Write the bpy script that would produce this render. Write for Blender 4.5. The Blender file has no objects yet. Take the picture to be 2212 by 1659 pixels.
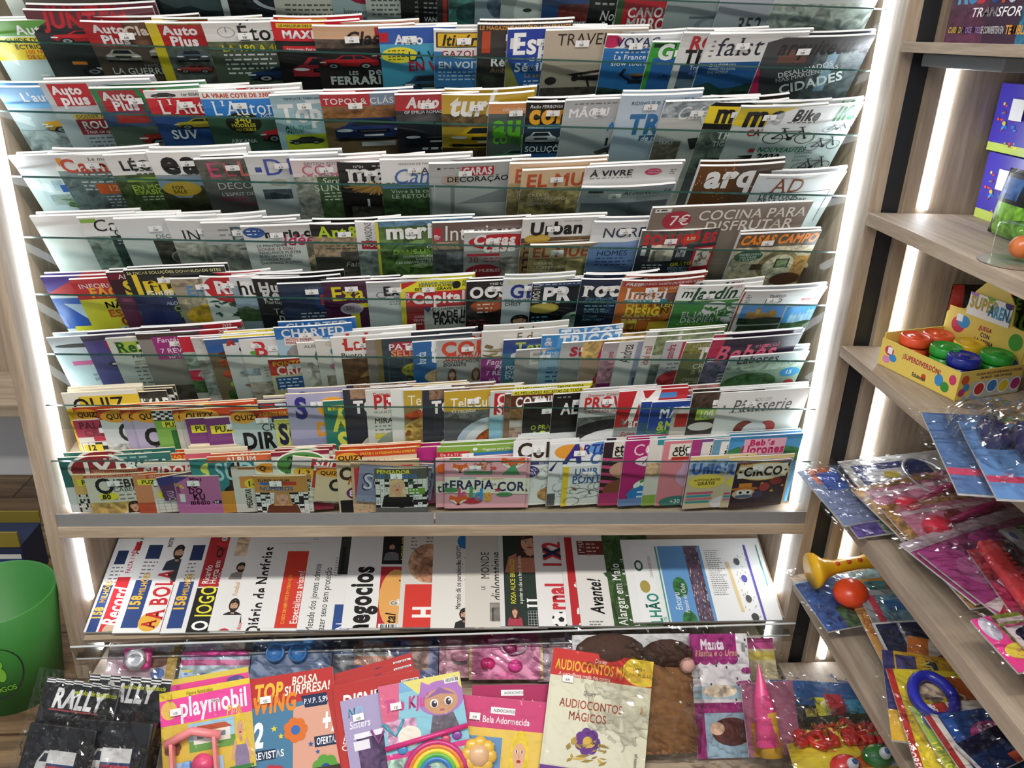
import bpy, math, random, re
import numpy as np
from mathutils import Vector, Matrix
from mathutils.geometry import tessellate_polygon
C = bpy.context.scene.collection
S = bpy.context.scene
R_ = math.radians
# ------------------------------------------------------------------ camera, world, lights, exposure
cam = bpy.data.objects.new('camera', bpy.data.cameras.new('camera')); C.objects.link(cam)
cam.data.sensor_width = 36.0; cam.data.lens = 36.0 * 1790 / 2212; cam.data.clip_start = .02
_y, _p, _r = 0.0743, 0.4006, 0.0362
_f = Vector((math.sin(_y) * math.cos(_p), math.cos(_y) * math.cos(_p), -math.sin(_p)))
_a = Vector((math.cos(_y), -math.sin(_y), 0)); _u = _a.cross(_f)
_a2 = math.cos(_r) * _a + math.sin(_r) * _u; _u2 = -math.sin(_r) * _a + math.cos(_r) * _u
cam.matrix_world = Matrix(((_a2.x, _u2.x, -_f.x, 0.0298), (_a2.y, _u2.y, -_f.y, -1.8107), (_a2.z, _u2.z, -_f.z, 1.6417), (0, 0, 0, 1)))
S.camera = cam
S.view_settings.view_transform = 'Standard'; S.view_settings.look = 'None'
S.view_settings.exposure = 0.03; S.view_settings.gamma = 1.0; S.view_settings.use_curve_mapping = False
w = bpy.data.worlds.new('world'); S.world = w; w.use_nodes = True
w.node_tree.nodes['Background'].inputs[0].default_value = (.85, .92, 1, 1)
w.node_tree.nodes['Background'].inputs[1].default_value = .60
LED_POWER = 20.0
def area(name, loc, rot, sx, sy, e, col):
    l = bpy.data.lights.new(name, 'AREA'); l.shape = 'RECTANGLE'; l.size = sx; l.size_y = sy; l.energy = e; l.color = col
    o = bpy.data.objects.new(name, l); C.objects.link(o); o.location = loc; o.rotation_euler = rot
area('ceiling_lamp', (-.7, -1.5, 2.75), (R_(14), 0, 0), 1.3, .14, 42, (1, .95, .88))
area('ceiling_lamp', (.9, -1.5, 2.75), (R_(14), 0, 0), 1.3, .14, 42, (1, .95, .88))
area('ceiling_lamp', (-1.6, .6, 2.75), (0, 0, 0), .6, .6, 12, (1, .97, .93))
# ------------------------------------------------------------------ materials
def hexc(h):
    if len(h) == 3: h = ''.join(c * 2 for c in h)
    v = [int(h[i:i + 2], 16) / 255 for i in (0, 2, 4)]
    return tuple((c / 12.92 if c <= .04045 else ((c + .055) / 1.055) ** 2.4) for c in v)
MATS = {}
def nt(name):
    m = bpy.data.materials.new(name); m.use_nodes = True; MATS[name] = m
    n = m.node_tree.nodes; return m, n, m.node_tree.links, n['Principled BSDF']
def plain(name, col, rough=.5, metal=0., spec=.5, var=.08, scale=30, bump=0., trans=0.):
    if name in MATS: return MATS[name]
    m, n, l, b = nt(name); c = hexc(col)
    tc = n.new('ShaderNodeTexCoord'); nz = n.new('ShaderNodeTexNoise'); nz.inputs['Scale'].default_value = scale
    l.new(tc.outputs['Object'], nz.inputs['Vector'])
    mx = n.new('ShaderNodeMix'); mx.data_type = 'RGBA'
    mx.inputs[6].default_value = tuple(x * (1 - var) for x in c) + (1,); mx.inputs[7].default_value = tuple(min(1, x * (1 + var)) for x in c) + (1,)
    l.new(nz.outputs[0], mx.inputs[0]); l.new(mx.outputs[2], b.inputs['Base Color'])
    b.inputs['Roughness'].default_value = rough; b.inputs['Metallic'].default_value = metal
    b.inputs['Specular IOR Level'].default_value = spec; b.inputs['Transmission Weight'].default_value = trans
    if bump:
        bp = n.new('ShaderNodeBump'); bp.inputs['Strength'].default_value = bump; l.new(nz.outputs[0], bp.inputs['Height']); l.new(bp.outputs[0], b.inputs['Normal'])
    return m
def wood(name, c1, c2, axis='Z', rough=.55, sc=1.0, plank=0.):
    m, n, l, b = nt(name)
    tc = n.new('ShaderNodeTexCoord'); mp = n.new('ShaderNodeMapping'); l.new(tc.outputs['Object'], mp.inputs[0])
    s = {'X': (1.2, 16, 16), 'Y': (16, 1.2, 16), 'Z': (16, 16, 1.2)}[axis]
    mp.inputs['Scale'].default_value = tuple(v * sc for v in s)
    nz = n.new('ShaderNodeTexNoise'); nz.inputs['Scale'].default_value = 2.0; nz.inputs['Detail'].default_value = 8; nz.inputs['Distortion'].default_value = .8
    l.new(mp.outputs[0], nz.inputs['Vector'])
    nf = n.new('ShaderNodeTexNoise'); nf.inputs['Scale'].default_value = 14; nf.inputs['Detail'].default_value = 4; l.new(mp.outputs[0], nf.inputs['Vector'])
    ad = n.new('ShaderNodeMath'); ad.operation = 'MULTIPLY_ADD'; l.new(nf.outputs[0], ad.inputs[0]); ad.inputs[1].default_value = .35; l.new(nz.outputs[0], ad.inputs[2])
    cr = n.new('ShaderNodeValToRGB'); l.new(ad.outputs[0], cr.inputs[0])
    cr.color_ramp.elements[0].position = .5; cr.color_ramp.elements[1].position = .85
    cr.color_ramp.elements[0].color = hexc(c1) + (1,); cr.color_ramp.elements[1].color = hexc(c2) + (1,)
    out = cr.outputs[0]
    if plank:
        br = n.new('ShaderNodeTexBrick'); l.new(tc.outputs['Object'], br.inputs['Vector'])
        br.inputs['Scale'].default_value = 1.0; br.inputs['Brick Width'].default_value = 1.6; br.inputs['Row Height'].default_value = plank
        br.inputs['Mortar Size'].default_value = .004; br.inputs['Color1'].default_value = (1, 1, 1, 1); br.inputs['Color2'].default_value = (.72, .72, .72, 1); br.inputs['Mortar'].default_value = (.25, .2, .16, 1)
        mm = n.new('ShaderNodeMix'); mm.data_type = 'RGBA'; mm.blend_type = 'MULTIPLY'; mm.inputs[0].default_value = 1
        l.new(out, mm.inputs[6]); l.new(br.outputs['Color'], mm.inputs[7]); out = mm.outputs[2]
    l.new(out, b.inputs['Base Color']); b.inputs['Roughness'].default_value = rough
    bp = n.new('ShaderNodeBump'); bp.inputs['Strength'].default_value = .12; bp.inputs['Distance'].default_value = .002; l.new(ad.outputs[0], bp.inputs['Height']); l.new(bp.outputs[0], b.inputs['Normal'])
    return m
def emis(name, col, st):
    m, n, l, b = nt(name); nz = n.new('ShaderNodeTexNoise'); nz.inputs['Scale'].default_value = 60
    b.inputs['Base Color'].default_value = (.9, .9, .9, 1); b.inputs['Emission Color'].default_value = hexc(col) + (1,); b.inputs['Emission Strength'].default_value = st
    return m
def print_mat(name, rough, coat=0.):
    m, n, l, b = nt(name)
    at = n.new('ShaderNodeAttribute'); at.attribute_name = 'Col'
    tc = n.new('ShaderNodeTexCoord'); oi = n.new('ShaderNodeObjectInfo')
    ad = n.new('ShaderNodeVectorMath'); ad.operation = 'ADD'; l.new(tc.outputs['Object'], ad.inputs[0])
    sc = n.new('ShaderNodeVectorMath'); sc.operation = 'SCALE'; sc.inputs['Scale'].default_value = 37.; cb = n.new('ShaderNodeCombineXYZ')
    for i in range(3): l.new(oi.outputs['Random'], cb.inputs[i])
    l.new(cb.outputs[0], sc.inputs[0]); l.new(sc.outputs[0], ad.inputs[1])
    n1 = n.new('ShaderNodeTexNoise'); n1.inputs['Scale'].default_value = 38; n1.inputs['Detail'].default_value = 6; n1.inputs['Distortion'].default_value = 1.2; l.new(ad.outputs[0], n1.inputs['Vector'])
    rp = n.new('ShaderNodeValToRGB'); l.new(n1.outputs[0], rp.inputs[0]); rp.color_ramp.interpolation = 'LINEAR'
    rp.color_ramp.elements[0].position = .34; rp.color_ramp.elements[1].position = .68
    rp.color_ramp.elements[0].color = (.25, .24, .25, 1); rp.color_ramp.elements[1].color = (1.75, 1.7, 1.6, 1)
    ml = n.new('ShaderNodeMix'); ml.data_type = 'RGBA'; ml.blend_type = 'MULTIPLY'; ml.clamp_result = False
    l.new(at.outputs['Alpha'], ml.inputs[0]); l.new(at.outputs['Color'], ml.inputs[6]); l.new(rp.outputs[0], ml.inputs[7])
    l.new(ml.outputs[2], b.inputs['Base Color']); b.inputs['Roughness'].default_value = rough; b.inputs['Specular IOR Level'].default_value = .45
    b.inputs['Coat Weight'].default_value = coat; b.inputs['Coat Roughness'].default_value = .12
    return m
def film_mat(name, op, tint, rough=.08, cap=.6):
    m, n, l, b = nt(name); n.remove(b)
    tr = n.new('ShaderNodeBsdfTransparent'); tr.inputs[0].default_value = tint
    gl = n.new('ShaderNodeBsdfGlossy'); gl.inputs['Roughness'].default_value = rough; gl.inputs[0].default_value = (1, 1, 1, 1)
    lw = n.new('ShaderNodeLayerWeight'); lw.inputs[0].default_value = op; mi = n.new('ShaderNodeMath'); mi.operation = 'MINIMUM'; mi.inputs[1].default_value = cap; l.new(lw.outputs['Fresnel'], mi.inputs[0])
    nz = n.new('ShaderNodeTexNoise'); nz.inputs['Scale'].default_value = 26; nz.inputs['Detail'].default_value = 3; tc = n.new('ShaderNodeTexCoord'); l.new(tc.outputs['Object'], nz.inputs['Vector'])
    bp = n.new('ShaderNodeBump'); bp.inputs['Strength'].default_value = .06; bp.inputs['Distance'].default_value = .01; l.new(nz.outputs[0], bp.inputs['Height']); l.new(bp.outputs[0], gl.inputs['Normal'])
    mx = n.new('ShaderNodeMixShader'); l.new(mi.outputs[0], mx.inputs[0]); l.new(tr.outputs[0], mx.inputs[1]); l.new(gl.outputs[0], mx.inputs[2])
    l.new(mx.outputs[0], n['Material Output'].inputs[0]); return m
def clear_mat(name, tint, ior, rough=.02):
    m, n, l, b = nt(name); n.remove(b)
    tr = n.new('ShaderNodeBsdfTransparent'); tr.inputs[0].default_value = tint
    gl = n.new('ShaderNodeBsdfGlossy'); gl.inputs['Roughness'].default_value = rough
    fr = n.new('ShaderNodeFresnel'); fr.inputs[0].default_value = ior
    ge = n.new('ShaderNodeNewGeometry'); iv = n.new('ShaderNodeMath'); iv.operation = 'SUBTRACT'; iv.inputs[0].default_value = 1; l.new(ge.outputs['Backfacing'], iv.inputs[1])
    mu = n.new('ShaderNodeMath'); mu.operation = 'MULTIPLY'; l.new(fr.outputs[0], mu.inputs[0]); l.new(iv.outputs[0], mu.inputs[1])
    mx = n.new('ShaderNodeMixShader'); l.new(mu.outputs[0], mx.inputs[0]); l.new(tr.outputs[0], mx.inputs[1]); l.new(gl.outputs[0], mx.inputs[2])
    l.new(mx.outputs[0], n['Material Output'].inputs[0]); return m
def pages_mat():
    m, n, l, b = nt('page_edges')
    tc = n.new('ShaderNodeTexCoord'); wv = n.new('ShaderNodeTexNoise'); mp = n.new('ShaderNodeMapping'); mp.inputs['Scale'].default_value = (6, 6, 900)
    l.new(tc.outputs['Object'], mp.inputs[0]); l.new(mp.outputs[0], wv.inputs['Vector']); wv.inputs['Scale'].default_value = 1; wv.inputs['Detail'].default_value = 2
    cr = n.new('ShaderNodeValToRGB'); l.new(wv.outputs[0], cr.inputs[0]); cr.color_ramp.elements[0].position = .3; cr.color_ramp.elements[1].position = .6
    cr.color_ramp.elements[0].color = (.44, .43, .42, 1); cr.color_ramp.elements[1].color = (.74, .74, .73, 1)
    l.new(cr.outputs[0], b.inputs['Base Color']); b.inputs['Roughness'].default_value = .6; return m
PRINT = print_mat('gloss_print', .32, .15); MATTE = print_mat('newsprint', .75); PAGES = pages_mat()
FILM = film_mat('clear_film', .11, (.985, .985, .985, 1), .05, .3); CRINKLE = film_mat('crinkled_film', .28, (.98, .98, .98, 1), .05, .7)
GLASS = clear_mat('pane_glass', (.86, .9, .885, 1), 1.18); ACRYL = clear_mat('clear_acrylic', (.74, .75, .75, 1), 1.6, .15)
EDGE = plain('glass_edge', '1d3a34', .15, spec=.6); OAK = wood('oak_board', '8d7b67', 'b19f8a'); OAKX = wood('oak_shelf', '998670', 'bba992', 'X'); OAKY = wood('oak_shelf_side', '948371', 'b3a391', 'Y')
LED = emis('led_light', 'eef6ff', LED_POWER); LED2 = emis('led_light_side', 'eef6ff', LED_POWER * .7); GREY = plain('grey_metal', '858686', .45, .2); BLACK = plain('black_laminate', '1c1d1f', .5)
WHITE = plain('white_paint', 'd9dadb', .6, var=.02); STICK = plain('sticker_white', 'ecebe8', .5, var=.02)
# ------------------------------------------------------------------ plain mesh helpers
def link(name, me, mats, parent=None, smooth=False):
    o = bpy.data.objects.new(name, me); C.objects.link(o)
    for m in (mats if isinstance(mats, (list, tuple)) else [mats]): me.materials.append(m)
    if smooth: me.polygons.foreach_set('use_smooth', [True] * len(me.polygons))
    if parent: o.parent = parent
    return o
class MB:
    def __init__(s): s.v = []; s.f = []; s.m = []
    def add(s, v, f, mi=0):
        k = len(s.v); s.v += [tuple(p) for p in v]; s.f += [tuple(i + k for i in q) for q in f]; s.m += [mi] * len(f); return s
    def box(s, x0, y0, z0, x1, y1, z1, mi=0, bev=0.):
        if bev <= 0:
            v = [(x, y, z) for z in (z0, z1) for y in (y0, y1) for x in (x0, x1)]
            return s.add(v, [(0, 2, 3, 1), (4, 5, 7, 6), (0, 1, 5, 4), (2, 6, 7, 3), (0, 4, 6, 2), (1, 3, 7, 5)], mi)
        import bmesh
        bm = bmesh.new(); bmesh.ops.create_cube(bm, size=1)
        for q in bm.verts: q.co = Vector(((x0 + x1) / 2 + q.co.x * (x1 - x0), (y0 + y1) / 2 + q.co.y * (y1 - y0), (z0 + z1) / 2 + q.co.z * (z1 - z0)))
        bmesh.ops.bevel(bm, geom=bm.edges[:], offset=bev, segments=2, affect='EDGES', profile=.6)
        bm.verts.index_update(); s.add([q.co[:] for q in bm.verts], [[q.index for q in f.verts] for f in bm.faces], mi); bm.free(); return s
    def lathe(s, prof, c=(0, 0, 0), ax='Z', seg=32, mi=0, sx=1., sy=1.):
        v = []; n = len(prof)
        for i in range(seg):
            a = 2 * math.pi * i / seg
            for r, h in prof:
                p = (r * math.cos(a) * sx, r * math.sin(a) * sy, h)
                if ax == 'X': p = (h, p[0], p[1])
                if ax == 'Y': p = (p[0], h, p[1])
                v.append((p[0] + c[0], p[1] + c[1], p[2] + c[2]))
        f = [(i * n + j, ((i + 1) % seg) * n + j, ((i + 1) % seg) * n + j + 1, i * n + j + 1) for i in range(seg) for j in range(n - 1)]
        if prof[0][0] > 1e-5: f.append(tuple(i * n for i in range(seg))[::-1])
        if prof[-1][0] > 1e-5 and not getattr(s, 'open', 0): f.append(tuple(i * n + n - 1 for i in range(seg)))
        return s.add(v, f, mi)
    def ball(s, c, r, seg=16, mi=0, sc=(1, 1, 1)):
        pr = [(max(r * math.sin(math.pi * k / 10), 1e-6), -r * math.cos(math.pi * k / 10) * sc[2]) for k in range(11)]
        return s.lathe(pr, c, 'Z', seg, mi, sc[0], sc[1])
    def tube(s, pts, r, seg=8, mi=0):
        pts = [Vector(p) for p in pts]; rr = r if isinstance(r, (list, tuple)) else [r] * len(pts); v = []
        for i, p in enumerate(pts):
            d = (pts[min(i + 1, len(pts) - 1)] - pts[max(i - 1, 0)]).normalized()
            a = d.orthogonal().normalized() if i == 0 else (a - d * a.dot(d)).normalized()
            b = d.cross(a)
            for k in range(seg):
                t = 2 * math.pi * k / seg; v.append(tuple(p + (a * math.cos(t) + b * math.sin(t)) * rr[i]))
        f = [(i * seg + k, i * seg + (k + 1) % seg, (i + 1) * seg + (k + 1) % seg, (i + 1) * seg + k) for i in range(len(pts) - 1) for k in range(seg)]
        f += [tuple(range(seg))[::-1], tuple(range((len(pts) - 1) * seg, len(pts) * seg))]
        return s.add(v, f, mi)
    def build(s, name, mats, parent=None, smooth=False):
        me = bpy.data.meshes.new(name); me.from_pydata(s.v, [], s.f); me.update()
        o = link(name, me, mats, parent, smooth)
        if any(s.m): me.polygons.foreach_set('material_index', s.m)
        return o
def tag(o, label=None, cat=None, group=None, kind=None):
    for k, v in (('label', label), ('category', cat), ('group', group), ('kind', kind)):
        if v: o[k] = v
    return o
def empty(name, loc=(0, 0, 0)):
    o = bpy.data.objects.new(name, None); C.objects.link(o); o.location = loc; o.empty_display_size = .05; return o
def frame(o, origin, a, u):
    a = Vector(a).normalized(); u = Vector(u); u = (u - a * u.dot(a)).normalized(); n = a.cross(u)
    o.matrix_world = Matrix(((a.x, u.x, n.x, origin[0]), (a.y, u.y, n.y, origin[1]), (a.z, u.z, n.z, origin[2]), (0, 0, 0, 1))); return o
# ------------------------------------------------------------------ lettering: every glyph is meshed once and reused
_tc = bpy.data.curves.new('glyph', 'FONT'); _tc.resolution_u = 3; _to = bpy.data.objects.new('glyph', _tc); C.objects.link(_to)
OFF = [0, .012, .026, .042]; GL = {}
def _mesh(body, off):
    _tc.body = body; _tc.offset = off; me = _to.to_mesh()
    v = np.array([p.co[:2] for p in me.vertices]) if len(me.vertices) else np.zeros((0, 2))
    me.calc_loop_triangles(); t = np.array([q.vertices[:] for q in me.loop_triangles], int).reshape(-1, 3); _to.to_mesh_clear(); return v, t
_bar = _mesh('|', 0)[0][:, 0].min()
def glyph(ch, b, serif):
    k = (ch, b, serif)
    if k in GL: return GL[k]
    if b and ch in 'MWNmwnVvAÁÃÀÂZzKkXxYy4&7':          # heavy weights of angular letters: overlaid shifted copies keep the corners clean
        v0, t0 = _mesh(ch, 0); d = OFF[b]; sh_ = [(-d, 0), (d, 0)] if b == 1 else [(-d, -d * .6), (d, -d * .6), (-d, d * .6), (d, d * .6), (0, 0)]
        v = np.vstack([v0 + s_ for s_ in sh_]); t = np.vstack([t0 + len(v0) * k_ for k_ in range(len(sh_))])
    else: v, t = _mesh(ch, OFF[b])
    adv = _mesh(ch + '|', 0)[0][:, 0].max() - _mesh('|', 0)[0][:, 0].max() + OFF[b] * 1.3
    if ch == ' ': adv = .28
    if serif and len(t):
        from collections import Counter
        ec = Counter(tuple(sorted(e)) for q in t for e in ((q[0], q[1]), (q[1], q[2]), (q[2], q[0])))
        lo, hi = v[:, 1].min(), v[:, 1].max(); ex = []
        for (i, j), c in ec.items():
            if c == 1 and abs(v[i, 1] - v[j, 1]) < 2e-3 and .03 < abs(v[i, 0] - v[j, 0]) < .24:
                y = v[i, 1]; x0, x1 = sorted((v[i, 0], v[j, 0]))
                if abs(y - lo) < .02: ex.append((x0 - .055, y, x1 + .055, y + .04))
                elif abs(y - hi) < .02 or abs(y - .45) < .05: ex.append((x0 - .055, y - .04, x1 + .03, y))
        for x0, y0, x1, y1 in ex:
            k0 = len(v); v = np.vstack([v, [(x0, y0), (x1, y0), (x1, y1), (x0, y1)]]); t = np.vstack([t, [(k0, k0 + 1, k0 + 2), (k0, k0 + 2, k0 + 3)]])
        adv += .04
    GL[k] = (v, t, adv); return GL[k]
def text_geo(s, b=0, serif=False, shear=0.):
    vs, ts, x, k = [], [], 0., 0
    for ch in s:
        v, t, adv = glyph(ch, b, serif)
        if len(t): vs.append(v + [x, 0]); ts.append(t + k); k += len(v)
        x += adv
    if not vs: return None
    v = np.vstack(vs) / .682; v[:, 0] += shear * v[:, 1]
    return v, np.vstack(ts), x / .682          # cap height 1, y up
# ------------------------------------------------------------------ printed sheets: flat artwork as thin inked polygons following the bend of the sheet
def clip_half(p, ax, v, s):
    o = []; n = len(p)
    for i in range(n):
        a, b = p[i], p[(i + 1) % n]; da, db = s * (a[ax] - v), s * (b[ax] - v)
        if da <= 0: o.append(a)
        if da * db < 0:
            t = da / (da - db); o.append((a[0] + (b[0] - a[0]) * t, a[1] + (b[1] - a[1]) * t))
    return o
def clip_box(p, x0, y0, x1, y1):
    for ax, v, s in ((0, x0, -1), (0, x1, 1), (1, y0, -1), (1, y1, 1)):
        p = clip_half(p, ax, v, s)
        if len(p) < 3: return []
    return p
class Sheet:
    """u right 0..1, v down 0..H, both in units of the sheet's width"""
    def __init__(s, H, bu=None, bv=None):
        s.H = H; s.bu = bu or [0, 1]; s.bv = bv or [0, H]; s.V = []; s.F = []; s.col = []; s.L = 0; s.tf = [(0, 0, 1, 1, 0)]; s.rnd = random.Random(7)
    def mp(s, x, y):
        for (X, Y, w, h, r) in reversed(s.tf):
            x *= w; y *= h
            if r: c, d = math.cos(r), math.sin(r); x, y = x * c - y * d, x * d + y * c
            x += X; y += Y
        return x, y
    def push(s, X, Y, w, h, r=0): s.tf.append((X, Y, w, h, r))
    def pop(s): s.tf.pop()
    def c4(s, c, m=0.):
        return (hexc(c) if isinstance(c, str) else c) + (float(m),)
    def raw(s, pts, c, lay=0):
        p = clip_box(pts, 0, 0, 1, s.H)
        if not p: return
        xs = [q[0] for q in p]; ys = [q[1] for q in p]
        for i in range(len(s.bu) - 1):
            if s.bu[i + 1] <= min(xs) or s.bu[i] >= max(xs): continue
            for j in range(len(s.bv) - 1):
                if s.bv[j + 1] <= min(ys) or s.bv[j] >= max(ys): continue
                q = clip_box(p, s.bu[i], s.bv[j], s.bu[i + 1], s.bv[j + 1])
                if len(q) >= 3:
                    k = len(s.V); s.V += [(a, b, s.L + lay) for a, b in q]; s.F.append(list(range(k, k + len(q)))[::-1]); s.col.append(c)
    def poly(s, pts, c, m=0., convex=True):
        s.L += 1; c = s.c4(c, m); P = [s.mp(*p) for p in pts]
        ar = sum(P[i][0] * P[(i + 1) % len(P)][1] - P[(i + 1) % len(P)][0] * P[i][1] for i in range(len(P)))
        if ar < 0: P = P[::-1]
        if convex: s.raw(P, c)
        else:
            for t in tessellate_polygon([[Vector((p[0], p[1], 0)) for p in P]]):
                q = [P[i] for i in t]
                if (q[1][0] - q[0][0]) * (q[2][1] - q[0][1]) - (q[2][0] - q[0][0]) * (q[1][1] - q[0][1]) < 0: q = q[::-1]
                s.raw(q, c)
    def rect(s, x0, y0, x1, y1, c, m=0.): s.poly([(x0, y0), (x1, y0), (x1, y1), (x0, y1)], c, m)
    def ell(s, x, y, rx, ry, c, m=0., n=22): s.poly([(x + rx * math.cos(2 * math.pi * k / n), y + ry * math.sin(2 * math.pi * k / n)) for k in range(n)], c, m)
    def ring(s, x, y, rx, ry, w, c, n=24, a0=0, a1=2 * math.pi):
        s.L += 1; c = s.c4(c)
        for k in range(n):
            a, b = a0 + (a1 - a0) * k / n, a0 + (a1 - a0) * (k + 1) / n; q = 1 - w
            s.raw([s.mp(x + rx * f * math.cos(t), y + ry * f * math.sin(t)) for f, t in ((1, a), (1, b), (q, b), (q, a))], c)
    def line(s, pts, w, c):
        for a, b in zip(pts, pts[1:]):
            dx, dy = b[0] - a[0], b[1] - a[1]; l = math.hypot(dx, dy) or 1; nx, ny = -dy / l * w / 2, dx / l * w / 2
            s.poly([(a[0] + nx, a[1] + ny), (b[0] + nx, b[1] + ny), (b[0] - nx, b[1] - ny), (a[0] - nx, a[1] - ny)], c)
    def text(s, t, x, y, h, c, b=0, it=False, serif=False, rot=0., fit=0.):
        g = text_geo(t, b, serif, .22 if it else 0.)
        if g is None: return
        if t == t.lower() and any(q.isalpha() for q in t) and h >= .1 and not rot:
            k0 = 1.2 if any(q in 'bdfhklt' for q in t) else 1.42; y -= h * (k0 - 1) * (.8 if k0 > 1.3 else .5); h *= k0
        if h >= .14 and not rot: y -= h * .08; h *= 1.16
        s.L += 1; v, f, wd = g; sx = h * (.74 if h < .14 else .63)
        if fit: sx = fit / wd
        elif not rot and len(s.tf) <= 2 and x >= 0 and wd * sx > .985 - x: sx = max((.985 - x) / wd, h * .5)
        X = v[:, 0] * sx; Y = (1 - v[:, 1]) * h; r = R_(rot)
        if r: X, Y = X * math.cos(r) - Y * math.sin(r), X * math.sin(r) + Y * math.cos(r)
        X = X + x; Y = Y + y
        for (TX, TY, w_, h_, rr) in reversed(s.tf[1:]):
            X, Y = X * w_, Y * h_
            if rr: X, Y = X * math.cos(rr) - Y * math.sin(rr), X * math.sin(rr) + Y * math.cos(rr)
            X, Y = X + TX, Y + TY
        c = s.c4(c); ins = (X >= 0) & (X <= 1) & (Y >= 0) & (Y <= s.H); k = len(s.V)
        s.V += [(a, q, s.L + 4) for a, q in zip(X.tolist(), Y.tolist())]
        fl = f[ins[f].all(1)]; s.F += (fl + k).tolist(); s.col += [c] * len(fl)
        for q in f[ins[f].any(1) & ~ins[f].all(1)]:
            p = clip_box([(X[i], Y[i]) for i in q], 0, 0, 1, s.H)
            if len(p) >= 3: k = len(s.V); s.V += [(a, d, s.L + 4) for a, d in p]; s.F.append(list(range(k, k + len(p)))); s.col.append(c)
    def small(s, x, y, w, n, h, c):           # rows of unreadable small print
        for i in range(int(n)):
            X = x; e = x + w * s.rnd.uniform(.6, 1)
            while X < e:
                l = s.rnd.uniform(.6, 2.2) * h; s.rect(X, y + i * h * 1.9, min(X + l, e), y + i * h * 1.9 + h * .7, c); s.L -= 1; X += l + h * .6
        s.L += 1
    def mesh(s, name, W, fn):
        step = 6e-5; V = [(x * W, -y * W, fn(x, y) + .0003 + step * l) for x, y, l in s.V]
        me = bpy.data.meshes.new(name); me.from_pydata(V, [], s.F); me.update()
        cnt = np.array([len(f) for f in s.F]); at = me.color_attributes.new('Col', 'FLOAT_COLOR', 'CORNER')
        at.data.foreach_set('color', np.repeat(np.array(s.col, 'f'), cnt, axis=0).ravel()); return me
def sh(c, k):
    return tuple(min(1, x * k) for x in (hexc(c) if isinstance(c, str) else c))
# ------------------------------------------------------------------ little pictures used on the covers (unit box, y down)
def m_hills(P, a='8ab', b='465', c='243'):
    P.rect(0, 0, 1, 1, a, .12); r = P.rnd
    for k, (cc, y) in enumerate(((b, .35), (c, .62))):
        pts = [(0, 1)] + [(i / 7, y + r.uniform(-.16, .16)) for i in range(8)] + [(1, 1)]; P.poly(pts, cc, .5, False)
def m_photo(P, a='999', b='333', c=None):
    P.rect(0, 0, 1, 1, a, .5); r = P.rnd
    for k in range(5): x, y = r.random() * .7, r.uniform(.2, .7); P.rect(x, y, x + r.uniform(.1, .3), 1, b if k % 2 else sh(a, .6), .5)
def m_car(P, a='a22', b=None, c=None):
    P.ell(.5, .86, .5, .07, '1a1a1c'); P.poly([(.0, .62), (.06, .46), (.26, .4), (.38, .18), (.7, .16), (.86, .38), (.98, .46), (1, .72), (.94, .82), (.06, .82)], a, 0, False)
    P.poly([(.31, .39), (.41, .22), (.56, .21), (.57, .39)], '20262c'); P.poly([(.6, .39), (.59, .21), (.69, .2), (.8, .38)], '20262c')
    P.poly([(0, .62), (1, .58), (1, .72), (.94, .82), (.06, .82)], sh(a, .55)); P.rect(.0, .56, .1, .63, 'e8e8e0')
    for x in (.22, .77): P.ell(x, .8, .11, .18, '141416'); P.ell(x, .8, .07, .115, '8f9396'); P.ell(x, .8, .03, .05, '222')
def m_carf(P, a='246', b=None, c=None):
    P.ell(.5, .95, .5, .06, '141416'); P.poly([(.16, .42), (.26, .1), (.74, .1), (.84, .42)], a, 0); P.poly([(.23, .4), (.31, .15), (.69, .15), (.77, .4)], '1d242b')
    P.poly([(.03, .55), (.14, .4), (.86, .4), (.97, .55), (.97, .88), (.03, .88)], a, .1); P.poly([(.03, .62), (.97, .62), (.97, .88), (.03, .88)], sh(a, .6), .1)
    P.rect(.3, .55, .7, .7, '121214'); P.rect(.34, .6, .66, .62, '777'); P.ell(.15, .58, .1, .06, 'dfe2e2'); P.ell(.85, .58, .1, .06, 'dfe2e2'); P.rect(.38, .75, .62, .82, 'd8d8d2')
    P.rect(.06, .86, .2, 1, '111'); P.rect(.8, .86, .94, 1, '111')
def m_moto(P, a='333', b=None, c=None):
    for x in (.2, .8): P.ring(x, .7, .2, .28, .3, '151517'); P.ring(x, .7, .09, .12, .4, '888')
    P.poly([(.25, .45), (.5, .3), (.72, .36), (.66, .62), (.36, .68)], a, .2, False); P.poly([(.1, .34), (.34, .3), (.46, .42), (.3, .46)], '1b1b1d'); P.line([(.68, .3), (.8, .7)], .05, '666')
    P.line([(.6, .22), (.74, .26)], .04, '222'); P.poly([(.62, .3), (.76, .28), (.8, .42), (.66, .44)], sh(a, 1.6)); P.rect(.4, .6, .6, .76, '555')
def m_plane(P, a='222', b=None, c=None):
    P.poly([(.0, .42), (1, .02), (1, .12), (.1, .5)], a); P.poly([(.12, .55), (.5, .46), (.95, .5), (.9, .66), (.4, .74), (.15, .68)], a, 0, False); P.line([(.3, .7), (.34, 1)], .03, a); P.line([(.55, .7), (.6, .98)], .03, a); P.ell(.13, .6, .05, .14, a); P.line([(.2, .44), (.25, .6)], .02, a); P.line([(.7, .2), (.74, .55)], .02, a)
def m_hiker(P, a='222', b=None, c=None):
    P.poly([(.3, .9), (.32, .5), (.7, .5), (.74, .9)], a); P.ell(.5, .36, .13, .12, a); P.ell(.5, .3, .24, .05, '8a6a3a'); P.line([(.36, .54), (.12, .3), (.2, .06)], .07, a); P.line([(.66, .54), (.86, .3), (.84, .06)], .07, a)
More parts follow.
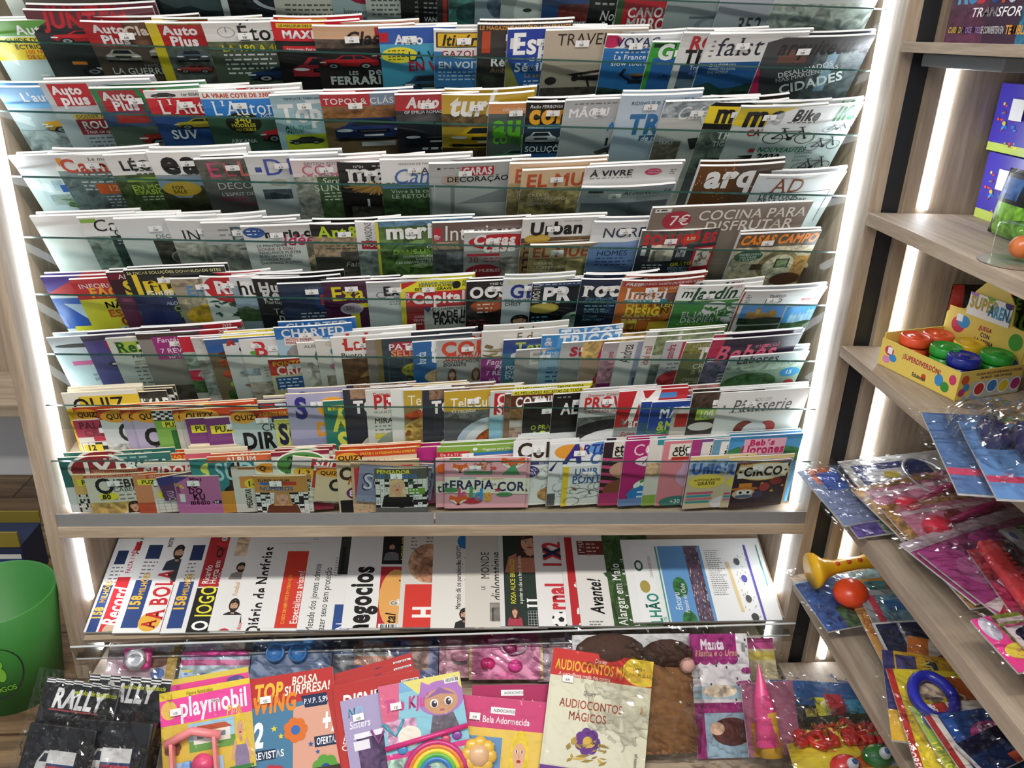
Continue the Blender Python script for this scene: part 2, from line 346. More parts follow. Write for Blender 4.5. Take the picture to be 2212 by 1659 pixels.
def m_tractor(P, a='248', b=None, c=None):
    P.rect(.3, .4, .95, .68, a, .1); P.rect(.4, .06, .72, .4, '27303c'); P.rect(.38, .03, .74, .09, a); P.rect(.2, .1, .25, .45, '222'); P.ell(.74, .75, .22, .24, '161618'); P.ell(.74, .75, .1, .11, 'c8c8c4'); P.ell(.22, .82, .15, .16, '161618'); P.ell(.22, .82, .07, .07, 'c8c8c4'); P.poly([(0, .7), (.3, .5), (.3, .68), (.1, .9)], '444')
def m_rider(P, a='334', b=None, c=None):
    P.ell(.55, .14, .14, .12, 'd8dadc'); P.rect(.45, .12, .62, .17, '222'); P.poly([(.35, .28), (.75, .26), (.8, .6), (.3, .62)], a, .3); P.poly([(.25, .55), (.85, .55), (.75, .8), (.4, .8)], sh(a, .6), .2); P.ring(.5, .88, .16, .26, .35, '161618'); P.line([(.2, .5), (.4, .58)], .05, '222')
    P.line([(.36, .32), (.24, .52)], .09, a); P.line([(.74, .32), (.86, .52)], .09, a)
def face(P, x, y, r, skin='d2a184', hair='3a261c', full=True, smile='a33'):
    P.ell(x, y - r * .12, r * 1.12, r * 1.28, hair, .2)
    if full: P.poly([(x - r * 1.12, y), (x + r * 1.12, y), (x + r * 1.3, y + r * 1.9), (x - r * 1.3, y + r * 1.9)], hair, .2)
    P.rect(x - r * .35, y + r * .6, x + r * .35, y + r * 1.6, sh(skin, .8)); P.ell(x, y + r * .1, r * .8, r * 1.08, skin)
    P.poly([(x - r * .8, y - r * .3), (x - r * .3, y - r * .95), (x + r * .7, y - r * .85), (x + r * .82, y - r * .2), (x + r * .2, y - r * .6)], hair, .2, False)
    for sx in (-1, 1): P.ell(x + sx * r * .34, y, r * .16, r * .09, 'f0ece8'); P.ell(x + sx * r * .34, y, r * .08, r * .09, '241a16'); P.line([(x + sx * r * .18, y - r * .2), (x + sx * r * .54, y - r * .22)], r * .07, hair)
    P.poly([(x - r * .04, y + r * .05), (x + r * .14, y + r * .4), (x - r * .1, y + r * .4)], sh(skin, .82)); P.ell(x, y + r * .64, r * .28, r * .1, smile)
def m_woman(P, a='a44', b='3a261c', c='d2a184'):
    P.poly([(.02, 1), (.1, .62), (.3, .5), (.7, .5), (.9, .62), (.98, 1)], a, .15, False); face(P, .5, .26, .2, c, b); P.poly([(.38, .48), (.62, .48), (.5, .62)], c)
def m_girl(P, a='ddd', b='6a4a34', c='d2a184'):
    P.poly([(.2, 1), (.3, .42), (.7, .42), (.8, 1)], a, .15); face(P, .5, .22, .17, c, b); P.line([(.3, .46), (.14, .78)], .1, c); P.line([(.7, .46), (.86, .78)], .1, c)
def m_man(P, a='333', b='1c1614', c='c09478'):
    P.poly([(.0, 1), (.08, .66), (.32, .56), (.68, .56), (.92, .66), (1, 1)], a, .1, False); face(P, .5, .3, .22, c, b, False, '85504a'); P.poly([(.34, .42), (.66, .42), (.6, .58), (.4, .58)], sh(b, 1.4), .2); P.ell(.5, .44, .07, .02, '85504a')
def m_baby(P, a='caa', b=None, c=None):
    P.ell(.5, .7, .45, .3, 'e2e0de', .1); P.ell(.5, .34, .26, .28, a); P.ell(.5, .2, .26, .14, '8a6a54'); P.ell(.4, .36, .03, .03, '222'); P.ell(.6, .36, .03, .03, '222'); P.ell(.5, .48, .06, .02, 'b55')
def m_womansit(P, a='322', b=None, c=None):
    face(P, .62, .14, .12, 'cfa58c', '2a1a14'); P.poly([(.42, .32), (.8, .3), (.84, .6), (.45, .62)], '1c1b1d'); P.line([(.46, .36), (.3, .62), (.55, .72)], .09, 'c99c84'); P.line([(.8, .36), (.84, .7)], .09, 'c99c84'); P.poly([(.1, .62), (.7, .56), (.86, .9), (.66, 1), (.5, .78), (.2, .86)], '26262a', .1, False); P.line([(.3, .3), (.26, .2)], .1, 'ddd')
def m_bike(P, a='222', b=None, c=None):
    for x in (.2, .8): P.ring(x, .68, .19, .3, .1, a); P.ell(x, .68, .03, .05, a)
    for p in (((.2, .68), (.36, .3), (.68, .3), (.5, .68), (.2, .68)), ((.36, .3), (.5, .68)), ((.34, .16), (.38, .36)), ((.66, .1), (.8, .68)), ((.28, .15), (.42, .15)), ((.6, .1), (.72, .08))): P.line(p, .035, a)
    P.ell(.5, .68, .06, .09, a)
def m_room(P, a='ddd', b='baa', c=None):
    P.rect(0, 0, 1, .6, a); P.rect(0, .6, 1, 1, b, .3); P.rect(.1, .1, .35, .45, 'b8ccd8', .2); P.rect(.22, .1, .235, .45, 'eee'); P.poly([(.4, .55), (.95, .55), (1, .85), (.38, .85)], 'c9c3b8', .1); P.rect(.44, .42, .92, .58, 'd4cec4', .1); P.ell(.8, .2, .08, .06, 'e3c24a')
def m_leaves(P, a='585', b=None, c=None):
    r = P.rnd
    for k in range(22):
        x, y, t, l = r.random(), r.random(), r.random() * 6.28, r.uniform(.1, .2); dx, dy = math.cos(t) * l, math.sin(t) * l
        P.poly([(x - dx, y - dy), (x - dy * .35, y + dx * .35), (x + dx, y + dy), (x + dy * .35, y - dx * .35)], sh(a, r.uniform(.55, 1.4)))
def m_straw(P, a='b84', b=None, c=None):
    r = P.rnd
    for k in range(46): t = math.pi * (k / 45) * 1.15 - .25; l = r.uniform(.36, .5); P.line([(.5, .22), (.5 - math.cos(t) * l, .22 + math.sin(t) * l * 1.1 + .1)], .025, sh(a, r.uniform(.6, 1.4)))
def m_vase(P, a='222', b=None, c=None):
    P.ell(.6, .75, .3, .25, a); P.rect(.48, .4, .72, .6, a); P.line([(.6, .45), (.4, .1)], .04, a); P.ell(.3, .12, .2, .08, a); P.ell(.45, .03, .1, .06, a)
def m_dots(P, a='222', b=None, c=None):
    r = P.rnd
    for k in range(40): x, y = r.random(), r.random(); P.rect(x, y, x + .03, y + .025, a); P.L -= 1
    P.L += 1
def m_shelves(P, a='864', b='321', c=None):
    P.rect(0, 0, 1, 1, a, .2)
    for i in range(5):
        for j in range(5): P.rect(.04 + i * .19, .03 + j * .2, .18 + i * .19, .17 + j * .2, b); P.rect(.06 + i * .19, .09 + j * .2, .12 + i * .19, .17 + j * .2, sh(a, 1.4))
def m_astro(P, a='9b9', b=None, c=None):
    P.ell(.4, .55, .4, .42, a, .1); P.ell(.62, .36, .12, .05, '233'); P.ell(.36, .32, .1, .05, '233'); P.ring(.4, .5, .18, .2, .16, '4a5f50', 24, .3, 4); P.line([(.5, .15), (.62, .02), (.6, -.08)], .05, a); P.ell(.7, .95, .14, .06, '3c4a50')
def m_castle(P, a='59d', b='c93', c='242'):
    P.rect(0, 0, 1, 1, a); r = P.rnd
    for k in range(7):
        x = .15 + k * .1; h = r.uniform(.2, .5); P.rect(x, .7 - h, x + .09, .72, sh(b, r.uniform(.7, 1.15)), .3); P.poly([(x - .01, .7 - h), (x + .045, .58 - h), (x + .1, .7 - h)], sh(b, .8))
    P.poly([(0, .66), (.3, .7), (.6, .64), (1, .7), (1, 1), (0, 1)], c, .8, False)
def m_branch(P, a='222', b=None, c=None):
    P.line([(0, .3), (.3, .1), (.6, .3), (1, .5)], .04, a); P.line([(.2, .15), (.25, .9)], .03, a)
    for x, y in ((.05, .25), (.3, .12), (.5, .2), (.2, .4), (.24, .7)): P.ell(x, y, .1, .07, sh(a, 1.6)); P.ell(x, y, .04, .03, 'ddd')
def m_hearts(P, a='a65', b=None, c=None):
    for i in range(4):
        for j in range(4): x, y = .1 + i * .25 + (j % 2) * .1, .1 + j * .23; P.ell(x - .03, y, .04, .035, a); P.ell(x + .03, y, .04, .035, a); P.poly([(x - .07, y + .01), (x + .07, y + .01), (x, y + .1)], a)
def m_grid(P, a='888', b=None, c=None):
    for k in range(6): P.rect(k * .19, 0, k * .19 + .012, 1, a); P.rect(0, k * .19, 1, k * .19 + .012, a)
def m_stripes(P, a='ccc', b=None, c=None):
    for k in range(6): P.poly([(0, .1 + k * .15), (.6, 0 + k * .15), (1, .1 + k * .15), (1, .16 + k * .15), (.6, .07 + k * .15), (0, .18 + k * .15)], a if k % 2 else 'e6e8e6', .2, False)
def m_hstripes(P, a='c47', b=None, c=None):
    for k in range(7): P.poly([(0, k * .16), (1, k * .16 + .1), (1, k * .16 + .17), (0, k * .16 + .07)], a)
def m_cross(P, a='eee', b=None, c=None):
    P.rect(0, 0, 1, 1, a); r = P.rnd; n = 11
    for i in range(n):
        for j in range(n):
            if r.random() < .3: P.rect(i / n, j / n, (i + 1) / n, (j + 1) / n, '1b1b1b'); P.L -= 1
            elif r.random() < .3: P.rect((i + .35) / n, (j + .3) / n, (i + .6) / n, (j + .75) / n, '555'); P.L -= 1
    for i in range(n): P.rect(i / n, 0, i / n + .008, 1, '777'); P.rect(0, i / n, 1, i / n + .008, '777'); P.L -= 2
    P.L += 3
def m_star(P, a='eb3', b=None, c=None): P.poly([(.5 + (.5 if k % 2 == 0 else .21) * math.sin(k * math.pi / 5), .5 - (.5 if k % 2 == 0 else .21) * math.cos(k * math.pi / 5)) for k in range(10)], a, 0, False)
def m_check(P, a='222', b=None, c=None):
    for i in range(8):
        for j in range(4):
            if (i + j) % 2: P.rect(i / 8, j / 4, (i + 1) / 8, (j + 1) / 4, 'eee'); P.L -= 1
    P.L += 1
def m_bits(P, a='a63', b=None, c=None):
    r = P.rnd; cs = [c_ for c_ in (a, b, c) if c_]
    for k in range(34): P.ell(r.random(), r.random(), r.uniform(.02, .06), r.uniform(.02, .05), sh(r.choice(cs), r.uniform(.6, 1.5)), 0, 9)
def m_noodles(P, a='c73', b=None, c=None):
    r = P.rnd
    for k in range(26): t = r.random() * 6; P.ring(r.uniform(.3, .7), r.uniform(.3, .7), r.uniform(.1, .3), r.uniform(.1, .25), .16, sh(a, r.uniform(.55, 1.5)), 12, t, t + r.uniform(1.5, 4))
def m_fox(P, a='d63', b=None, c=None):
    P.poly([(.05, 0), (.3, .2), (.7, .2), (.95, 0), (1, .5), (.5, 1), (0, .5)], a, 0, False); P.poly([(0, .5), (.3, .5), (.5, 1)], 'f2ece6'); P.poly([(1, .5), (.7, .5), (.5, 1)], 'f2ece6'); P.ell(.5, .92, .09, .08, '2a2020')
    for x in (.28, .72): P.ring(x, .52, .1, .09, .3, '2a2020', 12, 0, math.pi)
def m_sketch(P, a='888', b=None, c=None):
    r = P.rnd
    for k in range(26): t = r.random() * 6; P.ring(r.random(), r.random(), r.uniform(.05, .22), r.uniform(.05, .2), .09, sh(a, r.uniform(.6, 1.3)), 12, t, t + r.uniform(1.5, 5))
def m_fan(P, a='d94', b=None, c=None):
    for k in range(9): t = math.pi * (.1 + .8 * k / 8); P.poly([(.5, 1), (.5 - math.cos(t - .13) * .6, 1 - math.sin(t - .13) * .95), (.5 - math.cos(t + .13) * .6, 1 - math.sin(t + .13) * .95)], sh(a, .7 + .06 * (k % 3) * 2))
def m_doll(P, a='daa', b='c9a0c0', c='ecc'):
    P.poly([(.2, .95), (.3, .6), (.7, .6), (.8, .95)], '6a6470', .4); P.ell(.5, .32, .46, .32, b); P.poly([(.1, .2), (.16, -.04), (.36, .08)], b); P.poly([(.9, .2), (.84, -.04), (.64, .08)], b); P.ell(.5, .38, .33, .24, a); P.poly([(.2, .3), (.5, .12), (.8, .3), (.5, .24)], sh(b, .7), 0, False)
    for x in (.36, .64): P.ell(x, .4, .08, .08, 'f4f0ee'); P.ell(x, .41, .055, .065, '3a2a3a'); P.ell(x + .02, .385, .02, .02, 'fff')
    P.ell(.5, .54, .05, .02, 'b45a66')
def m_unicorn(P, a='eee', b=None, c=None):
    P.ell(.5, .8, .5, .3, a); P.poly([(.5, .85), (.62, .35), (.9, .3), (1, .5), (.8, .6), (.85, .9)], a, 0, False); P.poly([(.8, .32), (.96, .02), (.9, .34)], 'd8b24a'); P.ell(.86, .42, .03, .04, '222')
    for k, cc in enumerate(('3a6fb0', '4aa8b0', '7a5ab0', 'd06a9a')): P.ring(.6 + k * .02, .62, .28 - k * .05, .4 - k * .06, .2, cc, 12, 2.2, 4.9)
def m_flower(P, a='d6a', b='e3c23a', c=None):
    for k in range(7): t = k * 6.283 / 7; P.ell(.5 + .28 * math.cos(t), .5 + .28 * math.sin(t), .2, .2, a)
    P.ell(.5, .5, .18, .18, b)
def m_ball(P, a='eee', b='222', c=None):
    P.ell(.5, .5, .5, .5, a); P.poly([(.5 + .17 * math.sin(k * 1.2566), .5 - .17 * math.cos(k * 1.2566)) for k in range(5)], b)
    for k in range(5): t = k * 1.2566; P.poly([(.5 + d * math.sin(t + e), .5 - d * math.cos(t + e)) for d, e in ((.38, -.16), (.49, -.24), (.49, .24), (.38, .16))], b)
def m_barcode(P, a='111', b=None, c=None):
    P.rect(0, 0, 1, 1, 'eee'); x = .08; r = P.rnd
    while x < .9: w_ = r.choice((.02, .035, .05)); P.rect(x, .08, x + w_, .8, a); P.L -= 1; x += w_ + r.choice((.02, .04))
    P.L += 1
def m_house(P, a='e9e4d8', b='b5563a', c='6a9a4a'):
    P.rect(0, 0, 1, .7, '9cc8e0'); P.rect(0, .62, 1, 1, c); P.rect(.1, .3, .9, .75, a); P.poly([(.04, .32), (.2, .12), (.8, .12), (.96, .32)], b)
    for x in (.18, .4, .66): P.rect(x, .42, x + .14, .58, '6a8898')
    P.rect(.52, .5, .62, .75, '8a5a3a')
def m_truck(P, a='d8d8d6', b='b23040', c=None):
    P.rect(.3, .28, .9, .7, a); P.poly([(.05, .7), (.08, .48), (.2, .3), (.32, .3), (.32, .7)], sh(a, .9), 0, False); P.poly([(.12, .48), (.21, .34), (.29, .34), (.29, .48)], '2a3038'); P.rect(.3, .5, .9, .54, '24406e'); P.rect(.3, .54, .9, .58, b); P.rect(.3, .58, .9, .61, '24406e')
    for x in (.22, .74): P.ell(x, .72, .09, .13, '1a1a1c'); P.ell(x, .72, .04, .06, 'aaa')
def m_rainbow(P, a='d23', b=None, c=None):
    for k, cc in enumerate(('c8357a', 'e0803a', 'e3d03a', '5ab04a', '3a7ac0', '5a3a9a')): P.ring(.5, 1, .5 - k * .045, 1 - k * .09, .1, cc, 18, math.pi, 2 * math.pi)
def m_princess(P, a='6a3a8a', b='d8b24a', c=None):
    P.poly([(.3, 1), (.44, .45), (.6, .45), (.8, 1)], a); P.poly([(.42, .3), (.62, .3), (.6, .5), (.44, .5)], 'd8a8c8'); face(P, .52, .17, .1, 'e6bc9c', b)
def m_scallop(P, a='a33', b=None, c=None):
    P.rect(0, 0, 1, .8, a)
    for k in range(5): P.ell(.1 + k * .2, .8, .12, .2, a)
MOTIF = {k[2:]: v for k, v in list(globals().items()) if k.startswith('m_')}
HEX = re.compile(r'^([0-9a-f]{3}|[0-9a-f]{6})$')
def draw(P, ops, k=1.):
    t = ops.split(';'); i = 0; n = len(t); vs = k
    if t[0][:1] == 'B': P.rect(0, 0, 1, P.H, t[0][1:7] if len(t[0]) > 4 else t[0][1:]); i = 1
    if i < n and t[i] == 'm': i += 1
    P.push(0, 0, 1, vs)
    while i < n:
        k = t[i].strip(); i += 1
        if k == 'T':
            tx, x, y, h, c = t[i:i + 5]; fl = t[i + 5] if i + 5 < n else ''; i += 6; fl = fl.split()
            b = 0; rot = 0.; fit = 0.
            for q in fl:
                if q[0] == 'b': b = int(q[1])
                if q[0] == 'r': rot = float(q[1:])
                if q[0] == 'w': fit = float(q[1:])
            P.text(tx, float(x), float(y), float(h), c, b, 'i' in fl, 's' in fl, rot, fit)
        elif k in 'RE' and k:
            a = [float(v) for v in t[i:i + 4]]; c = t[i + 4]; i += 5; m = 0
            if i < n and t[i] == 'm': m = .75; i += 1
            (P.rect if k == 'R' else P.ell)(*a, c, m)
        elif k == 'L': P.small(*[float(v) for v in t[i:i + 5]], t[i + 5]); i += 6
        elif k in ('Y', 'Q'):
            q = 6 if k == 'Y' else 8; a = [float(v) for v in t[i:i + q]]; c = t[i + q]; i += q + 1
            if i < n and t[i] == 'm': i += 1
            P.poly(list(zip(a[::2], a[1::2])), c, 0, False)
        elif k == 'M':
            nm = t[i]; a = [float(v) for v in t[i + 1:i + 5]]; i += 5; cs = []
            while i < n and HEX.match(t[i]) and len(cs) < 3: cs.append(t[i]); i += 1
            if i < n and t[i] == 'm': i += 1
            P.push(*a); MOTIF[nm](P, *cs); P.pop()
    P.pop()
# ------------------------------------------------------------------ a printed paper thing: page block, printed cover, price sticker
def block(bu, bv, W, T, fn, n0=None):
    g = [(x, y) for y in bv for x in bu]; nx, ny = len(bu), len(bv)
    v = [(x * W, -y * W, fn(x, y)) for x, y in g]; v += [(p[0], p[1], p[2] - T) for p in v]; N = nx * ny; f = []
    for j in range(ny - 1):
        for i in range(nx - 1): a = j * nx + i; f += [(a, a + nx, a + nx + 1, a + 1), (N + a, N + a + 1, N + a + nx + 1, N + a + nx)]
    for i in range(nx - 1): a = i; b = (ny - 1) * nx + i; f += [(a, a + 1, N + a + 1, N + a), (b + 1, b, N + b, N + b + 1)]
    for j in range(ny - 1): a = j * nx; b = a + nx - 1; f += [(a + nx, a, N + a, N + a + nx), (b, b + nx, N + b + nx, N + b)]
    return v, f
def booklet(name, W, H, T, ops, seed=0, bow=.004, curl=.004, price='', mat=None, edge=None, px=.3, py=.16, vs=1.):
    r = random.Random(seed); h = H / W; bu = [k / 6 for k in range(7)]; bv = sorted({0., .06, .13, .22, .34, round(h * .6, 3), h}); bv = [q for q in bv if q <= h]
    bow *= r.uniform(-.3, 1.5); curl *= r.uniform(-.2, 1.3)
    fu = lambda x: -bow * (2 * x - 1) ** 2
    fv = lambda y: curl * max(0, 1 - y / .34) ** 2
    def lin(f, bp, q):
        for a, b in zip(bp, bp[1:]):
            if q <= b: t = (q - a) / (b - a); return f(a) * (1 - t) + f(b) * t
        return f(bp[-1])
    fn = lambda x, y: lin(fu, bu, x) + lin(fv, bv, y)
    v, f = block(bu, bv, W, T, fn); me = bpy.data.meshes.new('pages'); me.from_pydata(v, [], f); me.update()
    o = link(name, me, edge or PAGES)
    P = Sheet(h, bu, bv); P.rnd = random.Random(seed + 1); draw(P, ops, vs)
    c = link('front_cover', P.mesh('front_cover', W, fn), mat or PRINT, o)
    if price:
        s = Sheet(.55); s.rect(0, 0, 1, .55, 'f1f0ee'); s.text(price, .3, .3, .16, '222', 1); s.rect(.42, .1, .55, .17, '999')
        top = max([q[2] for q in P.V]) * 6e-5; zz = fn(px + .08, py) + top + .0009
        so = link('price_sticker', s.mesh('price_sticker', .030, lambda x, y: zz), STICKP, o); so.location = (px * W, -py * W, 0)
    return o
STICKP = print_mat('sticker_print', .55)
def copy_tree(o):
    c = o.copy(); C.objects.link(c)
    for ch in o.children: d = ch.copy(); C.objects.link(d); d.parent = c
    return c
ROWS = [(0.06, 1.783, 36.0, 0.034, 4.5, 0.006), (0.06, 1.645, 37.0, 0.01, 5.2, 0.006), (0.06, 1.506, 38.0, 0.008, 5.2, 0.006), (0.06, 1.374, 37.0, 0.013, 5.2, 0.006), (0.06, 1.245, 31.0, 0.014, 5.2, 0.006), (0.06, 1.113, 28.0, 0.012, 5.2, 0.005), (0.06, 0.97, 25.0, 0.014, 6.5, 0.004), (0.055, 0.858, 13.0, 0.03, 6.5, 0.004), (0.045, 0.722, 6.0, 0.04, 6.0, 0.004)]
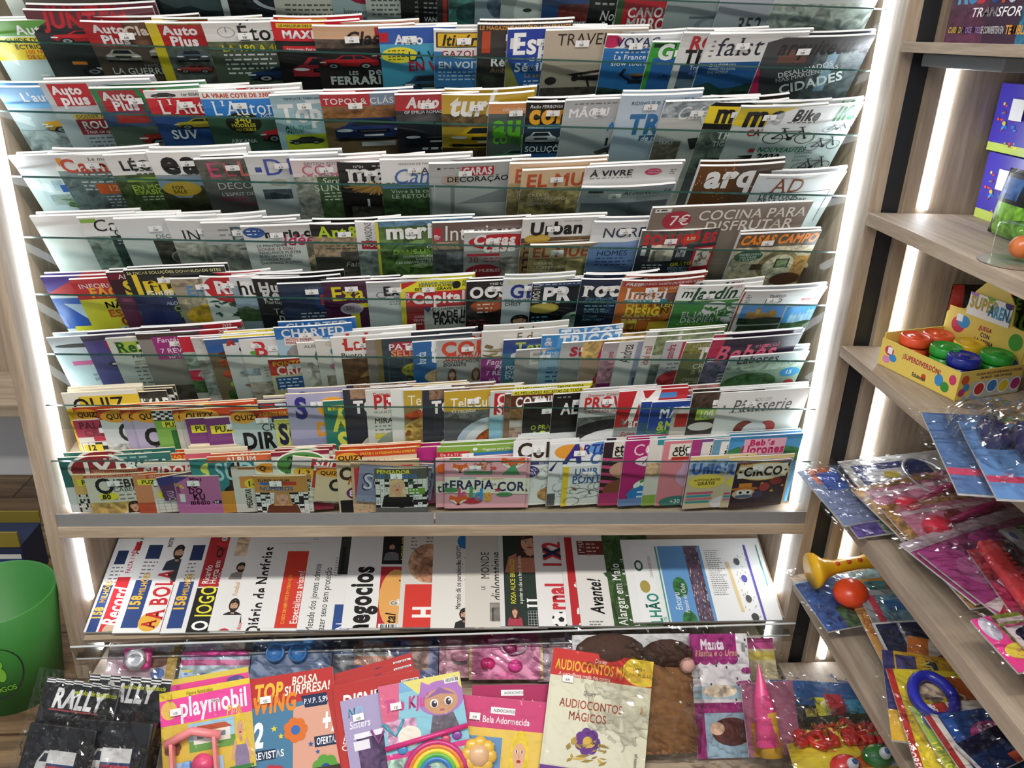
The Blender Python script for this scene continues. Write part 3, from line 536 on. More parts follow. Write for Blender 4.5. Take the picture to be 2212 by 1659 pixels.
MAGS = r"""
0|-0.91|0.0|0.29|0|0.0|0|magazine|thick wrapped grey brown bundle||B5e554e;m;R;.0;.0;.12;1.4;b9b4ac;L;.2;.9;.6;3;.03;8a8278
0|-0.655|0.0|0.2|0|0.0|0|magazine|plain black cover at the left end||B161618
0|-0.593|0.0|0.21|0|0.0023|0|magazine|dark cover with a misty mountain ridge||B1d2628;M;hills;0;.45;1;.8;3b4a4c;202b2d;141c1c
0|-0.466|0.0|0.14|0|0.0|0|magazine|black cover with a white spine edge||B1a1b1d;R;0;0;.1;1.4;b9bcbc
0|-0.412|0.0|0.16|0|0.003|0|magazine|dark navy cover with a pale ring||B20242c;E;.5;.75;.42;.2;9aa0a6;E;.55;.72;.42;.2;20242c
0|-0.355|0.0|0.21|0|0.0057|0|magazine|beige grey cover of small text||Bb4b0a6;L;.1;.62;.6;7;.03;55524c
0|-0.234|0.0|0.14|0|0.0034|0|magazine|teal grey cover with a crimson disc||B8fa0a3;E;.48;.62;.3;.28;8a1c34;T;Improve;.15;.98;.1;4a585c;;T;your skills;.15;1.12;.1;4a585c
0|-0.164|0.0|0.15|0|0.0051|0|magazine|pale grey cover above the red framed classics||Ba9ada8;L;.08;.66;.6;5;.04;4c504c
0|-0.091|0.0|0.12|0|0.0066|0|magazine|black cover with green headline||B171a17;T;DÉDUCTIF;.3;.75;.1;86b32d;b1;L;.25;.92;.65;5;.05;707a6a
0|-0.054|0.0|0.12|0|0.0109|0|magazine|black cover with small painter headline||B121214;T;Guido Reni;.1;.75;.08;c9c9c9;;T;VAN GOGH;.1;1.2;.1;cfcfcf;b1;L;.1;.9;.8;3;.05;777
0|-0.014|0.0|0.12|0|0.0149|0|magazine|dark cover with thin coloured spines||B2a2624;R;.1;.0;.18;1.7;8f2a26;R;.3;.0;.36;1.7;3a6d52
0|0.011|0.0|0.14|0|0.0202|0|magazine|teal painting cover||B35615c;R;0;.5;1;1.5;3c6e68;m;E;.4;.9;.3;.2;27484a;m
0|0.066|0.0|0.14|0|0.0231|0|magazine|grey blue portrait cover||B8a95a0;E;.5;.7;.33;.3;5c6c84;m;R;.1;1.02;.8;1.5;b9bdbf
0|0.12|0.0|0.16|0|0.026|0|magazine|grey cover with pencil drawing of a face||Ba2a5a4;E;.45;.7;.28;.32;c3c5c2;E;.35;.68;.06;.03;333;E;.58;.68;.06;.03;333;R;.75;.5;1;1.4;8a8c8b
0|0.205|0.0|0.18|0|0.0266|0|magazine|navy cover with collage of street photos||B24406e;R;.2;.5;1;.75;6e2a26;m;T;ARTISTE LIDITALE;.3;.74;.07;ccc;b1;M;photo;.12;.9;.45;.3;8a8f94;333a3f;M;photo;.6;.86;.5;.4;a9a59a;30302e
0|0.305|0.0|0.13|0|0.0259|0|magazine|black and white cover in italics||B131315;T;Noir;.2;.8;.16;ddd;s i;T;& bla;.2;1.02;.16;ddd;s i;L;.1;.64;.5;1;.06;999
0|0.364|0.0|0.18|0|0.0285|0|magazine|red and green camera guide cover||B3c5a30;R;.08;.3;1;.83;b3202e;T;CANON EOS;.14;.5;.13;eee;b2;T;MIRRORLES;.14;.66;.14;eee;b2;L;.14;.84;.75;2;.04;e6c8c8;E;.5;1.05;.13;.1;2b2f2b;E;.5;1.05;.08;.06;9aa39a
0|0.47|0.0|0.18|0|0.0274|0|magazine|grey cover with a technical sketch||B9a9fa2;E;.6;.75;.22;.16;7d858a;E;.6;.75;.15;.11;9a9fa2;R;.3;.6;.75;.63;5f676c
0|0.581|0.0|0.2|0|0.0259|0|magazine|lilac grey cover numbered with three digits||Ba9a7b2;T;352;.25;.55;.17;444;b1;L;.25;.76;.4;3;.03;777
0|0.698|0.0|0.23|0|0.0239|0|magazine|storm grey cover with a painted creature||Bb4b9b8;R;0;.3;1;1.4;a5aca8;m;E;.4;.7;.3;.16;6c736e;m;E;.7;.85;.25;.2;8d948f;m;E;.5;.95;.4;.1;4a504c;m
0|0.792|0.0|0.14|0|0.0|0|magazine|blue travel guide peeking at the end||Beef3f5;R;0;.4;1;1.4;4f9cd6;T;ROTEIRO PARA DESCOBRIR;.05;.3;.07;444;b1
1|-0.934|-0.018|0.22|1|0.0|0|magazine|green and yellow buyers guide with silver car||Bc3c9cd;R;0;0;1;.22;5d9b3b;T;Automo;.28;.07;.13;eee;b2;R;0;.24;1;.33;d9cf3a;T;GUIDE D'ACHA;.14;.255;.06;222;b2;R;0;.33;1;.56;edc72c;T;ÉCTRIQUE/H;.2;.345;.06;333;b2;T;100 NOUVE;.26;.42;.055;d8601f;b2;T;DE L'ANNÉE;.26;.49;.055;d8601f;b2;M;car;.3;.55;.8;.4;b9c2cc
1|-0.839|0.003|0.25|1|0.0|0|magazine|wrapped dark classic car issue with red letters||B26282b;R;0;0;1;.17;5b3038;T;JUNT;.12;.03;.15;b32a34;b3 i;T;EM;.55;.03;.15;9c2630;b3 i;M;car;.12;.19;.55;.2;c0272d;R;0;.38;1;.9;24282a;T;T-TOP;.5;.44;.1;b8bcbc;b1;M;moto;.25;.58;.5;.22;d8d4cc;R;.2;.6;.32;.64;e08030
1|-0.733|-0.013|0.22|1|0.0|0|magazine|brown classic car issue with red name block|6.60|B54483f;R;0;0;1;.34;6b4c3c;m;R;0;0;.36;.36;b5252c;T;Auto;.08;.04;.12;eee;b3;T;Classique;.36;.06;.13;ecd9c9;b3;T;Plus;.12;.2;.13;eee;b3;M;carf;.08;.38;.35;.2;a9a294;M;carf;.5;.3;.4;.22;b9b2a2;T;FAMILIALES FR;.42;.6;.05;aaa;;T;LA GUERRE DES;.1;.66;.09;c9c9c9;b1
1|-0.604|-0.01|0.22|1|0.0|0|magazine|classic car issue with yellow spine band||B575a4e;R;.05;0;1;.3;8d8a4c;m;R;0;0;.1;1.3;d9c22c;R;.1;.02;.5;.33;b5252c;T;Auto;.13;.04;.13;eee;b3;T;Plus;.17;.2;.13;eee;b3;R;.5;.0;.95;.08;d8bf2e;T;Cla;.5;.1;.15;eadfd2;b3;R;.1;.36;1;1.3;5a605e;m;M;carf;.16;.38;.33;.18;56606c;M;car;.5;.34;.4;.12;b02b2b;R;.5;.5;.95;1;b1382a;R;.5;.5;.95;.66;d9b03a;T;Les st;.56;.52;.06;c0392b;b1;T;années;.56;.6;.06;c0392b;b1;M;car;.14;.58;.34;.14;a8433f
1|-0.491|-0.003|0.22|1|0.0|0|magazine|white headed issue with blue saloon below|9.80|B4d5648;R;0;0;1;.28;eceae6;T;Étoil;.3;.06;.19;161616;b1 s;E;.2;.14;.08;.08;888;E;.2;.14;.072;.072;eceae6;R;.194;.07;.206;.14;888;R;0;.28;1;.4;555c3f;m;T;LA 190 A 40;.12;.33;.09;e3dc2f;b1 s;L;.12;.46;.55;5;.035;d6d6d6;M;car;.3;.6;.75;.28;233a66
1|-0.352|-0.001|0.18|1|0.0|0|magazine|red headed mini car issue||B1c1a1b;R;0;0;1;.32;c4202c;R;.05;.02;.6;.1;dfb92e;T;LE MEILLEUR DES MINI;.08;.04;.04;333;b1;T;MAXI;.1;.14;.13;eee;b3;T;A;.62;.1;.17;eee;i;R;.08;.4;.5;.5;c4202c;T;Nouveau Formule;.12;.43;.05;eee;b1;M;carf;.12;.55;.9;.45;b22f3a
1|-0.269|-0.004|0.21|1|0.0|0|magazine|sunset cover with a row of red convertibles|7.00|B2a2526;R;0;0;1;.2;e0b48e;R;0;.2;1;.34;5a4d45;m;T;Classic;.3;.1;.17;1c1c1c;b2 i;R;.6;.02;.95;.16;b8262c;M;car;.02;.4;.6;.26;b3242b;M;car;.55;.36;.5;.16;a3232a;T;LES;.3;.68;.06;ccc;b1;T;petite;.5;.64;.1;ddd;b2 s;T;FERRARI;.1;.77;.12;ccc;b3
1|-0.134|-0.005|0.16|1|0.0|0|magazine|blue cover of a loaded car on holiday|2.00|B4e9fc0;R;0;0;1;.3;2d58a6;R;0;.08;.12;.26;b02030;T;HORS;.72;.05;.06;1b2f60;b2;T;Auto;0.2;.14;.16;f0f0f0;b2;E;.25;.52;.24;.16;e8d83a;L;.1;.42;.3;4;.03;57501a;T;LA V;0.36;.46;.17;17303f;;T;EN V;0.36;.67;.16;b8203a;b2;M;carf;.25;.9;.75;.4;35506e
1|-0.02|-0.005|0.16|1|0.0|0|magazine|blue road trip cover with yellow name plate|6.60|B3f78b4;R;0;0;1;.42;e6e4de;R;.03;.04;1;.34;151515;R;.05;.06;1;.32;e6b92a;T;Itinéra;.1;.1;.18;181818;b2 i;E;.5;.46;.4;.1;ddd;T;GAZOLINE;.1;.4;.12;a62030;b1 s;T;EN VOITU;.05;.62;.13;e9edf0;b2;L;.05;.82;.9;4;.04;bcd0e0;M;hills;0;1;1;.4;3f78b4;31424a;202a2c
1|0.071|0.012|0.2|1|0.0|0|magazine|charcoal camper van cover with orange letters|8.00|B393634;T;LE MAGAZINE NUMÉRO 1 EN FRANCE;.02;.02;.06;d89a4a;b2;T;Co;.3;.12;.22;d9542a;b3;R;.05;.1;.14;.44;b4472a;T;TYPE 2 SPLIT;.3;.42;.05;ddd;b1;T;Rétro;.15;.52;.13;eee;b2;T;Ambiance;.15;.68;.08;b98e62;b1;R;0;.8;1;1.3;30332c;m
1|0.134|0.005|0.21|1|0.0015|0|magazine|royal blue Spanish magazine with a cathedral|6.95|B2e5fa8;R;0;0;1;.48;27409a;T;DIRECTION;.45;.05;.06;c6d0ea;;T;Esp;0.05;.08;.26;f4f4f4;b2;R;.03;.12;.13;.28;ddd;T;LE MÉGA-GUIDE;.24;.42;.05;dfe6f2;b1;T;Séville;0.09;.5;.13;eef0f4;b2 s;T;La sentille;.2;.66;.07;c99b4a;;L;.2;.78;.6;2;.03;dbe2ee;Y;0;.4;.3;1.3;0;1.3;8d8a4a
1|0.213|0.006|0.22|1|0.0015|0|magazine|sand coloured travel issue with a biplane|9.00|Bb9ab98;T;TRAVEL & S;0.12;.06;.14;332b26;;R;0;.5;1;1.3;a99c8c;T;décembre 2020;.6;.25;.03;554;;M;plane;.25;.5;.75;.34;2a2522;R;0;.84;1;1.3;4a423c;m;E;.1;.73;.06;.06;2a2522
1|0.343|0.0|0.17|1|0.0|0|magazine|white and blue trip magazine with a hiker|6.90|B2f6fae;R;0;0;1;.26;eef0f2;E;.07;.12;.13;.13;c9245c;T;VOYAG;0.13;.06;.15;1f2c5c;b1;L;.25;.22;.7;1;.04;777;L;.15;.32;.8;1;.04;c8d8ea;T;La France en;.14;.38;.09;eef3f8;b1 s;T;slow tourism;.12;.5;.09;eef3f8;b1 s;M;hiker;.2;.62;.6;.5;1c2430;M;hills;0;.95;1;.3;2f6fae;2c4038;1c2822
1|0.442|-0.013|0.18|1|0.0|0|magazine|green framed cover of snowy peaks|6.90|B2f64a8;R;0;0;1;.3;3fa23a;R;0;0;.06;1.3;3fa23a;T;G;.1;.06;.24;eef5ee;b3;R;.03;.02;.3;.1;17301a;T;G;.52;.36;.2;e6d23a;b2;T;UN GRAND;.18;.6;.07;12264a;b1;M;hills;.05;.7;.95;.6;2f64a8;4e6a7c;26333a
1|0.502|0.014|0.18|1|0.0018|0|magazine|white road trip issue with red and black title|5.50|Bd9d9d6;T;RO;.12;.08;.2;b3242e;b3;T;TR;.1;.34;.2;161616;b3;R;.08;.56;1;1.3;33507c;T;Traces;.2;.6;.07;cfd9e8;b1;T;+GPS;.2;.7;.09;7f8fd0;b2;M;hills;.08;.85;.92;.45;6a7c8c;44514a;2c342c
1|0.556|0.018|0.22|1|0.0041|0|magazine|white lifestyle issue with a blue coast photo|12.00|Be6e5e2;T;falst;0.13;.1;.2;14182e;s;T;WINE AND;.74;.05;.03;aaa;;L;.06;.1;.04;4;.04;888;R;0;.44;1;1.3;24548c;T;CALIFORNIA;.1;.46;.045;dfe6ee;b1;T;WINES TO RIVAL;.1;.52;.035;cfd8e2;;T;THE WORLD;.1;.57;.035;cfd8e2;;T;BEST BEACH;.62;.46;.04;dfe6ee;b1;T;AROUND THE;.7;.52;.035;cfd8e2;;M;hills;.0;.6;1;.6;2a5c96;26443c;17261f
1|0.692|0.005|0.24|1|0.0|0|magazine|shrink wrapped dark architecture issue at the right end|9.00|B3e4043;T;arquitetura;.12;.06;.14;26282b;b2 i;R;.15;.16;.42;.34;6a4a40;R;.5;.2;1;1.2;5a6268;m;R;.62;.2;.72;.75;8aa8bc;T;DESALOJADOS;.2;.48;.07;dcdfe0;b1 r-18;T;NAS MARGENS DAS;.2;.56;.06;cfd3d4;b1 r-18;T;CIDADES;.26;.66;.13;eceeee;b2 r-18;Y;0;.35;.12;.9;0;.9;c22a5c
2|-0.925|-0.005|0.21|1|0.0|0|magazine|sky blue motoring paper with a golden hatchback||Ba9b2b6;R;0;0;1;.3;3f8fd2;R;0;0;.45;.3;6db0e4;T;L'auto-JO;.2;.08;.12;eef4fa;b2;T;LES S;.52;.24;.07;eef4fa;b1;T;ASSEN;.5;.34;.06;8aa;b1;M;car;.25;.38;.7;.26;e0a024;M;car;.6;.58;.5;.24;6f8f34;R;0;.62;1;1.3;8e9698;m;R;.65;.5;.75;.5;333;M;car;.28;.4;.7;.26;e2a128;M;car;.62;.62;.5;.22;8fae3a
2|-0.829|0.013|0.22|1|0.0|0|magazine|used car issue with burgundy dossier strip||Bbfc4c6;R;.06;.02;.42;.32;bf2831;T;Auto;.08;.05;.11;eee;b3;T;plus;.12;.18;.11;eee;b3;T;Nouvelle;.46;.06;.06;222;b2;T;5008;.46;.14;.09;161616;b3;M;car;.45;.24;.6;.2;46648a;R;.16;.43;1;.5;d8bd5a;T;DOSSIER OCCASI;.18;.44;.05;5a4a1a;b1;R;.16;.5;1;.72;93252f;T;ROULE;.2;.53;.1;efe6e2;b2;T;Tout ce qu'il fa;.2;.65;.05;efe6e2;b1;R;.16;.72;1;1.3;b0b6b6;L;.2;.76;.6;4;.03;667
2|-0.731|0.005|0.22|1|0.0|0|magazine|green headed motoring weekly with a red hybrid|3.60|B5b6a5c;R;0;0;1;.2;2f8a4e;R;.06;.03;.4;.34;b92730;T;Auto;.08;.06;.12;eee;b3;T;Plus;.14;.2;.12;eee;b3;T;Ve;.46;.04;.19;c8323a;b3 s;R;0;.34;1;.55;44587c;T;Megane;.48;.26;.07;d9c23a;b2;T;LA F;.58;.36;.08;e6eaf2;b2;T;ÉLEC;.52;.46;.08;e6eaf2;b2;R;.12;.36;.42;.5;b1352f;M;car;.25;.52;.85;.34;b23128;R;0;.8;1;1.3;7d8278;m
2|-0.625|-0.003|0.21|1|0.0|0|magazine|red headed car monthly with white cover line|4.60|B30518f;R;0;0;1;.36;c8242d;R;0;0;.9;.1;e8e4e0;M;car;.05;.01;.25;.08;444;T;1er ESSAI 2020;.35;.03;.04;222;b1;T;L'Auto;0.1;.14;.17;f2ece8;s b1;T;MAGA;.66;.34;.05;eee;b1;M;car;.18;.36;.55;.2;b5a632;T;SUV;.12;.56;.13;eef2f6;b2;T;15 nouveau;.55;.56;.055;e2e8f0;b1;T;sur le gri;.55;.63;.055;e2e8f0;b1;M;car;.1;.74;.8;.26;26406e
2|-0.513|-0.004|0.21|1|0.0|0|magazine|blue headed buying guide with a red crossover|7.90|B3f5c48;R;0;0;1;.36;2b7cc8;R;0;0;1;.1;e9e6e0;T;LA VRAIE COTE DE 3300;.03;.02;.055;c0392b;b2;T;L'Autom;0.09;.14;.17;eef4fa;s;T;OCCASION;.55;.32;.05;eef4fa;b1;E;.36;.44;.18;.16;222418;T;340;.27;.34;.1;e4d43a;b2;T;MODÈLES;.23;.45;.05;e4d43a;b2;T;AU CRIBLE;.26;.52;.04;e4d43a;b1;M;car;.5;.42;.6;.34;c02c36;T;ARKANA;.18;.68;.06;dde4e8;b1;T;OCCASI;.2;.86;.1;3a6fae;b2
2|-0.366|0.001|0.18|1|0.0|0|magazine|pale blue car monthly with a lime side panel|9.90|Ba9c9d2;T;TEMPLATE, THEN AND BEYOND;.15;.05;.04;35505c;b1;R;.4;.1;.72;.17;e6eef0;T;Top;0.07;.2;.26;f2f4f4;b3;T;ALL THIS;.1;.54;.07;5aa08e;b2;T;INSIDE;.1;.62;.06;5aa08e;b2;R;.08;.7;.58;1.3;c7d23a;M;car;.1;.72;.44;.16;3c3f44;M;car;.1;1.0;.44;.16;2b2e33;M;carf;.62;.5;.6;.4;e8ecea;R;.62;.78;1;1.3;d6c43c
2|-0.261|0.005|0.19|1|0.0|0|magazine|ochre desert cover with a deep blue coupe|6.00|B7a6044;R;0;0;.55;.2;c3222c;R;.55;0;1;.2;7f96ae;T;TOPOS & CLÁS;.03;.07;.1;f0ece6;b1 s;R;0;.2;1;.4;8a5f38;m;R;0;.4;1;.46;3a3b38;m;M;carf;.08;.36;.95;.42;24386e;R;.4;.8;.8;.88;c9c9c4
2|-0.103|0.01|0.18|1|0.0|0|magazine|red headed sports issue with a black coupe|3.95|B24262b;R;0;0;1;.28;b7262f;T;Auto;0.13;.06;.16;f0eae6;b3 i;T;GP EMILIA ROMAGNA F1;.1;.28;.05;dddddd;b1;R;0;.34;1;.48;4a4a4a;m;T;DY;.6;.4;.1;cfd4d8;b2;M;carf;.06;.5;.9;.42;1d2230;L;.3;.94;.4;1;.06;b9c0c6
2|-0.003|0.01|0.2|1|0.0|0|magazine|mustard car magazine with a golden saloon|9.90|Bb39433;R;0;0;1;.3;c2a02c;T;turb;.08;.05;.22;f0efea;b3 i;R;0;.3;1;.5;6a5738;m;M;carf;.06;.46;.9;.36;d8ac24;R;0;.84;1;1.3;48381f;m
2|0.098|-0.007|0.15|0|0.0|0|magazine|grey buyers booklet with lime letters|5.00|B55605a;R;0;0;1;.22;e2985a;T;consultores;.2;.08;.08;f2e6da;i b1;T;au;0.08;.36;.28;62b72f;b3;T;compra;0.08;.68;.15;62b72f;b2;M;car;.02;.95;.9;.36;4f8f68
2|0.179|-0.004|0.15|1|0.0|0|magazine|black vans issue with orange letters|2.50|B2a3a4a;R;0;0;1;.44;17181a;T;Radio FERROVIA;.06;.05;.06;ddd;i b1;T;come;.06;.14;.24;e6a52a;b3;R;.05;.46;.95;.54;3a9ad0;T;FURGÕES ELÉTRICOS;.06;.48;.05;eee;b1;M;carf;.02;.58;.5;.28;dfe2e2;M;carf;.5;.6;.5;.26;c9cdd0;T;SOLUÇÕES;.04;.92;.12;e6eaee;b1;R;0;1.08;1;1.3;2f62a0
2|0.262|0.01|0.21|1|0.0|0|magazine|pale grey machinery issue with a blue tractor|3.50|Bb3b7b9;L;.1;.05;.8;1;.03;777;T;MÂQU;0.05;.13;.13;f4f4f4;b2;T;A;0.5;.36;.12;2f7fd0;b2;M;tractor;.4;.56;.55;.36;284f9e;R;0;.86;1;1.3;5c5a50;m
2|0.382|0.024|0.18|1|0.0|0|magazine|powder blue trail bike issue|9.90|Bbccbd8;T;RIDING SUB ZERO;.14;.1;.06;4a6a82;b1;T;LES A;.75;.06;.06;4a6a82;b1;T;TR;0.17;.36;.28;2f6fa2;b3;R;.34;.7;.92;.8;3b6482;T;de moto;.36;.71;.09;d6e4ee;b2 i;M;rider;.45;.82;.5;.5;3a4450;R;0;1.2;1;1.5;8fa0aa;m
2|0.479|0.015|0.21|1|0.0|0|magazine|cream cover with a woman perched on a motorbike|8.00|Bc0c2bc;R;0;.0;1;.25;a4b2ba;m;T;Cafe R;.16;.1;.17;e8ecec;i;M;womansit;.3;.12;.66;.75;4a2a20;R;.7;.2;1;.4;a33a3a;m;R;0;.62;.3;1.3;6a6456;m;T;MISTER;.05;.55;.05;eee;b1;T;TRIPLE;.05;.61;.05;eee;b1
2|0.581|0.009|0.18|1|0.0|0|magazine|black topped motorbike issue with a big letter|3.90|B5a6262;R;0;0;1;.46;151515;R;0;.06;1;.36;e6cc24;T;mo;.12;.1;.2;141414;b3;R;0;.5;1;1.3;6d7a72;m;T;TRIUM;.22;.5;.13;dde2e2;b2;T;TIGER 120;.2;.68;.09;dde2e2;b1;M;moto;.1;.86;.9;.42;30363c
2|0.647|0.01|0.2|1|0.0012|0|magazine|white motorbike catalogue with yellow name band|3.00|Bc6cccc;R;0;.03;1;.34;e6cc24;T;mo;.1;.08;.22;141414;b3;T;CATÁLO;.2;.4;.1;b3392c;b2;T;202;.5;.53;.1;b3392c;b2;M;moto;.1;.7;.85;.42;2a2c30;R;.3;.72;.6;.78;b93430
2|0.722|0.006|0.21|1|0.0016|0|magazine|white electric bicycle issue at the right end||Bd9dfdf;T;e;.03;.07;.16;aeb4b4;b2 i;T;Bike;.26;.06;.14;141414;b3 i;T;life;.72;.06;.14;2e8a54;b3 i;L;.22;.23;.5;1;.025;777;M;bike;.02;.28;.6;.3;1a1a1c;M;bike;.66;.27;.34;.14;44494c;M;bike;.55;.46;.42;.24;2a2c2e;T;NOUVEAUTÉS;.02;.62;.075;1f6a4a;b2 i;T;2022;.03;.73;.11;141414;b3 i;T;PANORAMA;.46;.7;.035;333;i;T;SHOPPING;.47;.76;.035;333;i;T;ESSAIS;.47;.82;.035;333;i;M;bike;.5;.78;.48;.28;26282a
3|-0.922|-0.006|0.22|1|0.0|0|magazine|white room makeover issue with orange letters||Bdfe3e3;T;ma;.4;.06;.2;eb9a1e;b3;L;.7;.26;.25;1;.06;777;R;.1;.42;1;1.3;cfdbe2;M;room;.15;.42;.85;.5;dfe7ea;b9c4c0;R;.3;.55;.4;.68;3a66b8;R;.45;.58;.53;.68;4a76c0;M;leaves;.3;.76;.6;.2;5a7a3a
3|-0.843|-0.007|0.22|1|0.0|0|magazine|coral titled country home issue|6.95|B8f9792;R;0;0;1;.3;e9e6e1;T;Le magazine déco t;.35;.04;.06;333;i s;T;Camp;.06;.1;.2;c44a36;b2 s;R;0;.3;1;1.3;6c7a7c;m;L;.18;.34;.6;5;.035;d8dcdc;R;.3;.52;.62;.7;d9622c;T;12;.4;.55;.1;e9b08a;b2;L;.35;.74;.5;4;.03;d8dcdc;R;.7;.4;1;.9;a8b4b6;m
3|-0.725|0.001|0.2|1|0.0|0|magazine|white and green terrace issue in black capitals|6.90|B5a6a3e;R;0;0;1;.4;e9e8e4;T;RÉ;.72;.05;.08;222;;T;LÉCO;.12;.14;.16;181818;b2;L;.25;.32;.5;3;.03;555;R;0;.42;1;1.3;566a3c;m;R;.12;.46;.58;.54;9ab83e;T;EN MON;.14;.6;.09;b7d24a;b2;T;ÉVASION;.14;.7;.09;b7d24a;b2;L;.2;.83;.7;2;.03;dce4c8
3|-0.635|0.005|0.21|1|0.0|0|magazine|white home issue in heavy black letters|6.80|B99a3a8;R;0;0;1;.4;edece8;T;ea;0.1;.08;.24;121212;b3 s;T;CASAS DE CAMPO Y SP;.24;.38;.04;666;;R;0;.44;1;1.3;7a8fa6;M;hills;0;.44;1;.8;8aa2b8;4c4a34;35341f;E;.22;.66;.2;.14;c8a438;T;FOR;.12;.6;.06;4a3a10;b1;T;SALE;.12;.68;.06;4a3a10;b1
3|-0.536|-0.002|0.2|1|0.0|0|magazine|smoky grey interiors issue with pink letters|4.50|B5d5c58;R;0;0;1;.5;6e6c64;m;T;E;.09;.1;.26;d6547a;b1;T;L;.26;.1;.26;c05a68;;T;L;.42;.1;.26;d87a6a;b1;T;E;.58;.1;.26;b8b0a0;;T;DÉCO;.14;.5;.13;c6c6c0;;T;L'ESPRIT DES;.16;.7;.065;d8d8d4;;T;BEAUX;.14;.79;.08;a8355c;b1;T;JOURS;.35;.9;.08;a8355c;b1;R;.75;.65;1;1.3;333230;m
3|-0.429|0.006|0.2|1|0.0|0|magazine|white decor issue in thin blue capitals|4.70|Bdcdcdc;R;.08;.22;.15;.32;3c4a9a;T;D;.17;.08;.28;3f55a8;;T;E;.42;.08;.28;3f55a8;;R;0;.36;1;1.3;c6cac9;R;.55;.36;.95;.9;d4d7d6;M;photo;.1;.66;.32;.2;4a5560;30343a;T;Espécial;.52;.66;.08;666;i;L;.5;.78;.45;3;.04;666;E;.3;.52;.1;.06;b0a498
3|-0.333|-0.003|0.2|1|0.0|0|magazine|pink titled garden living issue|8.95|B56634c;R;0;0;1;.34;ecdcdc;T;BRITISH EDITION;.14;.04;.06;777;;T;COUNT;.1;.12;.17;d06a80;s;L;.1;.31;.8;1;.03;a77;R;.25;.34;1;1.3;4f6a40;m;R;0;.34;.25;1.3;a9a8a0;m;T;Serge &;.3;.37;.1;dfe8d8;i;T;SUNSHI;.2;.5;.13;dfe8d8;s;L;.3;.66;.6;3;.035;cdd8c4
3|-0.233|-0.011|0.19|1|0.0|0|magazine|black rustic decor issue with a straw lamp|6.00|B211f1e;T;N°04;.18;.06;.05;ddd;b1;L;.4;.06;.5;1;.04;aaa;T;ma;0.1;.12;.24;eceae6;b2 s;T;décorati;0.3;.37;.09;d4b98a;i b1;M;straw;.02;.36;.9;.36;b38648;R;.48;.7;.52;.9;8a6a40;R;.3;.74;.33;.9;eee;R;.62;.72;.65;.88;eee;R;.1;.9;1;1.3;4a4440;m
3|-0.139|0.002|0.2|1|0.0|0|magazine|white family house issue in blue script|6.90|B46613c;R;0;0;1;.46;ecebe8;T;MAISONS DE FAMILLE;.2;.06;.04;777;;T;MAIS;0.34;.16;.12;333;s;T;Cam;0.12;.2;.24;4f6cb0;i;L;.05;.44;.4;1;.03;777;R;0;.47;1;.56;5e8ab0;T;Vivre à la campag;.1;.58;.075;dce4d8;s;T;LE RETOUR À L;.1;.68;.08;dce4d8;s;R;0;.78;1;1.3;3c5a34;m
3|-0.032|-0.002|0.22|1|0.0|0|magazine|grey wall cover with boxed red celebrity title|6.90|Bb9bbb9;E;.1;.1;.02;.02;222;L;.15;.08;.25;1;.03;777;R;.33;.07;.66;.24;bf2331;T;CARAS;.345;.09;.13;f2efec;b3 w.3;T;DECORAÇÃO;0.18;.26;.09;171717;b1 w.64;E;.22;.32;.1;.09;b5a294;R;.22;.4;.26;1.3;8d8f8d;Y;.3;.75;.98;.4;.98;.75;8f9395;R;0;.4;.02;1.3;8f9391;M;vase;.8;.55;.16;.35;26262a
3|0.147|0.001|0.22|1|0.0|0|magazine|tan home issue half hidden by its twin||Bc2a77c;R;0;.0;1;.35;d9b892;T;EL MUEBLE;.06;.12;.2;c0562e;b2;R;0;.42;1;1.3;a08c60;m;T;CREA EL;.1;.5;.06;ddd2b8;;T;DORMIT;.1;.57;.06;ddd2b8;
3|0.175|-0.01|0.22|1|0.0047|0|magazine|tan bedroom issue with rust coloured capitals|5.00|Ba99a6a;R;0;0;1;.34;dcbf98;T;EL MUEB;.05;.1;.2;c0562e;b2;R;0;.36;1;1.3;9a8a5a;m;R;.5;.4;.75;1;c2b07a;m;R;.78;.42;1;1;6c7f44;m;T;CREA EL;.08;.44;.06;e6dcc4;;T;DORMITORIO;.08;.52;.06;e6dcc4;;T;SOÑADO;.08;.6;.06;e6dcc4;
3|0.316|0.003|0.22|1|0.0|0|magazine|white architecture issue with a pink oval||Becebe9;T;À VIVRE;.06;.08;.11;161616;b2;L;.06;.22;.5;1;.025;888;E;.72;.14;.09;.07;d5446c;T;NOUVELLE;.66;.1;.028;f4d8e0;b1;T;FORMULE;.665;.145;.028;f4d8e0;b1;L;.9;.1;.06;3;.02;777
3|0.314|-0.055|0.22|0|0.0074|0|magazine|low grey architecture issue in front of the white one|9.90|Bc3c8ca;R;.08;.08;.24;.13;333;L;.08;.16;.16;2;.02;888;T;ArchiNews 56;.46;.1;.085;3a3a38;s;L;.62;.22;.25;4;.018;999;R;.03;.34;.98;1.3;7f878c;R;.55;.34;.98;1.3;6e767b
3|0.575|0.005|0.2|1|0.0|0|magazine|brown speckled cover with big white letters|11.00|B5a3f2c;R;0;0;.45;1.3;6b4424;M;dots;0;0;.4;1;c9a888;T;arq;.12;.1;.26;f0efec;b3;L;.62;.42;.3;1;.03;a99;R;.45;0;1;.2;54463c
3|0.719|-0.019|0.21|1|0.0|0|magazine|pale design quarterly with copper initials at the right end||Bdde1e1;T;ARCHITECTURAL DIGEST;.08;.03;.03;777;;T;AD;.2;.08;.23;8a4f30;s;T;LE RETOUR;.1;.38;.08;333;b1;T;DE LA MATIÈRE;.1;.47;.075;333;b1;R;.1;.33;.92;.34;444;R;.91;.33;.92;1;666;R;.12;.6;.9;1.2;e9eaea
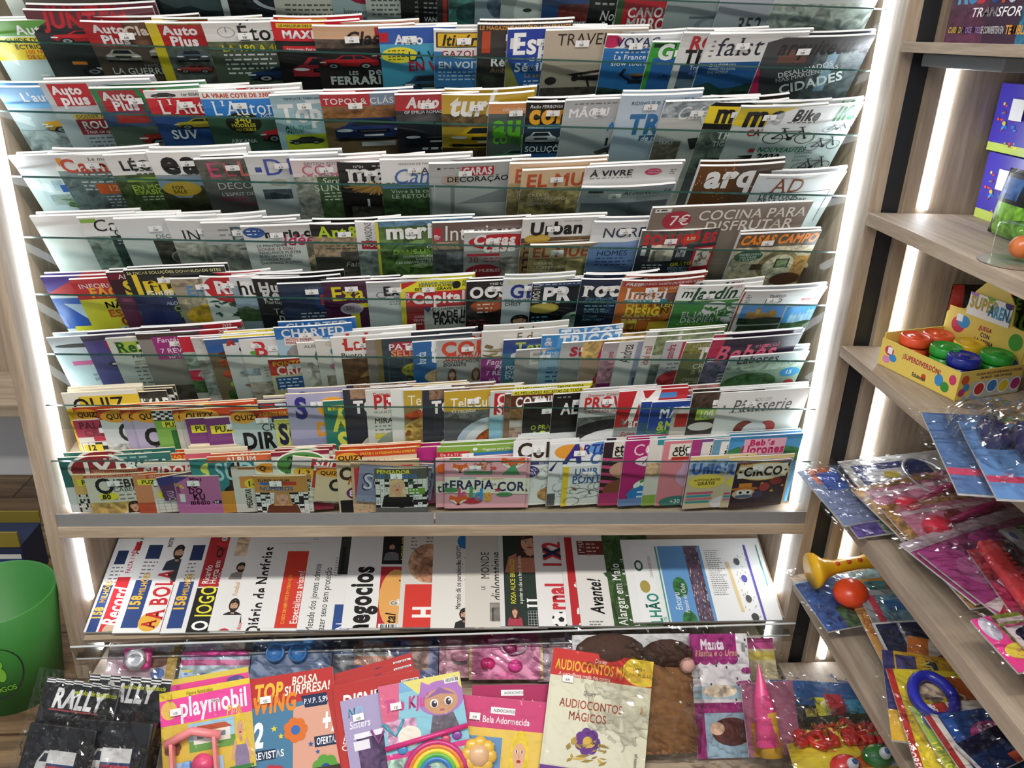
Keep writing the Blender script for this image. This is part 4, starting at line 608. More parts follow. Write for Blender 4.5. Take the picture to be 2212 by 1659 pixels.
4|-0.903|-0.008|0.22|1|0.0|0|magazine|overexposed white issue with a plum letter||Befefec;T;IT;.72;.1;.2;a3336e;b2;R;.55;.35;.9;.55;e8c02e;T;SOUL;.6;.36;.06;5a4a1a;b2;T;SPRIN;.6;.44;.06;5a4a1a;b2;R;.5;.55;1;1.3;e3e6dc;m;R;.55;.7;.6;.95;a67c44
4|-0.804|-0.008|0.21|1|0.0|0|magazine|white chic cottage issue in black script|6.50|B2f3f38;R;0;0;1;.36;e9e8e6;R;.02;.02;.18;.1;8fb84e;T;ART D;.6;.03;.05;777;;T;Can;0.11;.06;.19;1a1a1a;i s;T;CHI;0.3;.25;.12;2a2a2a;s;R;.0;.38;1;1.3;2e4440;m;R;0;.36;.25;1.3;8a9a92;m;L;.3;.44;.5;2;.03;b9c6c0;R;.3;.8;1;.86;1c2a28
4|-0.727|-0.011|0.22|1|0.0002|0|magazine|white minimalist issue with a dark stone photo|12.00|Bdcdfde;T;M;0.5;.14;.12;141414;b3;T;DECO;0.34;.3;.07;666;;R;.3;.4;1;1.3;4c4740;m;E;.55;.72;.13;.12;9fa3a0;E;.55;.72;.115;.105;5c5953
4|-0.617|-0.016|0.21|1|0.0|0|magazine|white interiors issue in thin serif letters|9.00|Bdedddb;T;TI;0.42;.08;.08;333;s;T;INT;0.12;.2;.17;222;s;R;0;.42;1;1.3;b4b3a8;m;R;.3;.5;.34;1.2;9a998e
4|-0.541|-0.02|0.21|1|0.0003|0|magazine|grey decor issue in teal outline capitals|8.20|Bbfbfbd;L;.16;.12;.2;4;.05;888;T;DE;0.27;.1;.24;3c5a5c;;R;0;.42;1;1.3;a1a19a;m;R;.3;.6;.7;1.3;8c8c86;m;R;.7;.5;1;1.3;5a5954
4|-0.454|-0.023|0.2|1|0.0|0|magazine|white handicraft issue with pink scribble|6.20|Be4e2de;E;.13;.14;.12;.12;2c5aa8;L;.05;.09;.16;2;.04;dfe6f2;T;marie cla;0.24;.12;.12;131313;b3;T;idées;0.42;.24;.16;cc2f66;i b1;T;LE PRINTEMPS;.12;.4;.05;444;;T;DONNE LE TON !;.12;.47;.05;8a3a4a;;T;TENDANCE PLÂTRE;.12;.54;.05;444;;T;BLEU JACINTHE;.12;.61;.05;444;;T;JOYEUSE PLUIE;.12;.68;.05;444;;T;SHOPPING À LYON;.12;.75;.05;444;;R;.68;.38;1;1.3;8a7f6c;m;E;.8;.75;.12;.12;c3ab8c;m
4|-0.301|-0.02|0.2|1|0.0|0|magazine|dark decor issue with lime title|5.60|B4d4944;R;0;0;1;.24;1c1b1a;T;Art&Dé;0.08;.06;.19;b7d02e;b2 s;R;0;.24;1;.66;b59a80;m;T;PAPIERS;.14;.34;.05;333;b1;L;.14;.42;.4;2;.03;554;R;.3;.55;1;1.3;57524b;m;T;Faites en;.34;.76;.1;dcdcd6;i s;T;toner;.5;.88;.1;d8d4a8;i s
4|-0.199|-0.013|0.2|0|0.0|0|magazine|narrow strip of a white issue with a red banner||Bdedddb;T;M;.25;.08;.22;8c9094;b1 s;T;MAISONS;.1;.36;.08;555;r-90;R;.05;.36;.8;.52;b5222e;T;NOUVEAU;.07;.4;.07;f0dcdc;b1;R;0;.56;.5;1.3;8f9a9a;m
4|-0.153|-0.001|0.22|1|0.003|0|magazine|leafy green craft issue with yellow spine|6.10|B4c6a3a;R;0;0;1;.1;5f8aa8;m;R;0;.1;1;1.3;4f6e38;m;M;leaves;0;.25;1;1.0;6f9150;R;0;0;.03;1.3;d6cf4a;T;marie c;.1;.12;.16;f0f2ee;b3;T;mm;.82;.24;.12;e6ece4;i;T;COMME;.52;.46;.05;eef2ea;b1;T;DANS UN RÊ;.16;.52;.085;9ec84a;b2;T;ONIRIQUES, POÉTIQUES;.26;.63;.04;eef2ea;b1;T;FANTASTIQUES;.4;.69;.04;eef2ea;b1;T;CES CRÉATEURS QUI ENCHAN;.18;.74;.04;eef2ea;b1;T;NOTRE QUOTIDIEN;.38;.79;.04;eef2ea;b1
4|-0.025|-0.003|0.22|1|0.0|0|magazine|taupe interiors issue in thin white letters|3.50|B655650;R;0;0;1;.36;6e5c54;R;.01;.1;.1;.34;b8303a;T;VIP;.02;.32;.06;eee;b2 r-90;T;Interiores;.12;.08;.24;eeeae6;;R;0;.36;1;.5;a08a70;m;R;0;.5;1;1.3;4a4e52;m;R;.15;.55;.5;.8;6a7076;m
4|0.048|-0.033|0.17|1|0.0006|0|magazine|red oval home issue in front of the taupe one|2.50|B9a9c9a;R;0;0;1;.44;c7c6c4;E;.52;.24;.46;.2;c1242e;T;Cosas;.12;.08;.2;f4efec;b3 i;T;casa;.26;.28;.16;f4efec;b3 i;R;.04;.52;.5;.58;b13040;T;30;.06;.6;.13;a02a38;s;L;.28;.62;.4;2;.04;b44;R;.5;.62;1;1.3;8c8a82;m;E;.28;.98;.26;.2;8e2430;T;14 MUEBLES;.12;.9;.07;eedada;;R;.6;.8;.95;1.1;c5c2ba;m
4|0.18|0.013|0.19|1|0.0|0|magazine|white issue in heavy black letters with bookshelves|5.20|Bd9d8d4;T;WWW.URBAN;.5;.05;.03;888;;T;Urban;.1;.1;.22;131313;b3;R;0;.4;1;1.3;6b5136;m;E;.2;.42;.16;.1;b8963a;M;shelves;0;.5;1;.8;8c6a44;3a2a1e
4|0.202|-0.06|0.17|1|0.0052|0|magazine|small tan bedroom booklet below the black lettered title|2.50|Ba3946a;R;0;0;1;.36;cdb98e;T;EL MUEB;.04;.1;.22;b3542e;b2;R;0;.38;1;1.3;94855a;m;R;.55;.42;.78;1;beac78;m;R;.8;.42;1;1;6c8044;m;T;CREA EL;.08;.46;.07;e2d8c0;;T;DORMITORIO;.08;.56;.07;e2d8c0;;T;SOÑADO;.08;.66;.07;e2d8c0;
4|0.343|0.01|0.21|1|0.0|0|magazine|white and blue Nordic houses issue|14.75|B7d95bc;R;0;0;1;.42;e6e7e8;T;NORDI;.12;.14;.17;26364e;;Q;0;.5;1;.3;1;.6;0;.6;7d98c4;R;0;.5;1;1.3;6f8cba;T;HOMES;.1;.58;.1;27406c;;L;.1;.72;.5;3;.035;3b5688;R;.0;1.0;1;1.3;2c3a52;m
4|0.468|0.057|0.38|0|0.0|0|magazine|wide wrapped taupe cookery pack at the back||B7c7064;R;0;0;1;.02;8a7d70;E;.17;.14;.09;.1;a3283a;T;7€;.125;.09;.1;f0e2e2;b1;T;COCINA PARA;.3;.05;.1;dcd6ca;b1;T;DISFRUTAR;.36;.17;.1;dcd6ca;b1;R;.02;.01;.12;.05;d9d9d2;L;.03;.02;.08;1;.02;333
4|0.459|-0.015|0.19|1|0.008|0|magazine|dark craft issue with red capitals and gift sketch|2.50|B2c2f36;R;0;0;1;.3;5a5550;m;T;SOLUÇÕES;.04;.1;.17;c0262e;b3 s;E;.64;.17;.12;.09;c0401f;T;2,50;.58;.14;.06;f0e0c0;b1;M;photo;.16;.28;.3;.36;cfc8ba;6a655e;M;photo;.5;.34;.12;.22;b9bcc0;3a3f4a;T;GRÁTIS;.46;.68;.075;dcd23a;b2;T;ESQUEMAS;.44;.78;.06;8fb6d0;b1;T;MOLDES;.46;.86;.06;8fb6d0;b1;R;.72;.36;1;1.1;b3262e;R;.76;.4;.97;.8;ded4cc;M;leaves;.78;.44;.18;.32;8a7466;L;.1;.7;.3;4;.03;b9bcc0;R;.04;.3;.1;.5;ddd
4|0.693|-0.022|0.2|1|0.0|0|magazine|country houses issue in orange capitals at the right end|4.00|Bb3a486;R;0;0;1;.28;5f5448;m;T;CASAS CAMPO;.03;.05;.15;f28a1e;b3 i;R;0;.28;1;1.3;c9bfa4;m;E;.2;.46;.18;.12;2f5a44;T;MOBILIARIO;.08;.4;.045;cfe0d4;b1;T;VINTAGE;.1;.46;.045;cfe0d4;b1;T;Y RUSTICO;.1;.52;.045;cfe0d4;b1;E;.62;.68;.26;.32;8d7a58;m;E;.64;.72;.2;.27;d6cdb4;m;R;.58;.55;.76;.74;3a3a34;R;.6;.57;.74;.72;7f8f6a;m;R;.82;.5;1;1.1;b3874e;m;R;.28;.64;.42;.76;56452e;m;E;.8;1.0;.2;.14;5a3524
5|-0.909|-0.018|0.21|1|0.0|0|magazine|blue and red computing issue at the left end||Bd8dde2;R;0;0;1;.34;c9424a;Y;0;0;.4;0;0;.3;5a4aa0;T;info;.3;.12;.16;f2e4e4;b2;R;0;.4;.6;1;2f58b0;Y;.1;.5;.5;.55;.4;1;c2cee2;T;DON;.34;.7;.1;eef2f8;b2;T;NOV;.36;.81;.1;eef2f8;b2;R;.1;.95;1;1.3;e6dc3a;T;CONT;.34;1.02;.07;333;b2
5|-0.845|-0.018|0.21|1|0.0009|0|magazine|red and yellow spying warning computing issue||Be8d93a;R;0;0;1;.4;c8323a;T;INFORMÁTICA;.06;.1;.09;f2eaea;b1;T;FÁCIL;.14;.2;.15;f0a83a;b3;T;NÃO SE;.24;.46;.12;23301f;b2;T;ESPIA;.24;.62;.13;d2622a;b3;T;ONLI;.34;.78;.14;b8342a;b3;R;.3;.95;1;1.3;dfe6ec;T;Navegue com;.34;.97;.08;4a70b0;b1
5|-0.76|-0.001|0.19|1|0.0|0|magazine|purple tips guide with yellow letters||B6b3050;R;0;0;1;.48;3a1c28;R;.02;.02;.6;.14;6b2034;T;APPS;.12;.04;.09;eadada;b1;T;SI;.14;.2;.24;e6cf3a;b3;R;.06;.52;.18;.6;8a4a6a;T;RO;.2;.8;.09;d8e05a;b2;T;PE;.26;.9;.09;d8e05a;b2
5|-0.717|0.011|0.22|1|0.0028|0|magazine|navy internet guide with yellow title|3.20|B282f5c;R;0;0;1;.1;23251f;T;26 DICAS SOLUÇÕES DOWNLOADS SITES;.02;.03;.045;d8d49a;b1;T;Inte;.05;.12;.28;e3c63a;b3;R;0;.1;1;.46;2b2b2a;T;Inte;.05;.12;.27;e3c63a;b3;T;Gui@ da;.14;.37;.1;eeeae0;b2;R;0;.46;1;1.3;2c3364;R;.24;.55;1;1.05;36406e;T;ALOJE, E SALVA;.3;.58;.055;e6eaf4;b1;T;OS SE;.36;.66;.1;b4d03a;b2;T;FICHE;.4;.78;.1;b4d03a;b2;T;NO ARMAZEN;.44;.92;.055;dfe4f0;b1;T;MAIS SEGURO;.46;.99;.055;dfe4f0;b1
5|-0.622|-0.014|0.17|1|0.0009|0|magazine|greyish cover with a mustard blob painting|2.80|Ba79a88;R;0;.0;1;.2;b3a68e;m;T;En;.16;.2;.2;5f8fb8;b2;T;14;.72;.22;.16;2f7fc8;b2;E;.5;.62;.5;.2;c2b59a;m;E;.55;.9;.5;.3;c79f2e;m;E;.8;1.0;.2;.16;28406e;m
5|-0.555|-0.009|0.15|1|0.0015|0|magazine|white palm leaf issue with a red disc title|3.95|Bdde0de;E;.5;.3;.48;.42;c2242c;T;RH;.18;.14;.28;f2eeee;b3;T;o mundo das pessoas;.3;.48;.05;f0d8d8;;M;leaves;.1;.66;.6;.4;24503a;T;W;.74;.8;.2;d8b83a;b3;R;0;1.2;1;1.5;cfd2d0;m
5|-0.489|-0.01|0.16|1|0.0022|0|magazine|white landscape issue with thin lowercase title|4.00|B8d9ca6;R;0;0;1;.2;cfd2d4;R;.14;.1;1;.46;e9e9e6;T;hu;0.08;.13;.24;161616;b1;M;hills;0;.5;1;.6;9fb4c6;5d7448;3c5230;R;.4;.7;1;1.3;2a3f66;m
5|-0.437|-0.008|0.2|1|0.0042|0|magazine|black people management issue with grey headline|3.50|B1b1c1e;T;Hum;0.05;.1;.16;d2d2d0;b3;T;Res;0.07;.26;.16;d2d2d0;b3;T;Portugal;0.08;.45;.07;b9b9b7;b1;T;Tendên;.16;.62;.11;b9bcc0;;T;para;.2;.76;.11;b9bcc0;;T;do Tra;.24;.9;.11;d2d4d6;b1;T;Uma nova;.28;1.04;.07;a3a6a8;
5|-0.381|-0.016|0.2|1|0.0059|0|magazine|navy business issue with a small red title|3.90|B252f48;R;.05;.04;1;1.3;2a3654;R;.4;.1;1;.6;2f4a80;m;T;Fo;.45;.3;.17;b83a34;b2 s;T;A BOLSA DE VALORES;.3;.1;.04;8fa0b8;;L;.2;.64;.45;4;.035;b9c2d0
5|-0.28|-0.01|0.17|1|0.0034|0|magazine|plum economy weekly with yellow letters|5.50|B4b1c3e;T;Exa;0.1;.18;.28;e3d62a;b2;R;.34;.58;.9;.68;d8cc2a;R;.34;.68;.46;1.2;d8cc2a;T;1;.78;.58;.4;d8cc2a;b3;E;.36;.7;.16;.14;c9c2c9;E;.36;.7;.13;.11;b3a3b0;T;221;.28;.64;.07;8a3a5a;b2
5|-0.179|-0.013|0.17|1|0.0009|0|magazine|pale grey digest with a small portrait|9.20|Bc6cacc;T;Ex;0.22;.14;.2;151515;b2;T;DIGEST;.36;.4;.07;222;;E;.2;.34;.08;.08;777;E;.2;.34;.06;.06;c6cacc;L;.3;.5;.6;2;.03;777;M;man;.45;.62;.5;.5;3a3f48
5|-0.101|-0.013|0.17|2|0.0006|0|magazine|yellow framed business monthly with red title|5.50|Bd9cf3c;R;0;0;1;.24;e6df3a;Y;.02;.02;.24;.02;.02;.2;c22a34;T;UKRAINE: NOTRE;.26;.04;.055;2f5a8a;b1;T;DETTE VA FLAMBER;.26;.1;.05;222;b1;T;EST-CE SI GRAVE ?;.2;.17;.06;161616;b2;E;.78;.13;.06;.09;161616;T;APPL;.86;.03;.07;2f7a4a;b1;T;POUR;.86;.11;.06;222;b1;R;.07;.26;1;.68;c2242e;T;Capital;.16;.3;.22;f4f0ee;b3;T;Capital;.05;.5;.07;eee;b1 r-90;R;.07;.6;1;1.4;98242c;R;.32;.64;1;1.4;b9bab6;Y;.3;.64;.42;.64;.38;.78;333a6a;T;LES CHAMPIONS DU;.4;.66;.07;1c1c1c;b1;T;MADE IN;.44;.76;.14;181818;b3;T;FRANCE;.46;.93;.14;181818;b3;T;LUXE;.18;.84;.05;eadada;b1;T;TEXTILE;.16;.93;.05;eadada;b1;T;HIGH-TECH;.15;1.02;.05;eadada;b1
5|0.054|-0.008|0.17|1|0.0|0|magazine|black music special with white letters and a face|19.95|B1a1617;T;THE ULTIM;.32;.05;.06;eee;b1 s;T;OOST;.05;.17;.22;f2f2f0;b3;E;.75;.55;.34;.3;8a5a44;m;E;.78;.82;.4;.3;2a1a18;m;E;.3;.62;.24;.16;a6482e;E;.3;.62;.2;.13;b85a38;L;.16;.56;.28;3;.05;f0d8c0;L;.04;.95;.42;6;.05;7a2a2e
5|0.141|-0.003|0.17|1|0.0|0|magazine|white music special with two musicians|14.99|Bc0c8ce;T;RECORD COLLECTOR PRESEN;.06;.03;.09;d8d06a;s;T;GE;.1;.16;.26;1f2c78;b2 s;T;TREASURE;.03;.48;.07;333;b1;T;CHEST;.04;.56;.07;333;b1;M;man;.5;.4;.6;.7;1d1a1c;M;man;.0;.86;.55;.5;2a2422
5|0.209|-0.008|0.17|2|0.0005|0|magazine|black prog rock issue with giant white letters|19.00|B12161c;R;0;0;1;.1;1d3a66;L;.1;.03;.8;1;.04;aab8d0;T;PR;.16;.16;.32;f2f3f4;b3;T;PROG MUSIC;.02;.5;.1;ddd;b1 r-90;E;.2;.64;.22;.13;b39a3f;E;.2;.64;.19;.1;cdb85a;M;astro;.48;.7;.5;.5;8fb09c;L;.04;.84;.36;3;.05;4f93a8
5|0.325|-0.0|0.18|2|0.0|0|magazine|navy rock music issue with white lowercase title|7.60|B17202e;R;.0;.0;.6;.2;1d2a44;R;.4;.1;1;.4;1b2a4a;m;T;rock;.05;.1;.24;f2f0ec;b3 s;T;JON SPENCER;.1;.42;.055;5f93b0;b1;T;& THE HITMAKERS;.1;.49;.05;5f93b0;b1;R;.4;.4;1;1.3;1c3050;m;L;.1;.6;.5;2;.04;6fa3b8;T;ORVILLE PECK;.1;.72;.05;6fa3b8;b1;T;FATHER;.1;.84;.05;6fa3b8;b1;T;JOHN MISTY;.1;.91;.05;6fa3b8;b1;E;.95;.42;.12;.1;a8806c
5|0.421|0.002|0.2|2|0.0|0|magazine|orange digital art issue with red banner|11.99|Bc26a2c;R;.02;.02;1;.14;b32630;T;FREE!;.05;.045;.075;f2ece8;b2 i;T;BACKPACK WORTH £90 FOR NEW SUBSCRIBERS;.22;.05;.055;f2ece8;b1;T;NO.1 FOR DIGITAL AR;.3;.16;.055;efe0d0;s;T;Imagi;.08;.2;.2;f0ece6;b2 s;R;.5;.3;1;.62;6a4a4a;m;R;.1;.43;.62;.49;2a8a96;T;IMPROVE YOUR;.12;.435;.05;dff0f0;b1 i;T;CHARACTER;.12;.5;.09;ead43a;b2;T;DESIGN;.12;.61;.14;ead43a;b3;L;.1;.77;.5;2;.035;e6cfa0;M;man;.6;.5;.5;.6;2a1c1c;M;photo;.1;.86;.2;.2;d8c04a;8a5a2a;R;.45;.9;1;1.3;d2b03a;T;YOUR;.2;1.06;.08;222;b2
5|0.563|-0.017|0.21|1|0.0|0|magazine|green apple blossom garden issue with white head|4.20|B4f8f4c;R;0;0;1;.3;e9ebe8;T;Nº1 EN JARDINERIA;.04;.03;.025;777;;T;Nº297;.6;.02;.05;c06a6a;;T;mi;.05;.1;.11;1a3a24;i b1;T;Jardín;0.18;.05;.2;1d4a2c;i b2;L;.2;.26;.7;1;.02;555;E;.5;.42;.14;.1;e6e2e2;E;.44;.5;.09;.08;eadfe2;E;.8;.46;.15;.12;e9e6e8;E;.86;.6;.13;.12;e4e0e4;E;.72;.68;.1;.1;dcd8dc;E;.95;.42;.1;.1;c22a44;T;EL JARDÍN;.12;.52;.1;f2f5f0;s b1;T;DESPIERTA;.12;.64;.1;f2f5f0;s b1;L;.1;.77;.6;1;.03;b8d03a;M;leaves;.4;.4;.5;.3;3f7a34
5|0.722|-0.024|0.21|2|0.0|0|magazine|white garden issue with two castle photos at the right end|6.90|Be2e4e4;R;0;.02;.02;1.3;b33a34;T;TUDO;.32;.1;.065;444;;T;JARD;.3;.19;.085;333;;L;.06;.1;.06;5;.02;555;R;.75;.22;1;.27;d88a90;m;M;castle;.06;.32;.54;.4;5f93d8;c9953f;2f4028;M;castle;.62;.38;.5;.5;4a9ae0;9fc2da;3a5a34;M;photo;.08;.74;.52;.4;3f4c34;26301f
6|-0.92|-0.017|0.21|1|0.0|0|magazine|pale yoga issue with a black limb silhouette||Bc2d0d8;E;.3;.18;.26;.04;2a2c30;Y;.6;.02;.7;.1;.4;.42;1f2226;Y;.7;.1;.42;.4;.3;.6;1f2226;T;JO;.5;.3;.08;333;s;R;.14;.48;.75;.56;d25a9a;T;IGA;.5;.64;.08;4a5a66;;T;uma ferr;.3;.72;.06;4a5a66;;T;port COV;.3;.8;.07;4a5a66;;R;.82;0;1;1.3;17181a
6|-0.841|-0.007|0.2|1|0.0|0|magazine|violet issue with red letters and a flower branch|4.20|B55508e;R;0;0;1;.12;2e2a52;T;~;.5;.0;.1;d8b83a;b2;R;.1;.14;1;.4;4a4288;T;VIS;.2;.18;.22;c8323a;b2 i;L;.24;.1;.5;1;.04;aab;M;branch;.2;.46;.7;.6;2a2230
6|-0.787|-0.018|0.21|1|0.0|0|magazine|pale practical issue with a lime title band|3.80|Bc3cac6;R;0;0;1;.36;cfd2c4;R;.1;.08;1;.3;a9c24a;T;Reiki;0.07;.1;.17;1f5a2e;b2 s;T;PRÁTICO;.2;.33;.07;222;;T;SINTO-ME;.2;.46;.035;8a7a3a;b1;T;PERTURBADO!?;.2;.51;.035;8a7a3a;b1;L;.18;.58;.45;6;.04;777;E;.85;.62;.2;.16;c0a088;m
6|-0.716|-0.005|0.23|2|0.0|0|magazine|wrapped grey cookery bundle with a magenta promotion sticker|13.50|B8f8a84;R;0;0;1;.1;4a3c38;R;.62;-.0;1;.08;b02a30;T;209;.8;.01;.06;eadada;i;R;.14;.06;.66;.46;a2347e;T;Fantástica;.18;.08;.08;f4e6f0;i b1;T;Promoção;.28;.17;.08;f4e6f0;i b1;T;7 REVISTAS;.18;.27;.08;f4e6f0;b1;T;só 13.50€;.24;.37;.07;f4e6f0;;E;.75;.8;.28;.2;bcb4aa;m;E;.75;.78;.2;.12;c98a6a;m;R;0;.94;1;1.3;55504a;m
6|-0.622|-0.014|0.18|0|0.0|0|magazine|pink spined recipes booklet||Bc6c8c0;R;0;0;.42;.34;c8283c;T;ELENA;.16;.3;.1;f2dcdc;b1 r-90;R;0;.36;.5;.72;8fa59a;m;R;.0;.76;.5;1.0;c22a4a;T;42;.1;.8;.14;f2dcdc;b2;R;.0;1.0;.6;1.3;4c6a44;m
6|-0.591|-0.011|0.19|0|0.0012|0|magazine|white weekly with a coral letter||Bd5d3cf;T;WW;.1;.04;.1;999;;T;R;.18;.16;.24;d8664a;b2 i;R;.0;.5;1;1.3;9aa09e;m;R;.2;.7;.5;.9;7a5c50
6|-0.561|-0.012|0.2|1|0.0025|0|magazine|blue and red recipe issue with salads||B7c6a52;R;0;0;1;.3;2f62a8;T;A;.2;.06;.26;c0392b;b3;E;.3;.36;.2;.1;6a3424;m;R;.1;.46;1;.6;b5532e;m;E;.4;.75;.3;.14;b8482e;m;E;.45;.98;.3;.14;8fae4a;m;R;.1;1.1;1;1.4;3f6a30;m
6|-0.521|-0.007|0.21|1|0.0027|0|magazine|yellow headed knitting issue with tiny hearts|3.50|Bd2d4d4;R;0;0;1;.12;e8cf3a;T;NOUVEAU CRÉATIONS EN PAR;.06;.03;.055;4a5a1a;b1;E;.36;.26;.2;.1;222;E;.36;.24;.18;.08;e6d43a;T;PO;.2;.34;.15;2f2560;b2;R;.18;.5;.8;.62;d9d23a;T;MOTIVO;.2;.51;.05;222;b2;T;INÉDIT;.2;.57;.05;222;b2;M;hearts;.1;.68;.8;.5;a86a5a;T;2;.5;1.1;.24;262a44;b3;E;.5;.7;.4;.08;9fb4c2;m
6|-0.482|-0.018|0.21|1|0.003|0|magazine|white baby issue with a red and green title|4.00|Bdfdfda;T;B;0.14;.08;.24;c8323a;b2;T;A;0.4;.12;.2;5fa844;b2;E;.14;.26;.05;.04;5fa844;L;.3;.4;.6;1;.05;333;R;.16;.5;.55;.82;cfcfca;L;.2;.55;.3;4;.03;999;E;.38;.98;.28;.14;cdb09a;m;R;.0;.84;1;1.3;b5aca2;m
6|-0.395|0.023|0.18|1|0.0|0|magazine|blue charted stitching issue with an elephant|11.99|Ba9c6d8;R;0;0;1;.28;2c78c2;T;CHARTED;.08;.06;.16;f2f5f8;b2;R;.1;.24;.6;.42;e8ded8;T;WITH YOUR;.12;.26;.055;c0392b;b1;T;MAGAZINE;.12;.33;.055;c0392b;b1;T;12 BRIG;.64;.28;.1;eef4f8;;E;.4;.6;.3;.17;8a8784;E;.28;.54;.14;.14;9c9894;R;.2;.78;.8;.9;2a5c86
6|-0.423|-0.08|0.15|0|0.0079|0|magazine|small baby cross stitch booklet in red and yellow|2.05|Bcfc6a0;R;0;0;1;.44;c5362a;T;PONTO CRUZ;.06;.06;.12;eac43a;b2;T;CRIAN;.1;.22;.2;f2ece6;b2;R;.06;.5;.6;.86;2f5c9a;L;.1;.55;.4;4;.05;dfe6f2;E;.85;.7;.2;.14;e2c83a;E;.8;.86;.25;.14;4a86c0
6|-0.348|-0.026|0.16|1|0.0041|0|magazine|white stitching album with a teapot photo|4.90|Bd8d6d0;T;ALBUM COLEC;.1;.05;.08;777;;T;C;.2;.18;.28;4a7a5a;i b1;R;.1;.5;1;1.3;c6c3bd;m;E;.6;.8;.3;.16;8a9a94;E;.62;.62;.14;.12;8a5a44;m;E;.62;.74;.22;.05;4a4440
6|-0.304|-0.019|0.16|1|0.0038|0|magazine|white collection booklet with teal ring title|5.00|Bd6d4cc;T;Colecção;.14;.04;.08;b09a5a;i;E;.5;.28;.3;.18;3f8a94;E;.5;.28;.2;.1;d6d4cc;E;.42;.66;.26;.13;c8849a;R;.1;.9;1;1.3;9a948a;m
6|-0.266|-0.006|0.19|2|0.0042|0|magazine|white cross stitch issue with a red bold title|4.90|Be4e2dc;E;.16;.14;.03;.03;c0302c;T;Lab;0.15;.06;.2;c4302c;b3 s;T;Punto de Cr;.1;.34;.1;444;b1;R;.1;.46;1;1.3;6a4a34;m;Y;.3;.9;.6;.46;.75;.8;a9844f;Y;.55;.5;1;.5;1;.62;c9c2b4;E;.9;.62;.14;.1;9a3a2a
6|-0.185|-0.012|0.18|0|0.0|0|magazine|taupe issue with rounded white letters||B958980;T;C;.14;.08;.24;e6e2da;b2;T;de;.14;.34;.1;eae6de;b1;T;fer;.16;.5;.13;222;b2;R;.4;.5;1;1.3;7d746c;m
6|-0.159|-0.008|0.23|2|0.0018|0|magazine|dark pattern issue with a red tilted title plate|10.00|B38424a;R;0;0;.05;1.3;8a7a4a;R;.16;.08;.9;.36;b32c40;T;PATRONE;0.12;.11;.11;f2e6e6;b2;T;SELEC;0.14;.23;.11;e0a06a;b2;M;grid;.1;.36;.9;.9;56626a;E;.44;.6;.2;.14;a9a83a;L;.3;.53;.28;4;.04;6a6a2a;T;12 MODEL;.3;1.02;.08;8fa0aa;b1
6|-0.074|-0.023|0.15|1|0.0|0|magazine|blue sewing issue with a big white letter|5.95|B2f66a2;T;burda;.06;.6;.15;dfe8f2;b1 r-90;T;b;.3;.06;.42;f2f5f8;b3;E;.58;.98;.4;.24;d9b88a;L;.36;.86;.4;4;.05;8a4a2a;T;MODELO;.1;1.26;.08;8fb6d8;b1
6|-0.016|-0.014|0.2|2|0.0|0|magazine|grey sewing issue with a red orange title|6.99|Baeaca8;R;0;0;1;.42;c6c4c2;T;COU;.06;.07;.24;d8482a;b3;T;actuelle;.1;.3;.12;d8482a;i b1;T;COUSEZ POUR LES;.08;.44;.06;333;b1;T;ENFANTS;.08;.51;.06;333;b1;M;woman;.56;.1;.55;.8;7a6a60;M;girl;.06;.62;.26;.5;d6d2cc;M;girl;.36;.62;.26;.5;cfcaca
6|0.093|0.014|0.21|1|0.0|0|magazine|wrapped white pattern pack with a magenta promotion sticker|13.50|Bdcdad2;T;F d;.4;.06;.14;6a5a4a;s;M;leaves;.06;.26;.8;.24;8a7a4a;R;0;.5;.7;1.05;9a3286;T;Fantástica;.06;.54;.1;f4e6f0;i b1;T;Promoção;.16;.65;.1;f4e6f0;i b1;T;7 REVISTAS;.06;.77;.09;f4e6f0;b1;T;só 13.50€;.1;.9;.08;f4e6f0;
6|0.145|-0.009|0.17|1|0.0|0|magazine|blue trends issue with lime lettering||B3a6c8c;R;0;0;1;.34;2c4a8c;T;Tenda;.18;.1;.22;b9cf5a;b2 s;E;.22;.42;.1;.09;e6e6e6;T;POUR;.06;.66;.09;dfe8f2;b1;T;JOURN;.06;.78;.09;dfe8f2;b1;T;ENSOL;.06;.9;.09;dfe8f2;b1;R;0;1.05;1;1.3;4f8a5a;m
6|0.177|-0.04|0.2|1|0.0011|0|magazine|grey issue with pale ghost letters|8.95|B9c9a98;R;0;0;1;.46;aeaca8;T;El;.16;.06;.26;d8d8d4;b2 s;T;ÉNERGEST;.12;.36;.06;ddd;;M;woman;.42;.36;.6;.9;2a2626
6|0.238|0.004|0.2|1|0.0|0|magazine|sky blue knitting issue in bold white capitals|5.90|B8fb2c6;R;0;0;1;.4;3f8ccc;R;.2;.02;1;.28;5aa2da;T;&;.04;.06;.14;eef;b2;T;TRICOT;.22;.04;.24;f2f5f8;b2 s;T;TENDANCES;.08;.34;.05;dfe8f0;b1;T;47;.3;.44;.18;2a6fae;i b2;T;DESIGNS EXCLUSIFS;.1;.66;.06;27608c;b1;L;.1;.76;.6;6;.05;27608c
6|0.288|-0.014|0.16|1|0.0|0|magazine|pale knitting issue with a woman in a blue waistcoat|4.50|B9a9c98;R;0;0;1;.44;bcc0bc;T;sabri;.14;.08;.26;b82a44;b2;R;.3;.3;.95;.42;8a2a3c;M;woman;.3;.46;.7;.8;2a8aa2;R;0;1.06;1;1.5;8a7a5a;m
6|0.341|-0.013|0.16|1|0.0|0|magazine|peach knitting issue with a reclining woman|4.50|Bb09480;R;0;0;1;.48;c9ab6a;m;T;P;.24;.1;.34;c22a64;b3 i;M;woman;.2;.46;.8;.7;b83a4a;R;0;1.1;1;1.5;b5653f;m;T;Punto;.1;1.14;.1;eadfd2;
